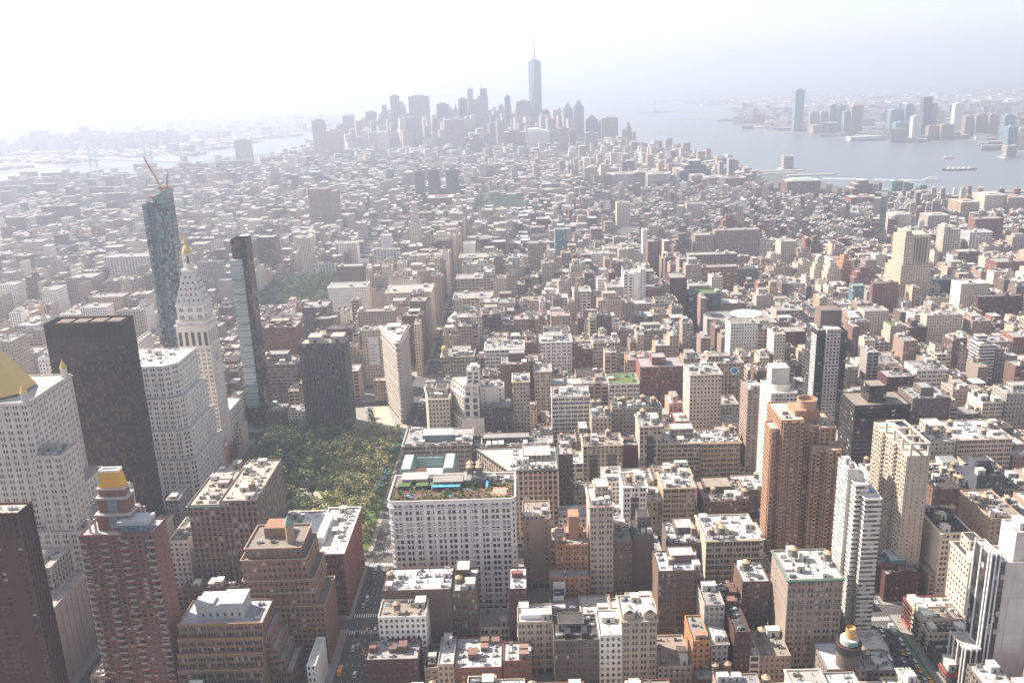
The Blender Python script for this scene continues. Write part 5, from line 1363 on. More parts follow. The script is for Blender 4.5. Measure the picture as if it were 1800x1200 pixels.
ub.build('closed_parasol', [MAT['blue'], MAT['steel']], B.root)
B.finish(WG, (.20, .17, .15), (.64, .59, .57))

# stepped white modern block by the square
take(-41, 12, 751, 783)
B = Bld('office_building', 'white modern stepped block with tall glazed bays beside the square', 'office building', -20, 766)
WM = (.66, .60, .54); V2 = dict(STY['P'], bay=4.4, pw=.42, fh=4.2, mix=(.7, .2, .1, 0)); V3 = dict(V2, bay=6.2, pw=.46, fh=6)
W5 = dict(STY['F'], bay=5, nw=1, gw=.6)
B.prism([(-27.8, 752), (-8.1, 752), (-8.1, 782), (-41, 782)], 0, 42.5, ['B', 'B', 'B', V2], base=0, top=3)
B.prism([(-26, 756), (-12, 756), (-12, 781.9), (-38.5, 781.9)], 41.5, 62, [V3, 'B', 'B', V2], par=.8, top=1.5)
B.prism([(-24.7, 758.5), (-12.6, 758.5), (-12.6, 781.8), (-35.5, 781.8)], 61.2, 72, [W5, 'B', 'B', W5], par=.8)
B.prism(rect(-22.5, -11.5, 765, 781.7), 71.2, 83, [W5, 'N', 'B', 'B'], par=.8); B.prism(rect(-11.4, 10, 768, 782), 0, 66, ['N', 'N', 'B', 'B'], par=.9)
B.bulk(-19, -13, 768, 776, 82.2, 4.5, (.62, .58, .54))
B.clutter(-24, -14, 759, 765, 71.2, 0, 0, 4, 2); B.clutter(-9, 9, 770, 781, 65.2, 0, 2, 4, 2); B.finish(WM, (.46, .44, .42))

# orange brick tower
take(188, 234, 552, 592)
B = Bld('apartment_tower', 'orange brick apartment tower with staggered bays and a round drum on top', 'apartment tower', 211, 572)
OB = (.335, .195, .125); A7 = dict(STY['A'], bay=3.2, gw=.62, fh=2.9, si=.24, he=.82, mix=(.62, .2, .12, .06))
E7 = dict(A7, bay=2.6, gw=.6)
hk = win_hook((0,), 100)
B.tier(189, 194.9, 561, 575, 0, 104, [A7, 'B', 'B', E7]); B.tier(195, 209.6, 558, 592, 0, 111, [A7, E7, 'B', E7], hook=hk)
B.wins = hk['out']
B.tier(209.65, 220, 560, 590, 0, 105.5, [A7, E7, 'B', E7]); B.tier(220.05, 231, 558, 586, 0, 105, [A7, E7, 'B', E7]); B.tier(214, 222, 552, 557.9, 0, 93.5, [A7, 'B', 'B', E7]); B.tier(222.05, 232, 549, 557.8, 0, 93, [A7, E7, 'B', E7])
bb = MB()
for x, y, z in ((189.6, 561, 103), (196, 558, 110), (201.5, 558, 110), (207, 558, 110), (211, 560, 104), (216.4, 552, 92.5), (223.5, 549, 92), (228.4, 549, 92)):
    fac(bb, (x, y - 1.3), (1, 0), 2.6, 0, z, dict(STY['A'], bay=2.6, gw=.7, fh=2.9, mix=(.62, .2, .12, .06)), 0, .6); fac(bb, (x, y - .01), (0, -1), 1.29, 0, z, STY['B']); fac(bb, (x + 2.6, y - 1.3), (0, 1), 1.29, 0, z, STY['B']); bb.cap(rect(x, x + 2.6, y - 1.3, y - .01), z)
bb.build('projecting_bay', wall_mats(), B.root, (.35, .205, .13))
m = MB(); m.box(206, 214, 566, 582, 104, 114, 0, 'nsewt'); m.box(214.02, 223, 569, 582, 104, 113, 0, 'nsewt'); m.build('core_shaft', [MAT['wall']], B.root, OB)
d = MB(); d.drum(216, 574, 6.3, 6.3, 112, 119.4, 28, 0, False); d.drum(216, 574, 5.8, 5.8, 116.5, 119.4, 28, 0, False); d.loft(ring(216, 574, 6.6, 28), 118.6, ring(216, 574, 6.6, 28), 119.6, 1); d.loft(ring(216, 574, 5.8, 28), 119.6, ring(216, 574, 6.6, 28), 119.6, 1); d.cap(ring(216, 574, 5.8, 28), 116.6, 2)
d.build('round_drum', [MAT['wall'], MAT['trim'], MAT['roof']], B.root, (.36, .23, .16))
B.clutter(196, 206, 560, 575, 110, 0, 0, 4, 2); B.clutter(221, 230, 562, 584, 104, 0, 0, 4, 3)
B.finish(OB, (.48, .42, .36), (.42, .25, .15))

# white-green slab behind it
take(211, 228, 622, 658)
B = Bld('apartment_tower', 'white slab tower with rounded concrete top behind the orange brick tower', 'apartment tower', 220, 640)
WS = (.56, .55, .50); S8 = dict(STY['A'], bay=2.9, gw=.62, fh=2.9, mix=(.45, .3, .1, .15))
B.tier(208, 227, 628, 658, 0, 104, [S8, S8, 'B', S8]); m = MB(); m.box(211, 224, 640, 652, 103, 119, 0, 'nsewt'); m.build('concrete_core', [MAT['wall']], B.root, (.52, .49, .44))
d = MB(); d.drum(217.5, 641, 7.6, 7.6, 103, 107.5, 24, 0, False); d.loft(ring(217.5, 641, 7.2, 24), 107.5, ring(217.5, 641, 7.6, 24), 107.5, 0); d.build('round_parapet', [MAT['wall']], B.root, (.58, .55, .5))
g = MB(); g.box(213, 226.5, 624, 627.9, 0, 96, 0, 'newt'); g.build('glazed_bay', [MAT['gg']], B.root)
B.finish(WS, (.55, .53, .5))

# dark tower
take(283, 312, 757, 795)
B = Bld('apartment_tower', 'dark glass apartment tower with one pale panelled bay and brown roof box', 'apartment tower', 298, 776)
X3 = dict(STY['S'], fh=3.1, bay=2.4, mix=(.62, .28, .05, .05)); P9 = dict(STY['L'], bay=3.1, gw=.62, fh=3.1, si=.2, he=.8)
B.tier(284.5, 291.9, 762, 792, 0, 111, [X3, 'B', 'B', X3]); B.tier(304, 311, 762, 792, 0, 109, [X3, X3, 'B', 'B'])
B.finish((.055, .052, .06), (.40, .37, .34)) if False else None
m = MB(); fac(m, (292, 759.5), (1, 0), 12, 0, 112.5, P9); fac(m, (292, 792), (0, -1), 32.5, 0, 112.5, dict(STY['B'])); m.box(292, 304, 759.5, 792, 112.4, 112.5, 0, 't'); m.q([((304, 759.5, 0), (304, 762.5, 0), (304, 762.5, 112.5), (304, 759.5, 112.5))])
m.build('pale_bay', wall_mats(), B.root, (.50, .44, .41))
m = MB(); fac(m, (284.3, 776), (0, -1), 13, 0, 106, P9); m.q([((284.3, 763, 0), (284.45, 763, 0), (284.45, 763, 106), (284.3, 763, 106))]); m.build('pale_side_bay', wall_mats(), B.root, (.55, .5, .47))
m = MB(); m.box(290, 308, 772, 788, 109, 126, 0, 'nsewt'); m.build('roof_box', [MAT['wall']], B.root, (.16, .12, .10))
lf = MB(); leaves(lf, (287.5, 767, 112), (2, 2.5, 1.5), 70, .5); lf.build('roof_planting', [LEAF], B.root)
B.finish((.055, .052, .06), (.40, .37, .34))

# white modern residential tower by the right avenue
take(209, 233, 455, 500)
B = Bld('apartment_tower', 'white concrete residential tower with banded windows right of pinkish-brown office block', 'apartment tower', 220, 480)
WT = (.60, .55, .50); S9 = dict(STY['S'], bay=2.6, fh=2.95, sp=.50, mix=(.10, .46, .14, .30))
hk = None
B.tier(211.5, 218, 484, 500, 0, 110, ['B', 'B', 'B', S9]); B.tier(213.5, 221, 476, 483.95, 0, 104, [S9, 'B', 'B', S9]); B.tier(217, 226.5, 470, 475.95, 0, 98, [S9, S9, 'B', S9]); B.tier(221.05, 227, 476, 500, 0, 98, [S9, S9, 'B', 'B']); B.tier(218.05, 221, 484, 500, 0, 107, 'BBBB')
B.tier(212, 230, 452, 469.9, 0, 14, [dict(STY['F']), 'F', 'B', 'F'])
p_ = MB(); p_.cap(rect(222, 225.6, 480, 484), 97.4); p_.build('roof_pool', [MAT['blue']], B.root)
B.clutter(212, 218, 485, 499, 109, 0, 1, 2, 1, (.6, .56, .52)); B.clutter(222, 226.6, 486, 499, 97, 0, 1, 3, 1, (.6, .58, .55))
for i in range(31):
    link('balcony', bm, B.root, (.56, .52, .48), B.local(215, 476, 8 + i * 3.0), 0, (.85, .8, .9))
B.finish(WT, (.58, .56, .54))

# beige balcony tower with open concrete frames
take(257, 282, 523, 588)
B = Bld('apartment_tower', 'beige balcony tower topped by open concrete frames and a steel drum', 'apartment tower', 269, 556)
BT = (.44, .37, .30); A8 = dict(STY['A'], bay=3.8, gw=.66, fh=2.95, mix=(.4, .3, .15, .15))
for i in range(6): B.tier(265.5 + (i % 2) * 1.6, 280, 530 + i * 9.6, 530 + (i + 1) * 9.6 - .05, 0, 96, [dict(STY['N'], bay=4, gw=.16, fh=2.95, keep=2) if i == 0 else 'B', 'B', 'B', A8], par=.6)
fr = MB()
for y in (531, 543, 556, 569):
    for x in (268, 279): fr.box(x - .6, x + .6, y - .6, y + .6, 95, 103, 0, 'nsewt')
    fr.box(267.4, 279.6, y - .62, y + .62, 103, 104.2, 0, 'nsewtb')
for x in (268, 279): fr.box(x - .62, x + .62, 531.63, 568.37, 103.02, 104.18, 0, 'ewtb')
fr.build('concrete_frame', [MAT['wall']], B.root, (.48, .42, .36))
d = MB(); d.drum(274, 562, 3.6, 3.6, 95, 104.5, 18, 0, False); d.drum(274, 562, 3.2, 3.2, 100, 104.5, 18, 1, False); d.cap(ring(274, 562, 3.3, 18), 103.6, 1); d.build('steel_drum', [MAT['paint'], MAT['dark']], B.root, (.55, .57, .62))
for i in range(30):
    for y in (549, 568): link('balcony', bm, B.root, (.46, .40, .35), B.local(266.9, y, 8 + i * 2.95), -math.pi / 2, (.9, .8, .9))
B.finish(BT, (.46, .42, .38))

# right edge white tower with glass stripes
take(262, 325, 434, 460)
B = Bld('hotel_tower', 'white blank-walled tower with glass stripes and white ribs at the right edge', 'hotel', 295, 447)
m = dict(STY['X'], bay=2.6, mix=(.45, .42, .06, .07))
B.tier(272.7, 277.5, 439, 455, 0, 80, [m, 'B', 'B', m]); B.tier(277.55, 281.5, 439.4, 455, 0, 76, [m, 'B', 'B', 'B'])
B.tier(281.55, 325, 440.2, 458, 0, 74, 'BBBB', par=1.5); B.tier(287, 325, 443, 458, 73, 90, 'BBBB'); B.tier(263.5, 272.6, 436, 452, 0, 24, [m, 'B', 'B', m])
r_ = MB()
for x in (273, 275.4, 277.6): r_.box(x - .3, x + .3, 438.2, 438.95, 0, 81, 0, 'nsewt')
for y in (440, 447.5, 454.5): r_.box(271.9, 272.65, y - .35, y + .35, 0, 81, 0, 'nsewt')
for x in (264, 267, 270): r_.box(x - .3, x + .3, 435.2, 435.95, 0, 25, 0, 'nsewt')
for y in (437, 442, 447, 451.5): r_.box(262.7, 263.45, y - .3, y + .3, 0, 25, 0, 'nsewt')
r_.build('white_rib', [MAT['white']], B.root)
p_ = MB(); p_.box(286, 297, 439.9, 440.18, 18, 52, 0, 'newtb'); p_.box(300, 325, 439.9, 440.18, 56, 68, 0, 'newtb'); p_.build('wall_panel', [MAT['wall']], B.root, (.60, .55, .52))
B.clutter(289, 323, 445, 457, 89, 0, 2, 6, 2, (.6, .6, .6)); B.finish((.56, .50, .475), (.42, .40, .39))

# round turret block at the bottom right
take(184, 226, 424, 450)
B = Bld('corner_building', 'dark round-turreted block with orange water tank at the bottom right', 'corner building', 205, 437)
B.tier(186, 207, 426, 450, 0, 21, ['L', 'L', 'B', 'L']); B.tier(207.05, 226, 432, 450, 0, 15, ['L', 'L', 'B', 'B'])
d = MB(); d.drum(198.5, 431, 6.0, 6.0, 0, 29, 20, 0, False); d.drum(198.5, 431, 6.5, 6.5, 29, 33.5, 20, 1, False); d.drum(198.5, 431, 6.7, 6.7, 33.5, 34, 20, 2, False); d.cap(ring(198.5, 431, 6.7, 20), 34, 1); d.build('round_turret', [MAT['wall'], MAT['dark'], MAT['red']], B.root, (.13, .10, .09))
d = MB(); d.drum(198.5, 431, 4.6, 4.6, 34, 37, 18, 0, True); d.build('turret_top', [MAT['wall']], B.root, (.55, .52, .5))
d = MB(); d.drum(199, 431, 2.6, 2.6, 37.2, 43, 16, 0, False); d.drum(199, 431, 2.3, 2.3, 41.6, 43, 16, 0, False); d.cap(ring(199, 431, 2.4, 16), 41.7, 0); d.build('open_tank', [mat_plain('new_cedar', (.50, .29, .12), amount=.2, scale=.8)], B.root)
d = MB(); d.box(196.2, 201.2, 426.1, 426.4, 34.6, 36.8, 0, 'nsewtb'); d.build('green_sign', [MAT['copper']], B.root)
B.tank(208, 436, 20, 1.1); B.tank(212, 440, 14.5, 1.0); B.clutter(214, 225, 434, 449, 14, 0, 1, 4, 2); B.finish((.24, .20, .18), (.55, .54, .55))

# tall beige setback tower in the right distance
take(556, 604, 1234, 1285)
B = Bld('apartment_tower', 'tall beige art-deco setback tower standing alone at right', 'apartment tower', 580, 1260)
BD = (.52, .415, .31); Z1 = dict(STY['L'], bay=3.4, gw=.46, fh=3.6)
B.tier(556, 603, 1234, 1285, 0, 36, [Z1, Z1, 'B', Z1], par=.8); B.tier(559, 600, 1237, 1283, 36, 62, [Z1, Z1, 'B', Z1], par=.8); B.tier(562, 598, 1240, 1280, 62, 102, [Z1, Z1, 'B', Z1], par=.8)
B.tier(563, 571, 1241, 1270, 102, 110, [Z1, Z1, 'B', Z1], par=.8)
m = MB(); m.box(571.2, 596, 1242, 1276, 101.2, 104, 0, 'nsewt')
for i in range(6): m.box(573 + i * 4, 574.2 + i * 4, 1239.2, 1239.95, 40, 105, 0, 'nsewt')
m.build('stone_pier', [MAT['wall']], B.root, BD)
g = MB(); g.box(575.5, 594, 1239.4, 1239.9, 64, 100, 0, 'newt'); g.build('glazed_bay', [MAT['gm']], B.root)
B.finish(BD, (.45, .40, .34))

# spired glass tower far downtown
take(84, 155, 4540, 4610)
B = Bld('glass_tower', 'tallest far glass tower tapering to a needle spire', 'skyscraper', 119, 4572, glass=None)
xc, yc = 119, 4572
sq = lambda r, a: [(xc + r * math.cos(a + i * math.pi / 2), yc + r * math.sin(a + i * math.pi / 2)) for i in range(4)]
A4, T4 = sq(44, R(225)), sq(31, R(180))
g = MB(); g.loft(A4, 0, A4, 57, 0)
for i in range(4):
    a, b = A4[i], A4[(i + 1) % 4]; t0, t1 = T4[i], T4[(i + 1) % 4]
    g.poly([(*a, 57), (*b, 57), (*t1, 410)], 1); g.poly([(*a, 57), (*t1, 410), (*t0, 410)], 0)
g.cap(T4, 410, 0); g.loft(T4, 410, T4, 417, 0); g.build('glass_shaft', [MAT['gg'], MAT['gg2']], B.root)
d = MB(); d.drum(xc, yc, 18, 18, 417, 424, 20, 0); d.drum(xc, yc, 3.6, 1.2, 424, 541, 8, 0, False)
for z in (440, 460, 480, 500): d.drum(xc, yc, 3, 3, z, z + 2, 8, 0, True)
d.build('spire', [MAT['steel']], B.root)

# unfinished downtown tower with crane
take(-175, -110, 4560, 4620)
B = Bld('office_tower', 'unfinished far tower with bare stepped top left of the spire tower', 'skyscraper', -142, 4590)
B.pat = 'S'
for (a, b, c, d_, z0, z1) in ((-172, -114, 4565, 4615, 0, 180), (-168, -118, 4568, 4612, 180, 262), (-156, -122, 4575, 4605, 262, 296)): B.tier(a, b, c, d_, z0, z1, ['S'] * 4, par=0, far=True)
B.finish((.30, .30, .33), (.4, .4, .4))
crane((-150, 4588, 296), (-164, 4588, 352), 0, 'tiny far crane on the unfinished downtown tower')

# river shaft buildings, statue, bridges ------------------------------------------------
for x, y, w, h, lab in ((969, 3174, 34, 44, 'square tan ventilation tower standing off the near river bank'), (1812, 3307, 36, 42, 'pale square ventilation tower off the far river bank')):
    o = Bld('ventilation_tower', lab, 'tower', x, y)
    o.tier(x - w / 2, x + w / 2, y - w / 2, y + w / 2, 0, h, [dict(STY['P'], bay=6, fh=9)] * 4, par=1.5); o.cornice(rect(x - w / 2, x + w / 2, y - w / 2, y + w / 2), h - 3, 1.5, .8)
    b_ = MB(); b_.box(x - w * .8, x + w * .8, y - w * .7, y + w * .7, -2, .6, 0, 'nsewt'); b_.build('pier_base', [MAT['wall']], o.root, (.4, .38, .36)); o.finish((.48, .42, .35), (.4, .38, .35))
o = empty('statue', (1296, 8496, 0), 'far robed statue on a tall pedestal upon the small harbour island', 'statue')
m = MB(); m.box(1262, 1330, 8462, 8530, 0, 14, 0); m.drum(1296, 8496, 12, 9, 14, 47, 4, 0); m.build('pedestal', [MAT['trim']], o, (.45, .4, .35))
m = MB(); m.drum(1296, 8496, 7, 4.5, 47, 70, 10, 0, False); m.drum(1296, 8496, 4.5, 3.2, 70, 79, 10, 0); m.drum(1296, 8496, 2, 1.8, 79, 84, 8, 0); m.bar((1299, 8496, 77), (1304, 8496, 91), 1.8, 0); m.drum(1304, 8496, 1.4, .3, 91, 95, 6, 0, False); m.build('robed_figure', [MAT['copper']], o)

def bridge(a, b, htow, hdeck, label, tint):
    a, b = Vector(a + (0,)), Vector(b + (0,)); d = (b - a).normalized(); n = Vector((-d.y, d.x, 0)); L = (b - a).length
    o = empty('suspension_bridge', (a + b) / 2, label, 'bridge')
    off = o.location
    t = MB()
    for p in (a, b):
        for s in (-1, 1): t.bar(p + n * 16 * s, p + n * 15 * s + Vector((0, 0, htow)), htow * .07)
        for z in (.45, .72, .98): t.bar(p + n * 16 + Vector((0, 0, htow * z)), p - n * 16 + Vector((0, 0, htow * z)), htow * .05)
    t.build('bridge_tower', [MAT['paint']], o, tint, off)
    k = MB(); A0, B0 = a - d * L * .5, b + d * L * .5
    k.q([(A0 + n * 15 + Vector((0, 0, hdeck)), A0 - n * 15 + Vector((0, 0, hdeck)), B0 - n * 15 + Vector((0, 0, hdeck)), B0 + n * 15 + Vector((0, 0, hdeck)))]); 
    for s in (-1, 1): k.q([(A0 + n * 15 * s + Vector((0, 0, hdeck - 8)), B0 + n * 15 * s + Vector((0, 0, hdeck - 8)), B0 + n * 15 * s + Vector((0, 0, hdeck)), A0 + n * 15 * s + Vector((0, 0, hdeck)))])
    k.build('bridge_deck', [MAT['paint']], o, tint, off)
    c = MB()
    for s in (-1, 1):
        pts = []
        for i in range(41):
            u = -.5 + 2 * i / 40; v = u if 0 <= u <= 1 else None
            z = hdeck + 4 + (htow - hdeck - 4) * (2 * u - 1) ** 2 if v is not None else max(hdeck, htow - (htow - hdeck) * (abs(u - .5) - .5) / .48)
            pts.append(a + d * L * u + n * 15 * s + Vector((0, 0, z)))
        for i in range(40): c.bar(pts[i], pts[i + 1], htow * .016)
    c.build('main_cable', [MAT['paint']], o, (.7, .7, .72), off)
bridge((-1646, 4073), (-2034, 4354), 102, 41, 'hazy suspension bridge with white cables over the east river', (.35, .38, .42))
bridge((-3582, 15656), (-2888, 16752), 211, 70, 'faint great suspension bridge on the far horizon', (.35, .37, .40))

# ------------------------------------------------------------------ ground, water, land
def slab(name, pts, z, mat, color=None):
    b = MB(); b.cap(pts, z); b.loft(pts, -3, pts, z); return structure(name, b, [mat], color)
def mat_ground():
    m, n, l, p = nodes_of('city_ground'); g = n.new('ShaderNodeNewGeometry')
    a = n.new('ShaderNodeTexNoise'); a.inputs['Scale'].default_value = .02; a.inputs['Detail'].default_value = 8; l.new(g.outputs['Position'], a.inputs['Vector'])
    r = n.new('ShaderNodeValToRGB'); e = r.color_ramp.elements; e[0].position = .35; e[0].color = (.05, .05, .055, 1); e[1].position = .7; e[1].color = (.095, .09, .09, 1)
    l.new(a.outputs[0], r.inputs[0]); l.new(r.outputs[0], p.inputs['Base Color']); p.inputs['Roughness'].default_value = .9; return m
def mat_water():
    m, n, l, p = nodes_of('harbour_water'); p.inputs['Base Color'].default_value = (.105, .125, .145, 1); p.inputs['Roughness'].default_value = .35
    g = n.new('ShaderNodeNewGeometry'); a = n.new('ShaderNodeTexNoise'); a.inputs['Scale'].default_value = .03; a.inputs['Detail'].default_value = 6; l.new(g.outputs['Position'], a.inputs['Vector'])
    b = n.new('ShaderNodeBump'); b.inputs['Strength'].default_value = .35; b.inputs['Distance'].default_value = 3; l.new(a.outputs[0], b.inputs['Height']); l.new(b.outputs[0], p.inputs['Normal'])
    return m
ASPH = mat_ground()
MANH = [(-2600, -400), (-2200, 1505), (-2483, 2364), (-2693, 3264), (-1900, 3650), (-1595, 3744), (-1554, 4078), (-1517, 4686), (-1145, 4950), (-800, 5600), (-418, 5859), (-120, 5600), (300, 4800), (581, 4290), (650, 4250), (672, 3933), (690, 3664), (761, 3430), (798, 3152), (850, 3050), (930, 2850), (960, 2600), (990, 2444), (1022, 2392), (1110, 2350), (1181, 2257), (1260, 2150), (1375, 1580), (1500, 300), (1560, -400)]
structure('water', (lambda b: (b.cap(rect(-60000, 60000, -1500, 90000), -2), b)[1])(MB()), [mat_water()])
slab('manhattan_ground', MANH, 0, ASPH)
LANDM = mat_plain('far_land', 'object', amount=.35, scale=.004, streak=False)
JC = [(9000, -1000), (2700, 500), (2212, 2680), (1956, 3450), (1956, 3631), (2085, 3973), (2010, 4127), (1871, 4046), (1802, 4119), (1770, 4297), (1593, 4308), (1629, 4504), (1628, 4843), (1554, 4995), (1474, 4989), (1440, 5600), (1568, 5889), (1500, 6500), (1900, 7600), (2200, 9500), (1700, 12500), (3000, 13200), (12000, 12000)]
slab('jersey_ground', JC, -.5, LANDM, (.17, .165, .14))
BK = [(-12000, 0), (-3300, 1400), (-3100, 3200), (-2222, 4415), (-1945, 4863), (-1790, 4950), (-1700, 5500), (-1645, 6300), (-1350, 7700), (-1301, 7975), (-1500, 8300), (-2300, 8300), (-1857, 8900), (-1854, 10375), (-2401, 11177), (-3000, 13000), (-3819, 15474), (-5200, 18000), (-9000, 24000), (-30000, 26000), (-30000, 2000)]
slab('brooklyn_ground', BK, -.5, LANDM, (.17, .165, .15))
SI = [(763, 13820), (2400, 13900), (9000, 13600), (20000, 22000), (9000, 30000), (-2600, 24000), (-2888, 16752), (-1500, 14800)]
slab('staten_island_ground', SI, -.5, LANDM, (.13, .14, .12))
for nm, c, rx, ry, col in (('harbour_island', (1296, 8496), 190, 120, (.10, .12, .06)), ('harbour_island', (1430, 7005), 230, 120, (.20, .19, .15)), ('harbour_island', (-878, 7002), 420, 330, (.10, .12, .06)), ('river_pier', (1395, 2400), 120, 22, (.22, .21, .18))):
    P = [(c[0] + rx * math.cos(t) * (1 + .12 * math.sin(3 * t)), c[1] + ry * math.sin(t)) for t in np.linspace(0, 2 * math.pi, 22)[:-1]]
    slab(nm, P, .6, LANDM, col)
hb = MB()
for (cx, cy, rx, ry, h) in ((1800, 19000, 3600, 2200, 95), (-800, 19500, 2600, 1600, 120), (5200, 20500, 4200, 2000, 80), (9500, 23000, 6000, 2500, 90), (16000, 21000, 6000, 3000, 110)):
    for i in range(5):
        t0, t1 = i / 5 * 1.5, (i + 1) / 5 * 1.5
        hb.loft([(cx + rx * math.cos(t0) * math.cos(a), cy + ry * math.cos(t0) * math.sin(a)) for a in np.linspace(0, 2 * math.pi, 25)[:-1]], h * math.sin(t0) - 1, [(cx + rx * math.cos(t1) * math.cos(a), cy + ry * math.cos(t1) * math.sin(a)) for a in np.linspace(0, 2 * math.pi, 25)[:-1]], h * math.sin(t1) - 1)
structure('hills', hb, [LANDM], (.10, .12, .09))

# piers along the rivers
pb = MB()
for (x0_, x1_, y) in ((990, 1150, 2520), (1120, 1330, 2240), (1250, 1420, 1950), (1300, 1500, 1750), (850, 960, 3040), (820, 1010, 3110), (905, 1060, 2950)): pb.box(x0_, x1_, y - 14, y + 14, -2.5, .9, 0)
structure('pier_pavement', pb, [LANDM], (.30, .28, .25))

# blocks of pavement, kerbs, road paint in the near grid
PAVE = mat_plain('pavement_concrete', (.25, .235, .215), rough=.9, amount=.2, scale=.25, streak=False)
pv, rm = MB(), MB()
def polyclip_bway(x0, x1, y0, y1): return bway_near((x0 + x1) / 2, (y0 + y1) / 2, 8)
for k in range(30, 13, -1):
    y0, y1 = YS(k) + (5.5 if k not in (23, 14) else 9), YS(k - 1) - (5.5 if k - 1 not in (23, 14) else 9)
    for i in range(len(AVX) - 1):
        x0, x1 = AVX[i] + (10.5 if AVX[i] not in HALF else 7.5), AVX[i + 1] - (10.5 if AVX[i + 1] not in HALF else 7.5)
        if AVX[i] == -229 and 18 < k <= 23:            # the diagonal street cuts these blocks
            for (za, zb) in [(y0, y1)]:
                xa = -76 + (-156) * (za - 832) / 568; xb = -76 + (-156) * (zb - 832) / 568
                if xa - 11 - x0 > 3 and xb - 11 - x0 > 3: pv.poly([(x0, za, .15), (xa - 11, za, .15), (xb - 11, zb, .15), (x0, zb, .15)])
                if x1 - xa - 11 > 3: pv.poly([(xa + 11, za, .15), (x1, za, .15), (x1, zb, .15), (min(x1, xb + 11), zb, .15)])
            continue
        pv.box(x0, x1, y0, y1, 0, .15, 0, 'newt')
structure('pavement', pv, [PAVE])
PAINT = mat_plain('road_paint', (.62, .61, .58), rough=.8, amount=.25, scale=.6, streak=False)
for av in (-76, 242):
    for k in range(29, 14, -1):
        for sgn in (-1, 1):
            y = YS(k) + sgn * 9
            for j in range(13): rm.q([((av - 9.6 + j * 1.5, y - 2, .012), (av - 9 + j * 1.5 + .1, y - 2, .012), (av - 9 + j * 1.5 + .1, y + 2, .012), (av - 9.6 + j * 1.5, y + 2, .012))])
        for lx in (-5.2, -1.7, 1.7, 5.2):
            y = YS(k) + 14
            while y < YS(k - 1) - 14: rm.q([((av + lx - .09, y, .012), (av + lx + .09, y, .012), (av + lx + .09, y + 3, .012), (av + lx - .09, y + 3, .012))]); y += 8
structure('road_markings', rm, [PAINT])
gl = MB(); gl.q([((249.5, 440, .008), (251.6, 440, .008), (251.6, 496, .008), (249.5, 496, .008)), ((-98, 838, .008), (-95, 838, .008), (-86, 700, .008), (-89, 700, .008))]); structure('cycle_lane_path', gl, [mat_plain('green_lane', (.10, .22, .11), amount=.2)])
pl = MB(); pl.poly([(-112, 800, .16), (-84, 770, .16), (-90, 846, .16), (-98, 846, .16)]); pl.poly([(-100, 690, .16), (-90, 690, .16), (-88, 765, .16), (-104, 765, .16)]); pl.poly([(-128, 838, .17), (-101, 838, .17), (-118, 905, .17), (-134, 905, .17)])
structure('plaza_pavement', pl, [mat_plain('plaza_gravel', (.40, .34, .27), amount=.2, scale=.4, streak=False)])

# park ---------------------------------------------------------------
PK = (-213, -90, 598, 812)
pg = MB(); pg.cap(rect(*PK), .18); structure('park_lawn', pg, [LAWN])
pp = MB()
for a, b, w in (((-213, 606), (-98, 812), 5), ((-98, 606), (-213, 812), 5), ((-213, 709), (-98, 709), 4), ((-155, 606), (-155, 812), 5)):
    a, b = np.array(a, float), np.array(b, float); d = (b - a) / np.linalg.norm(b - a); n_ = np.array((-d[1], d[0])) * w / 2
    pp.q([((*(a + n_), .2 + .004 * w), (*(a - n_), .2 + .004 * w), (*(b - n_), .2 + .004 * w), (*(b + n_), .2 + .004 * w))])
structure('park_path', pp, [mat_plain('path_paving', (.36, .32, .27), amount=.2, scale=.4, streak=False)])

def crown_mesh(kind, seed, h):
    b = MB(); rs = random.Random(seed)
    for i in range(rs.randint(15, 20)):
        a = rs.uniform(0, 6.283); q = rs.uniform(.1, 1) ** .6 * h * .34; z = h * rs.uniform(.42, .92); rr = h * rs.uniform(.11, .18) * (1.1 - .4 * abs(z / h - .6))
        leaves(b, (q * math.cos(a), q * math.sin(a), z), (rr * 1.15, rr * 1.15, rr * .8), 46, h * .034, 0 if rs.random() < .66 else 1)
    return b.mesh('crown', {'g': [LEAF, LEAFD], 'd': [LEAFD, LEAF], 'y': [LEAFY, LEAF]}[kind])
def trunk_mesh(seed, h):
    b = MB(); rs = random.Random(seed)
    b.drum(0, 0, h * .032, h * .02, 0, h * .45, 7, 0, False)
    for i in range(5):
        a = rs.uniform(0, 6.283); b.bar((0, 0, h * rs.uniform(.28, .42)), (h * .25 * math.cos(a), h * .25 * math.sin(a), h * rs.uniform(.55, .75)), h * .018)
    return b.mesh('trunk', [MAT['bark']])
CROWN = {k: [crown_mesh(k, i * 7 + ord(k), 15) for i in range(3)] for k in 'gdy'}
TRUNK = [trunk_mesh(i, 15) for i in range(3)]
def tree(x, y, kind, k, label, group, z=0):
    o = empty('tree', (x, y, z), label, 'tree', group); i = random.randrange(3); rz = random.uniform(0, 6.28)
    link('trunk', TRUNK[i], o, None, (0, 0, 0), rz, (k, k, k)); link('crown', CROWN[kind][i], o, None, (0, 0, 0), rz, (k * random.uniform(.9, 1.15), k * random.uniform(.9, 1.15), k))
pts = []
for _ in range(6000):
    x, y = random.uniform(PK[0] + 4, PK[1] - 3), random.uniform(PK[2] + 4, PK[3] - 4)
    if (abs(x + 148) < 22 and 655 < y < 690) or (abs(x + 160) < 18 and 735 < y < 755): continue
    if all((x - a) ** 2 + (y - b) ** 2 > 13.2 ** 2 for a, b in pts): pts.append((x, y))
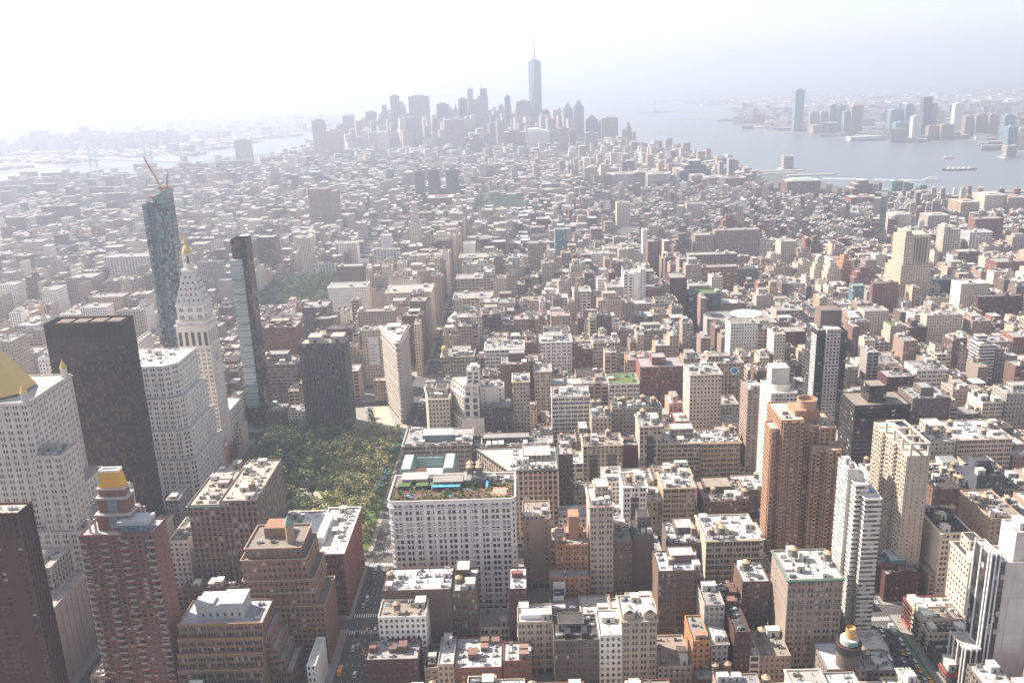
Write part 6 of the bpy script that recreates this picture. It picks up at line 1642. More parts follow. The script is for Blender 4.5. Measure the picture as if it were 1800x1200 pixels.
for x, y in pts:
    kd = 'd' if x < -172 else ('g' if x < -138 else 'y')  # shade and sunlight put into leaf colour: dark at left, olive at right
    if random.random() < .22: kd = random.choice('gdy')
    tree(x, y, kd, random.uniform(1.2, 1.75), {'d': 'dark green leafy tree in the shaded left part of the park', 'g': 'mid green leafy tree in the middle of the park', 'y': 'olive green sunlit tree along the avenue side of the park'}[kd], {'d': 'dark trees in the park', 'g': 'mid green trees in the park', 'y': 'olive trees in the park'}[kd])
USQ = (-400, -270, 1340, 1545)
ug = MB(); ug.cap(rect(*USQ), .18); structure('far_park_lawn', ug, [LAWN])
up = []
for _ in range(1500):
    x, y = random.uniform(-395, -275), random.uniform(1345, 1540)
    if all((x - a) ** 2 + (y - b) ** 2 > 12.5 ** 2 for a, b in up): up.append((x, y))
for x, y in up: tree(x, y, random.choice('gd'), random.uniform(1.05, 1.4), 'green tree in the distant square park beside the cream tower', 'trees in the distant square')
for i, (x, y) in enumerate([(258, 452), (258.5, 460), (258, 470), (258.5, 482)]): tree(x, y, 'g', random.uniform(.4, .6), 'small street tree on the pavement of the right avenue', 'street trees on the right avenue', .15)
tree(296, 462, 'g', .95, 'green tree in a back yard beside the white glass-striped tower', None)
for x, y in ((-128, 858), (-124, 846), (-131, 872)): tree(x, y, 'g', .7, 'small tree on the sunny plaza left of the triangular tower', 'plaza trees', .15)
take(*PK); take(*USQ); take(-95, 40, 2290, 2560)

# plaza parasols, flagpole ----------------------------------------------------
pm = MB(); pm.drum(0, 0, 1.7, .12, 2.1, 2.75, 8, 0, False); pc_me = pm.mesh('canopy', [MAT['blue']])
pm = MB(); pm.drum(0, 0, .06, .06, 0, 2.2, 6, 0, False); pm.drum(0, 0, .5, .5, 0, .1, 8, 0); pp_me = pm.mesh('pole', [MAT['steel']])
ups = [(random.uniform(-104, -90), random.uniform(782, 826)) for _ in range(18)] + [(random.uniform(-101, -92), random.uniform(695, 760)) for _ in range(22)]
for x, y in ups:
    far_ = y > 770
    o = empty('parasol', (x, y, .16), 'blue parasol on the plaza before the triangular tower' if far_ else 'blue parasol on the plaza strip beside the park trees', 'parasol', 'plaza parasols by the tower' if far_ else 'plaza parasols by the park')
    link('canopy', pc_me, o); link('pole', pp_me, o)
o = empty('flagpole', (-104, 742, .1), 'white flagpole with small red and white flag at park edge', 'flagpole')
m = MB(); m.drum(0, 0, .18, .08, 0, 24, 8, 0); link('pole', m.mesh('pole', [MAT['white']]), o)
m = MB(); m.q([((0.1, 0, 20 + .45 * i), (2.9, 0, 20 + .45 * i), (2.9, .25, 20.45 + .45 * i), (.1, 0, 20.45 + .45 * i)) for i in range(6)], [0, 1, 0, 1, 0, 1]); link('flag', m.mesh('flag', [MAT['red'], MAT['white']]), o)

# ------------------------------------------------------------------ vehicles
def car_parts(L, W, H, hood, boot, belt):
    b = MB(); x = W / 2
    prof = [(-L / 2, .30), (-L / 2 + .1, .75), (-L / 2 + hood, belt), (L / 2 - boot, belt), (L / 2 - .08, belt - .12), (L / 2, .30)]
    for i in range(len(prof) - 1):
        (ya, za), (yb, zb) = prof[i], prof[i + 1]
        b.q([((-x, ya, za), (x, ya, za), (x, yb, zb), (-x, yb, zb))])
    for s in (-x, x): b.poly([(s, y, z) for y, z in prof])
    ra, rb = -L / 2 + hood + .75, L / 2 - boot - .45
    b.q([((-x + .2, ra, H), (x - .2, ra, H), (x - .2, rb, H), (-x + .2, rb, H))])
    g = MB(); lo = rect(-x + .06, x - .06, -L / 2 + hood, L / 2 - boot); hi = rect(-x + .2, x - .2, ra, rb); g.loft(lo, belt, hi, H - .01)
    w = MB(); A = [(.33 * math.cos(t), .33 * math.sin(t)) for t in np.linspace(0, 2 * math.pi, 11)[:-1]]
    for s in (-.1, .1): w.poly([(s, a, c + .33) for a, c in A])
    w.q([((-.1, *[A[i][0]], A[i][1] + .33), (.1, A[i][0], A[i][1] + .33), (.1, A[(i + 1) % 10][0], A[(i + 1) % 10][1] + .33), (-.1, A[(i + 1) % 10][0], A[(i + 1) % 10][1] + .33)) for i in range(10)])
    return b.mesh('body', [MAT['paint']]), g.mesh('window_glass', [MAT['gd']]), w.mesh('wheel', [MAT['black']]), L, W
CARS = {'car': car_parts(4.7, 1.85, 1.48, 1.35, 1.0, .92), 'van': car_parts(5.6, 2.05, 2.25, .9, .15, 1.25), 'suv': car_parts(4.9, 1.95, 1.75, 1.2, .4, 1.05)}
tb = MB(); tb.box(-1.2, 1.2, -1.6, 4.2, .7, 3.4, 0, 'nsewtb'); TRB = tb.mesh('cargo_box', [MAT['paint']])
tb = MB(); tb.box(-1.1, 1.1, -3.6, -1.75, .5, 2.5, 0, 'nsewtb'); tb.q([((-1, -3.62, 1.5), (1, -3.62, 1.5), (1, -3.62, 2.3), (-1, -3.62, 2.3))], 1); TRC = tb.mesh('cab', [MAT['paint'], MAT['gd']])
tb = MB(); tb.box(-1.28, 1.28, -6, 6, .4, 3.1, 0, 'nsewtb'); tb.q([((s, -5.6, 1.5), (s, 5.6, 1.5), (s, 5.6, 2.6), (s, -5.6, 2.6)) for s in (-1.3, 1.3)], 1); tb.q([((-1.1, s, 1.3), (1.1, s, 1.3), (1.1, s, 2.7), (-1.1, s, 2.7)) for s in (-6.02, 6.02)], 1); BUS = tb.mesh('body', [MAT['paint'], MAT['gd']])
PAINTS = {'yellow': (.72, .33, .02), 'white': (.72, .72, .71), 'black': (.03, .03, .033), 'silver': (.42, .43, .44), 'grey': (.16, .165, .17), 'red': (.38, .035, .03), 'blue': (.04, .09, .25)}
NCAR = {}
ORD = ['first', 'second', 'third', 'fourth', 'fifth', 'sixth', 'seventh', 'eighth', 'ninth', 'tenth', 'eleventh', 'twelfth', 'thirteenth', 'fourteenth', 'fifteenth', 'sixteenth', 'seventeenth', 'eighteenth', 'nineteenth', 'twentieth']
CARLIST = []
def vehicle(kind, colour, x, y, rz, where):
    CARLIST.append((y, kind, colour, x, rz, where))
def place_vehicles():
    cnt = {}
    for y, kind, colour, x, rz, where in sorted(CARLIST):
        word = {'car': 'taxi' if colour == 'yellow' else 'car', 'suv': 'suv', 'van': 'van', 'truck': 'box truck', 'bus': 'bus'}[kind]
        i = cnt[(word, colour, where)] = cnt.get((word, colour, where), -1) + 1
        first = ORD[i] + ' ' if i < len(ORD) else 'farther '
        o = empty({'car': 'taxi' if colour == 'yellow' else 'parked_car' if 'parked' in where else 'car', 'suv': 'car', 'van': 'van', 'truck': 'truck', 'bus': 'bus'}[kind], (x, y, .02), f'{first}{colour} {word} from the bottom {where}', word, 'vehicles ' + where)
        o.rotation_euler = (0, 0, rz)
        col = PAINTS[colour]
        if kind in CARS:
            bme, gme, wme, L, W = CARS[kind]
            link('body', bme, o, col); link('window_glass', gme, o)
            if y < 720:
                for sx in (-1, 1):
                    for sy in (-1, 1): link('wheel', wme, o, None, (sx * (W / 2 - .05), sy * L * .31, 0))
        elif kind == 'truck': link('cargo_box', TRB, o, col); link('cab', TRC, o, (.6, .6, .6)); [link('wheel', CARS['van'][2], o, None, (sx, sy, 0), 0, (1.4, 1.4, 1.4)) for sx in (-1.05, 1.05) for sy in (-2.7, 2.4)]
        else: link('body', BUS, o, col); [link('wheel', CARS['van'][2], o, None, (sx, sy, 0), 0, (1.5, 1.5, 1.5)) for sx in (-1.2, 1.2) for sy in (-3.8, 3.6)]
W5, W6 = 'on the left avenue', 'on the right avenue'
def lane(av, xs, y0, y1, gap, where, p_taxi, rz):
    for lx in xs:
        y = y0 + random.uniform(0, gap)
        while y < y1:
            k = int(round((510 - y) / 80.5)) ; near_x = abs(y - (510 + 80.5 * round((y - 510) / 80.5))) < 8
            if not near_x or random.random() < .3:
                r_ = random.random()
                if r_ < p_taxi: vehicle('car', 'yellow', av + lx, y, rz, where)
                else: vehicle(random.choice(['car', 'car', 'suv', 'van', 'suv']), random.choice(['white', 'black', 'silver', 'grey', 'white', 'black', 'blue', 'red']), av + lx, y, rz, where)
            y += gap * random.uniform(.75, 1.7)
for kind, colour, px in (('truck', 'yellow', (-83.5, 462)), ('van', 'white', (-74.5, 459)), ('car', 'yellow', (-73.2, 480)), ('car', 'yellow', (-68.2, 478)), ('van', 'white', (-79.8, 484)), ('van', 'silver', (-77.2, 486)), ('suv', 'black', (-71.2, 489)), ('van', 'yellow', (-74.3, 501)), ('van', 'white', (-69.2, 502)), ('car', 'black', (-80, 498)), ('car', 'silver', (-81.7, 530)), ('van', 'white', (-80, 538)), ('car', 'black', (-81.5, 551)), ('suv', 'black', (-80.8, 558)), ('car', 'grey', (-80.5, 566)), ('suv', 'silver', (-79.8, 572)), ('car', 'black', (-78.5, 578)), ('car', 'yellow', (-70.5, 604))):
    vehicle(kind, colour, px[0], px[1], math.pi, W5)
lane(-76, (-7.2, -3.5, 0, 3.5, 7.2), 850, 1300, 11, W5 + ' past the triangular tower', .32, math.pi)
lane(-79, (-4, 0, 4), 640, 830, 16, W5 + ' beside the park', .35, math.pi)
for kind, colour, px in (('truck', 'white', (247.5, 487)), ('van', 'white', (247.8, 476)), ('suv', 'white', (248, 467)), ('car', 'yellow', (244.6, 466.5)), ('car', 'silver', (242.2, 459.5)), ('van', 'silver', (247.6, 456)), ('van', 'white', (240.2, 485)), ('bus', 'grey', (236.3, 477)), ('suv', 'black', (240.4, 470)), ('bus', 'white', (233.8, 462)), ('car', 'yellow', (243.2, 440)), ('suv', 'silver', (246.5, 440.5)), ('car', 'yellow', (249.4, 441.5)), ('suv', 'grey', (245.2, 447.5)), ('car', 'yellow', (247.8, 450.5)), ('car', 'black', (240.2, 450)), ('truck', 'white', (257, 431))):
    vehicle(kind, colour, px[0], px[1], 0 if kind != 'truck' or px[1] > 435 else math.pi / 2, W6)
lane(242, (-6, -2, 2, 6), 900, 1320, 11, W6 + ' far past the dark glass tower', .3, 0)
lane(-227, (-3, 0, 3), 690, 830, 14, 'beside the campanile', .3, 0)
place_vehicles()

# pedestrians: one continuous figure, seen at a few pixels ------------------
def person_mesh(shirt, legs):
    b = MB()
    for s in (-1, 1):
        b.loft(ring(.10 * s, .12 * s, .06, 6), 0, ring(.10 * s, .06 * s, .08, 6), .45, 1); b.loft(ring(.10 * s, .06 * s, .08, 6), .45, ring(.09 * s, 0, .105, 6), .88, 1)
        b.loft(ring(.24 * s, -.08 * s, .045, 6), .72, ring(.23 * s, 0, .055, 6), 1.08, 0); b.loft(ring(.23 * s, 0, .055, 6), 1.08, ring(.19 * s, 0, .07, 6), 1.42, 0)
    E = lambda rx, ry: [(rx * math.cos(t), ry * math.sin(t)) for t in np.linspace(0, 2 * math.pi, 9)[:-1]]
    for (r0_, z0), (r1_, z1) in zip((((.16, .11), .86), ((.15, .10), 1.05), ((.20, .12), 1.3), ((.17, .10), 1.45)), (((.15, .10), 1.05), ((.20, .12), 1.3), ((.17, .10), 1.45), ((.06, .06), 1.5))): b.loft(E(*r0_), z0, E(*r1_), z1, 0)
    for (r0_, z0), (r1_, z1) in zip(((.05, 1.48), (.075, 1.57), (.10, 1.66)), ((.075, 1.57), (.10, 1.66), (.05, 1.76))): b.loft(E(r0_, r0_ * 1.1), z0, E(r1_, r1_ * 1.1), z1, 2 if z1 < 1.7 else 3)
    b.cap(E(.05, .055), 1.76, 3)
    return b.mesh('person', [shirt, legs, mat_plain('skin', (.45, .27, .19), amount=0), MAT['dark']])
PM = [(person_mesh(MAT['white'], MAT['dark']), 'white top and dark trousers'), (person_mesh(MAT['dark'], MAT['steel']), 'dark top and grey trousers'), (person_mesh(MAT['red'], MAT['dark']), 'red top and dark trousers'), (person_mesh(MAT['blue'], MAT['steel']), 'blue top and grey trousers')]
zones = [((-110, -88), (778, 842), 26, 'walking on the plaza before the triangular tower'), ((-100, -90), (690, 762), 16, 'walking on the plaza strip beside the park'), ((-94, -88), (470, 600), 14, 'on the left avenue\'s far pavement'), ((253, 257.5), (442, 498), 14, 'on the sunny pavement of the right avenue'), ((-64, -62), (470, 476), 3, 'at the corner by the white painted loft')]
for (xa, xb), (ya, yb), n_, wh in zones:
    for i in range(n_):
        me, cl = random.choice(PM)
        tag(link('person', me, None, None, (random.uniform(xa, xb), random.uniform(ya, yb), .16), random.uniform(0, 6.28)), f'tiny pedestrian in {cl} {wh}', 'person', 'pedestrians ' + wh)
# mast-arm signal
o = empty('traffic_signal', (256, 500, .15), 'tall mast-arm traffic signal over the right avenue crossing', 'traffic signal')
m = MB(); m.drum(0, 0, .16, .12, 0, 7, 8, 0, False); m.bar((0, 0, 6.4), (-8, 0, 7.6), .2); link('mast_arm', m.mesh('mast_arm', [MAT['steel']]), o)
m = MB(); m.box(-7.6, -7.2, -.2, .2, 6.4, 7.5, 0, 'nsewtb'); m.drum(0, 0, .25, .25, 2.4, 3.4, 8, 0); link('signal_head', m.mesh('signal_head', [mat_plain('signal_yellow', (.55, .32, .03), amount=0)]), o)

# low corner row across the right avenue -----------------------------------------
for i, (xa, xb, ya, yb, z, wc, rc, lab) in enumerate(((257.5, 285, 486, 499.5, 16.5, 'R', 'w', 'red brick corner tenement with red awning across the right avenue'), (257.5, 283, 473, 485.9, 18, 'C', 't', 'cream tenement with fire escapes next to red corner tenement'), (257.5, 281, 464, 472.9, 15, 'C', 'd', 'cream low tenement with curved white parapet on the right avenue'), (257.5, 282, 452, 463.9, 10, 'D', 'd', 'low black-roofed store on the right avenue'), (257.5, 284, 439.6, 451.9, 7, 'D', 'd', 'low grey corner store with red sign band on the right avenue'), (285.1, 312, 478.5, 499, 13, 'N', 'w', 'low brown back building with white roof behind the red tenement'))):
    B = Bld('tenement_building', lab, 'tenement', (xa + xb) / 2, (ya + yb) / 2); take(xa, xb, ya, yb)
    B.tier(xa, xb, ya, yb, 0, z, ['L', 'L', 'B', dict(STY['L'], bay=2.2, fh=3.2)], base=4 if z > 9 else 0)
    B.clutter(xa, xb, ya, yb, z - 1, 0, 2, 3, 3, (.6, .57, .54))
    if i == 0:
        m = MB(); m.loft(rect(255.6, 257.45, 487, 496), 2.6, rect(256.9, 257.45, 487, 496), 3.6, 0); m.build('red_awning', [MAT['red']], B.root)
    if i == 4:
        m = MB(); m.box(256.9, 257.45, 440, 451, 4.2, 5.6, 0, 'nsewtb'); m.box(258, 283, 439, 439.55, 4.2, 5.6, 0, 'nsewtb'); m.build('sign_band', [MAT['red']], B.root)
        m = MB()
        for q in (0, 1): m.loft([(262.6 + q * 1.0 + .5 * math.cos(t), 438.9) for t in np.linspace(0, math.pi, 8)], 0, [(0, 0)] * 8, 0) if False else m.q([((262 + q + .5 - .5 * math.cos(t0), 438.93, 4.4 + 1.0 * math.sin(t0)), (262 + q + .5 - .36 * math.cos(t0), 438.93, 4.4 + .8 * math.sin(t0)), (262 + q + .5 - .36 * math.cos(t1), 438.93, 4.4 + .8 * math.sin(t1)), (262 + q + .5 - .5 * math.cos(t1), 438.93, 4.4 + 1.0 * math.sin(t1))) for t0, t1 in zip(np.linspace(0, math.pi, 9)[:-1], np.linspace(0, math.pi, 9)[1:])])
        m.build('arched_letter', [mat_plain('sign_yellow', (.75, .50, .03), amount=0)], B.root)
    if i < 3:
        fe = MB()
        for zz in np.arange(4.5, z - 2, 3.2):
            fe.box(256.4, 257.45, ya + 2, yb - 2, zz, zz + .08, 0, 'nsewtb'); fe.box(256.4, 256.46, ya + 2, yb - 2, zz + .08, zz + 1, 0, 'nsewt'); fe.bar((256.9, ya + 2.5, zz), (256.9, yb - 3, zz + 3.2), .15)
        fe.build('fire_escape', [MAT['dark']], B.root)
    B.finish(jit(WALLS[wc], .05), ROOFS[rc])

# boats -----------------------------------------------------------------------
def boat(name, x, y, L, W, rz, label, hull, decks):
    o = empty(name, (x, y, -2), label, 'boat'); o.rotation_euler = (0, 0, rz)
    P = [(-W / 2, L / 2), (-W / 2, -L * .3), (0, -L / 2), (W / 2, -L * .3), (W / 2, L / 2)]
    m = MB(); m.loft(offset(P[::1], -.06 * W), -.5, P, W * .28); m.cap(P, W * .28); link('hull', m.mesh('hull', [MAT['paint']]), o, hull)
    z = W * .28
    for k in range(decks):
        m = MB(); m.box(-W * (.40 - k * .07), W * (.40 - k * .07), -L * (.26 - k * .06), L * (.42 - k * .10), z, z + 2.6, 0, 'nsewt'); m.box(-W * (.405 - k * .07), W * (.405 - k * .07), -L * (.2 - k * .06), L * (.36 - k * .1), z + 1.1, z + 1.9, 1, 'ew'); link('deckhouse', m.mesh('deckhouse', [MAT['white'], MAT['gd']]), o); z += 2.6
    return o
boat('ferry', 1270, 2708, 48, 13, R(62), 'white ferry trailing a long white wake on the near river', (.7, .68, .66), 3)
o = boat('barge', 1468, 2956, 110, 17, R(84), 'long dark barge with pale cargo heaps on the river', (.06, .05, .06), 0)
m = MB(); 
for i in range(5): m.loft(rect(-6, 6, -38 + i * 16, -25 + i * 16), 4.8, rect(-2, 2, -34 + i * 16, -29 + i * 16), 10, 0); m.cap(rect(-2, 2, -34 + i * 16, -29 + i * 16), 10, 0)
link('cargo_heap', m.mesh('cargo_heap', [MAT['trim']]), o, (.5, .45, .42))
boat('ferry', 1612, 3339, 40, 11, R(75), 'small orange ferry on the river beyond the barge', (.65, .2, .06), 2)
boat('ferry', 1088, 4902, 26, 8, R(70), 'tiny white ferry with wake on the far harbour', (.7, .7, .7), 1)
boat('ferry', 900, 5600, 24, 8, R(60), 'tiny white boat farthest out in the harbour', (.7, .7, .7), 1)
wk = MB()
for (x, y, L, w, a) in ((1255, 2716, 560, 26, R(62)), (1600, 3343, 200, 9, R(75)), (1080, 4905, 420, 12, R(70)), (892, 5604, 400, 9, R(60))):
    d = np.array((-math.sin(a), math.cos(a))); d = d if d[0] < 0 else -d; n_ = np.array((-d[1], d[0]))
    N = 26
    for i in range(N):
        s0, s1 = L * (i / N), L * ((i + 1) / N); w0, w1 = w * (.35 + .3 * i / N) * random.uniform(.7, 1.1), w * (.35 + .3 * (i + 1) / N) * random.uniform(.6, 1.1)
        if random.random() < i / N * .45: continue
        c0, c1 = np.array((x, y)) + d * s0, np.array((x, y)) + d * s1
        wk.q([((*(c0 + n_ * w0 / 2), -1.9), (*(c0 - n_ * w0 / 2), -1.9), (*(c1 - n_ * w1 / 2), -1.9), (*(c1 + n_ * w1 / 2), -1.9))])
tag(wk.build('wake_foam', [mat_plain('foam', (.7, .7, .7), amount=.2)]), kind='stuff')

# ------------------------------------------------------------------ infill of the city
def inpoly(x, y, P):
    c = False; j = len(P) - 1
    for i in range(len(P)):
        if (P[i][1] > y) != (P[j][1] > y) and x < (P[j][0] - P[i][0]) * (y - P[i][1]) / (P[j][1] - P[i][1]) + P[i][0]: c = not c
        j = i
    return c
def in_view(x, y, m=60):
    dx, dy = x - CAM[0], y - CAM[1]
    return dy > 250 and abs(dx) < dy * .66 + m
CITY = MB()
def tintq(mb, P, m, uv, col): mb.q(P, m, uv, col)
CPW = ['W', 'C', 'C', 'C', 'B', 'B', 'B', 'T', 'T', 'G', 'D', 'R', 'N', 'P', 'P', 'P']
CPV = ['R', 'R', 'N', 'N', 'P', 'P', 'C', 'B', 'T', 'W', 'G']
def cbld(poly, z, col, roof, k, detail):
    """one infill building in the merged city mesh"""
    n = len(poly); st = STY[k]
    for i in range(n):
        a, b = np.array(poly[i], float), np.array(poly[(i + 1) % n], float); L = float(np.linalg.norm(b - a))
        if n == 4 and i in (1, 3) and L > 9 and random.random() < .5: CITY.q([((*a, 0), (*b, 0), (*b, z), (*a, z))], 3, None, col); continue
        nb = max(1, round(L / st['bay'])); nf = max(1, round(z / st['fh'])); r = random.randint(0, 900)
        CITY.q([((*a, 0), (*b, 0), (*b, z), (*a, z))], 'LFA'.index(k), [(r, r), (r + nb, r), (r + nb, r + nf), (r, r + nf)], col)
    if detail:
        q = offset(poly, -.4)
        for i in range(n): CITY.q([((*q[i], z), (*q[(i + 1) % n], z), (*poly[(i + 1) % n], z), (*poly[i], z)), ((*q[i], z - .9), (*q[(i + 1) % n], z - .9), (*q[(i + 1) % n], z), (*q[i], z))], 3, None, col)
        CITY.poly([(*p, z - .9) for p in q], 4, roof)
    else: CITY.poly([(*p, z) for p in poly], 4, roof)
def rooftop(x0, x1, y0, y1, z, rich):
    W, D = x1 - x0, y1 - y0
    if W < 5 or D < 6: return
    for _ in range(random.choice((1, 1, 2, 2)) if rich else random.choice((0, 1, 1))):
        w, d = min(W * .5, random.uniform(2.5, 6)), min(D * .4, random.uniform(3, 7)); x, y = random.uniform(x0 + .8, x1 - w - .8), random.uniform(y0 + .8, y1 - d - .8)
        CITY.box(x, x + w, y, y + d, z - .9, z + random.uniform(1.8, 3.8), 3, 'nsew', jit((.45, .42, .4), .3)); CITY.box(x, x + w, y, y + d, z, z + 0 * 1 + 3.85, 4, 't', jit((.5, .48, .46), .3)) if False else None
        CITY.poly([(x, y, z + 1.75), (x + w, y, z + 1.75), (x + w, y + d, z + 1.75), (x, y + d, z + 1.75)], 4, jit((.5, .48, .46), .3))
    if rich:
        if random.random() < .4 and z > 15:
            x, y = random.uniform(x0 + 2, x1 - 2), random.uniform(y0 + 2, y1 - 2)
            CITY.drum(x, y, 1.7, 1.7, z + 1.5, z + 5, 9, 3, False, (.19, .135, .10)); CITY.drum(x, y, 1.9, .12, z + 5, z + 6.4, 9, 3, False, (.38, .28, .19))
            for s in (-1, 1): CITY.box(x + s - .12, x + s + .12, y - .12, y + .12, z - .9, z + 1.5, 3, 'nsew', (.2, .2, .2))
        for _ in range(random.randint(1, 5)):
            x, y = random.uniform(x0 + 1, x1 - 2.2), random.uniform(y0 + 1, y1 - 2.2); CITY.box(x, x + 1.4, y, y + 1.2, z - .9, z + .5, 3, 'nsewt', jit((.5, .5, .5), .4))
def free_spans(x0, x1, y0, y1):
    s = [(x0, x1)]
    for a, b, c, d in RECTS:
        if d > y0 + .3 and c < y1 - .3:
            t = []
            for p, q in s:
                if b <= p or a >= q: t.append((p, q)); continue
                if a - p > 4: t.append((p, a - .06))
                if q - b > 4: t.append((b + .06, q))
            s = t
    return s
def roofcol():
    r_ = random.random()
    return jit(ROOFS['w'] if r_ < .27 else ROOFS['s'] if r_ < .58 else ROOFS['t'] if r_ < .78 else ROOFS['d'], .2)
FILL = []
def hgt(y, x):
    if x > 300 and y > 1000: return random.choice((random.uniform(13, 20), random.uniform(15, 25), random.uniform(22, 38)))
    if -430 < x < -235 and 1000 < y < 1345: return random.uniform(13, 24)
    if y < 620: return random.uniform(14, 27)
    if y < 840: return random.uniform(18, 36)
    if -150 < x < -5 and y < 2100: return random.uniform(44, 72) if y > 900 else random.uniform(30, 44)
    if x > 300: return random.choice((random.uniform(13, 22), random.uniform(18, 36), random.uniform(30, 56)))
    if x < -420: return random.choice((random.uniform(13, 20), random.uniform(15, 30), random.uniform(20, 55)))
    return random.choice((random.uniform(26, 40), random.uniform(34, 54), random.uniform(44, 68)))
def fill_block(x0, x1, y0, y1):
    ym = y0 + (y1 - y0) * random.uniform(.46, .54)
    for ya, yb in ((y0, ym - 1.5), (ym + 1.5, y1)):
        for p, q in free_spans(x0, x1, ya, yb):
            x = p
            while q - x > 4:
                w = random.choice((7.6, 7.6, 10, 12, 15, 15, 18, 23, 30)) if ya > 650 else random.choice((7.6, 10, 15, 18, 23))
                if q - x - w < 6: w = q - x
                w = min(w, 34); dep = (yb - ya) * random.uniform(.66, .92)
                a, b = (ya, ya + dep) if ya == y0 else (yb - dep, yb)
                xm, yy = x + w / 2, (a + b) / 2
                if not bway_near(xm, yy, w / 2 + 10) and in_view(xm, yy): FILL.append((x, x + w - .06, a, b, hgt(ya, xm)))
                x += w
for k in range(29, -14, -1):
    y0, y1 = YS(k) + (9 if k not in (23, 14) else 14), YS(k - 1) - (9 if k - 1 not in (23, 14) else 14)
    for i in range(len(AVX) - 1):
        x0, x1 = AVX[i] + HALF.get(AVX[i], 15), AVX[i + 1] - HALF.get(AVX[i + 1], 15)
        if k <= 13 and AVX[i] >= 242: continue
        if k > 24 and x1 < -229 + 5 and x0 > -232 and False: continue
        cx, cy = (x0 + x1) / 2, (y0 + y1) / 2
        if not (in_view(x0, cy, 150) or in_view(x1, cy, 150) or in_view(cx, cy, 150)) or not inpoly(cx, cy, MANH): continue
        if PK[0] - 20 < cx < PK[1] + 20 and PK[2] - 20 < cy < PK[3] + 20: continue
        if USQ[0] < cx < USQ[1] and USQ[2] < cy < USQ[3]: continue
        fill_block(x0, x1, y0, y1)
# the nearest infill stands as buildings of its own
FILL.sort(key=lambda r: (r[2]))
IND, REST = [], []
for r_ in FILL: (IND if (r_[2] < 1000 and len(IND) < 150 and -300 < r_[0] < 480 and (r_[1] - r_[0]) > 6.5) else REST).append(r_)
LAND = [(-115, 882, 'triangular tower'), (-18, 549, 'white roof-garden block'), (211, 572, 'orange drum-topped tower'), (298, 776, 'dark glass tower'), (269, 556, 'beige balcony tower'), (-178, 454, 'gold-capped brick tower'), (-263, 783, 'campanile'), (-168, 863, 'dark gridded tower'), (-25, 764, 'stepped white block'), (33, 620, 'green-corniced block'), (312, 700, 'black banded slab'), (-161, 550, 'piered grey-brown block'), (58, 930, 'white gridded block'), (-42, 940, 'gold-cupola block'), (220, 480, 'white residential tower'), (188, 775, 'patterned cream block'), (303, 1100, 'oval-hall store'), (160, 860, 'red penthouse block')]
WORD = {'W': 'white', 'C': 'cream', 'B': 'beige', 'T': 'tan', 'G': 'grey', 'D': 'dark grey', 'R': 'red brick', 'N': 'brown brick', 'P': 'pinkish'}
RW = {'w': 'white', 's': 'silver', 't': 'tan', 'd': 'black'}
used_labels, rank = set(), {}
for (a, b, c, d, z) in IND:
    wc = random.choice(CPW); rc = random.choice('wwsstd'); xc, yc = (a + b) / 2, (c + d) / 2
    near_ = sorted(LAND, key=lambda t: (t[0] - xc) ** 2 + (t[1] - yc) ** 2)
    fl = max(3, round(z / 3.8)); nt = 1 if random.random() < .38 and z > 17 else 0
    for lx, ly, nm in near_[:6]:
        dx, dy = xc - lx, yc - ly
        rel = ('behind' if dy > 0 else 'before') if abs(dy) > abs(dx) else ('right of' if dx > 0 else 'left of')
        tall = 'tall' if z > 27 else 'low' if z < 19 else 'mid-height'
        lab = f"{tall} {WORD[wc]} house with {RW[rc]} roof{' and tank' if nt else ''} {rel} the {nm}"
        if lab not in used_labels: break
        lab = f"{'narrow' if b - a < 11 else 'wide'} {lab}"
        if lab not in used_labels: break
    used_labels.add(lab)
    B = Bld('infill_building', lab, 'building', xc, yc)
    k = random.choice('LLLFDA'); N = STY['N']
    B.tier(a, b, c, d, 0, z, [k, random.choice(['N', 'B', 'L']), 'B', random.choice(['N', 'B', 'L'])], base=4.6 if z > 14 else 0, par=.9)
    if random.random() < .35: B.cornice(rect(a, b, c, d), z - 1.6, 1.2, .7)
    if z > 22: B.cornice(rect(a, b, c, d), z * random.choice((.2, .75, .85)), .5, .28)
    B.clutter(a, b, c, d, z - .9, nt, 1, random.randint(0, 5), 2, (.45, .42, .4), 1 if random.random() < .2 else 0)
    B.finish(jit(WALLS[wc], .12), jit(ROOFS[rc], .12))
for (a, b, c, d, z) in REST:
    far_ = c > 1500
    col = jit(WALLS[random.choice(CPW if c < 1560 or a < 0 else CPV)], .18)
    if far_: z = random.choice((random.uniform(13, 20), random.uniform(15, 30), random.uniform(18, 44))) if not (-150 < a < 0 and c < 2000) else z
    cbld(rect(a, b, c, d), z, col, roofcol(), random.choice('LLLFA'), c < 1700)
    if c < 1650 and b - a > 11 and d - c > 18 and random.random() < .35:
        k_ = random.uniform(.1, .3); cbld(rect(a + (b - a) * k_, b - (b - a) * (.45 - k_), c + (d - c) * .4, d - .5), z + random.choice((3.4, 3.8, 7)), col, roofcol(), 'L', False); d = c + (d - c) * .4
    if c < 2200: rooftop(a, b, c, d, z, c < 1500)

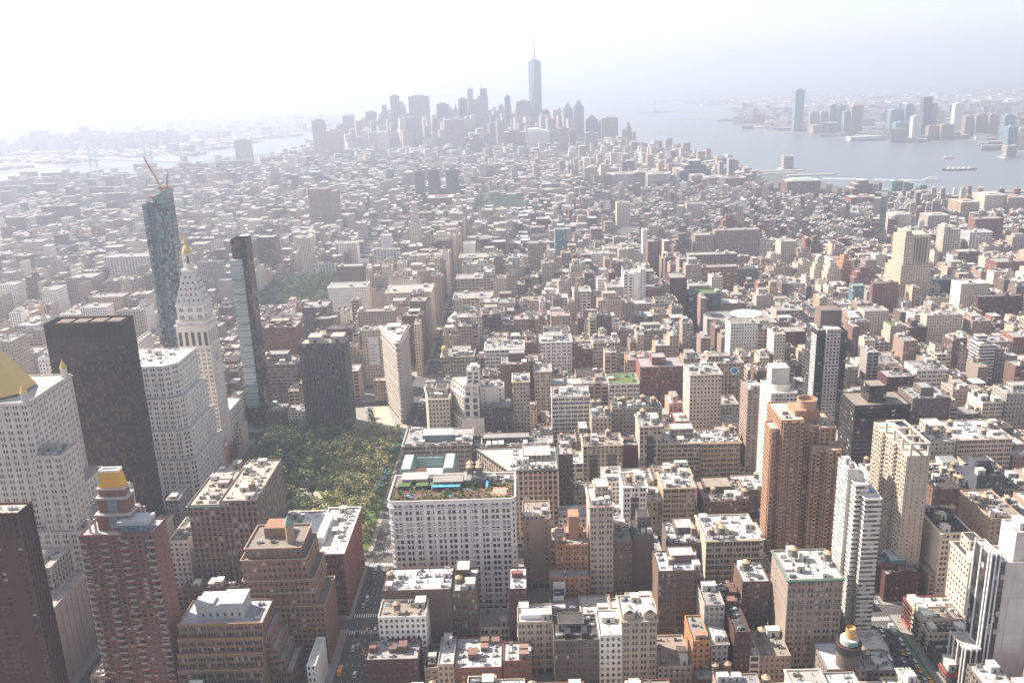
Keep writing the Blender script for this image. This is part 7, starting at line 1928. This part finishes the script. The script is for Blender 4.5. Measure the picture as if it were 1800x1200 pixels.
# blocks on rotated grids farther out
FOL = MB()
def clump(x, y, h):
    for _ in range(random.randint(2, 4)):
        leaves(FOL, (x + random.uniform(-3, 3), y + random.uniform(-3, 3), h * random.uniform(.55, .8)), (h * .28, h * .28, h * .24), 13, 1.15, int(RNG.integers(2)))
def district(ox, oy, ang, X, Y, bx, by, sx, sy, hf, land, keep, cols, tree_p=0.0, lot=(8, 16), skip=.05, detail=False):
    ca, sa = math.cos(ang), math.sin(ang)
    T = lambda x, y: (ox + x * ca - y * sa, oy + x * sa + y * ca)
    x = X[0]
    while x < X[1]:
        y = Y[0]
        while y < Y[1]:
            c = T(x + bx / 2, y + by / 2)
            if in_view(*c, 120) and inpoly(*c, land) and keep(*c):
                for r0_, r1_ in ((y, y + by * .44), (y + by * .56, y + by)):
                    u = x
                    while u < x + bx - 3:
                        w = random.uniform(*lot); w = x + bx - u if x + bx - u - w < 5 else w
                        P = [T(u, r0_), T(u + w - .1, r0_), T(u + w - .1, r1_), T(u, r1_)]; q = T(u + w / 2, (r0_ + r1_) / 2)
                        u += w
                        if random.random() < skip or any(a - 4 < q[0] < b + 4 and e - 4 < q[1] < f + 4 for a, b, e, f in RECTS_FAR): continue
                        z = hf(*q)
                        cbld(P, z, jit(WALLS[random.choice(cols)], .18), roofcol(), random.choice('LLFA'), detail)
                        if random.random() < .5:
                            m_ = T(u - w / 2, (r0_ + r1_) / 2); s_ = random.uniform(1.5, 2.8); CITY.box(m_[0] - s_, m_[0] + s_, m_[1] - s_, m_[1] + s_, z - .9, z + 3, 3, 'nsew', jit((.45, .42, .4), .3)); CITY.poly([(m_[0] - s_, m_[1] - s_, z + 3), (m_[0] + s_, m_[1] - s_, z + 3), (m_[0] + s_, m_[1] + s_, z + 3), (m_[0] - s_, m_[1] + s_, z + 3)], 4, jit((.5, .5, .5), .3))
                        if random.random() < tree_p: t_ = T(u + random.uniform(-4, 4), y + by * .5); clump(*t_, random.uniform(9, 14))
                        if random.random() < tree_p: t_ = T(u, y - sy * .35); clump(*t_, random.uniform(9, 13))
            y += by + sy
        x += bx + sx
RECTS_FAR = [r_ for r_ in RECTS if r_[2] > 1000]
low = lambda x, y: random.choice((random.uniform(11, 17), random.uniform(12, 18), random.uniform(14, 24))) if random.random() < .93 else random.uniform(28, 52)
mid = lambda x, y: random.uniform(16, 34) if random.random() < .88 else random.uniform(36, 70)
# village west of the sixth avenue, turned grid
district(258, 1660, R(-22), (-900, 1300), (-500, 1900), 150, 62, 15, 14, low, MANH, lambda x, y: x > 258 and 1640 < y < 2720 and not (x > 800 and y > 2430), CPV, .62, (7, 14), .06, True)
district(-1500, 2700, R(4), (0, 2300), (0, 1150), 120, 60, 16, 15, mid, MANH, lambda x, y: -1480 < x < 760 and y > 2690, CPW, .05, (12, 30))
district(-2400, 1600, R(0), (0, 1520), (0, 2100), 190, 62, 26, 18, low, MANH, lambda x, y: x < -900 and y > 1560, CPV, .22, (8, 22))
district(-1500, 3800, R(20), (0, 2500), (-600, 2100), 90, 66, 14, 14, lambda x, y: random.choice((random.uniform(40, 80), random.uniform(70, 130), random.uniform(100, 185))) if -780 < x < 300 and y > 4250 else random.uniform(22, 60), MANH, lambda x, y: y > 3850 and -1100 < x < 560, ['G', 'B', 'C', 'P', 'G', 'G'], 0, (20, 42), .1)
# across the rivers
district(-7500, 4300, R(-35), (-500, 9000), (-2500, 9000), 230, 90, 30, 26, lambda x, y: random.uniform(9, 18) if random.random() < .96 else random.uniform(30, 60), BK, lambda x, y: y < 11500 and random.random() < .85, CPV, .3, (40, 90), .1)
district(-3300, 5700, R(-20), (0, 900), (0, 700), 90, 70, 20, 18, lambda x, y: random.uniform(25, 100), BK, lambda x, y: True, ['G', 'B', 'P'], 0, (25, 45), .15)
district(1600, 3600, R(-24), (-1500, 6000), (-1500, 4500), 150, 80, 24, 22, lambda x, y: random.uniform(9, 20) if random.random() < .93 else random.uniform(30, 70), JC, lambda x, y: y < 8500 and random.random() < .8, ['C', 'B', 'W', 'R', 'P', 'G'], .3, (30, 80), .15)
district(1700, 8200, R(0), (0, 9000), (0, 4200), 260, 150, 60, 60, lambda x, y: random.uniform(8, 15), JC, lambda x, y: random.random() < .6, ['W', 'G', 'W', 'B'], .2, (60, 200), .2)
# housing slabs in the hazy east
for _ in range(46):
    x, y = random.uniform(-2100, -1050), random.uniform(2500, 3650)
    if not in_view(x, y) or not inpoly(x, y, MANH): continue
    w, h = random.uniform(14, 50), random.uniform(36, 62); cbld(rect(x - w, x + w, y - 9, y + 9), h, jit(WALLS[random.choice('NPRN')], .1), roofcol(), 'A', False); clump(x + w + 8, y - 14, 14); clump(x - 6, y - 18, 13)
# park and garden trees seen as one mass
for _ in range(420): clump(random.uniform(-92, 38), random.uniform(2292, 2555), random.uniform(11, 16))
for _ in range(170): clump(random.uniform(160, 250) + random.uniform(-12, 12), random.uniform(1950, 2500), random.uniform(10, 15))
for _ in range(120): clump(random.uniform(-240, -140), random.uniform(1960, 2100), random.uniform(10, 15))
for _ in range(260): clump(random.uniform(600, 720), random.uniform(4090, 4260), random.uniform(9, 14))
for _ in range(200): a = random.uniform(0, 6.28); clump(-878 + 380 * math.cos(a) * random.random() ** .5, 7002 + 290 * math.sin(a) * random.random() ** .5, 16)
for _ in range(90): a = random.uniform(0, 6.28); clump(1296 + 160 * math.cos(a) * random.random() ** .5, 8496 + 95 * math.sin(a) * random.random() ** .5, 14)
for _ in range(500): clump(random.uniform(-1050, -400), random.uniform(1900, 3300), random.uniform(9, 14))
tag(CITY.build('distant_city_buildings', [CPAT['L'], CPAT['F'], CPAT['A'], CPLAIN, CROOF]), kind='stuff')
tag(FOL.build('garden_foliage', [LEAF, LEAFD]), kind='stuff')
# white tented market roof in the village square
hall = empty('market_hall', (-40, 2270, 0), 'pale green-white low pavilion with wing roofs by the far square', 'pavilion')
m = MB(); m.box(-30, 30, -10, 10, 0, 9, 0); m.box(-52, -30.1, -8, 8, 0, 7, 0); m.box(30.1, 52, -8, 8, 0, 7, 0); link('hall_roof', m.mesh('hall_roof', [MAT['white']]), hall)

# ------------------------------------------------------------------ air
hz = MB(); hz.box(-42000, 42000, -900, 60000, -8, 560, 0, 'nsewtb')
hm = bpy.data.materials.new('haze_air'); hm.use_nodes = True
hn, hl = hm.node_tree.nodes, hm.node_tree.links
hn.clear(); ho = hn.new('ShaderNodeOutputMaterial'); hv = hn.new('ShaderNodeVolumePrincipled')
hv.inputs['Color'].default_value = (.65, .735, .92, 1)
hv.inputs['Density'].default_value = 1.7e-4
hv.inputs['Anisotropy'].default_value = .32
hl.new(hv.outputs[0], ho.inputs['Volume'])
tag(hz.build('haze', [hm]), kind='stuff')
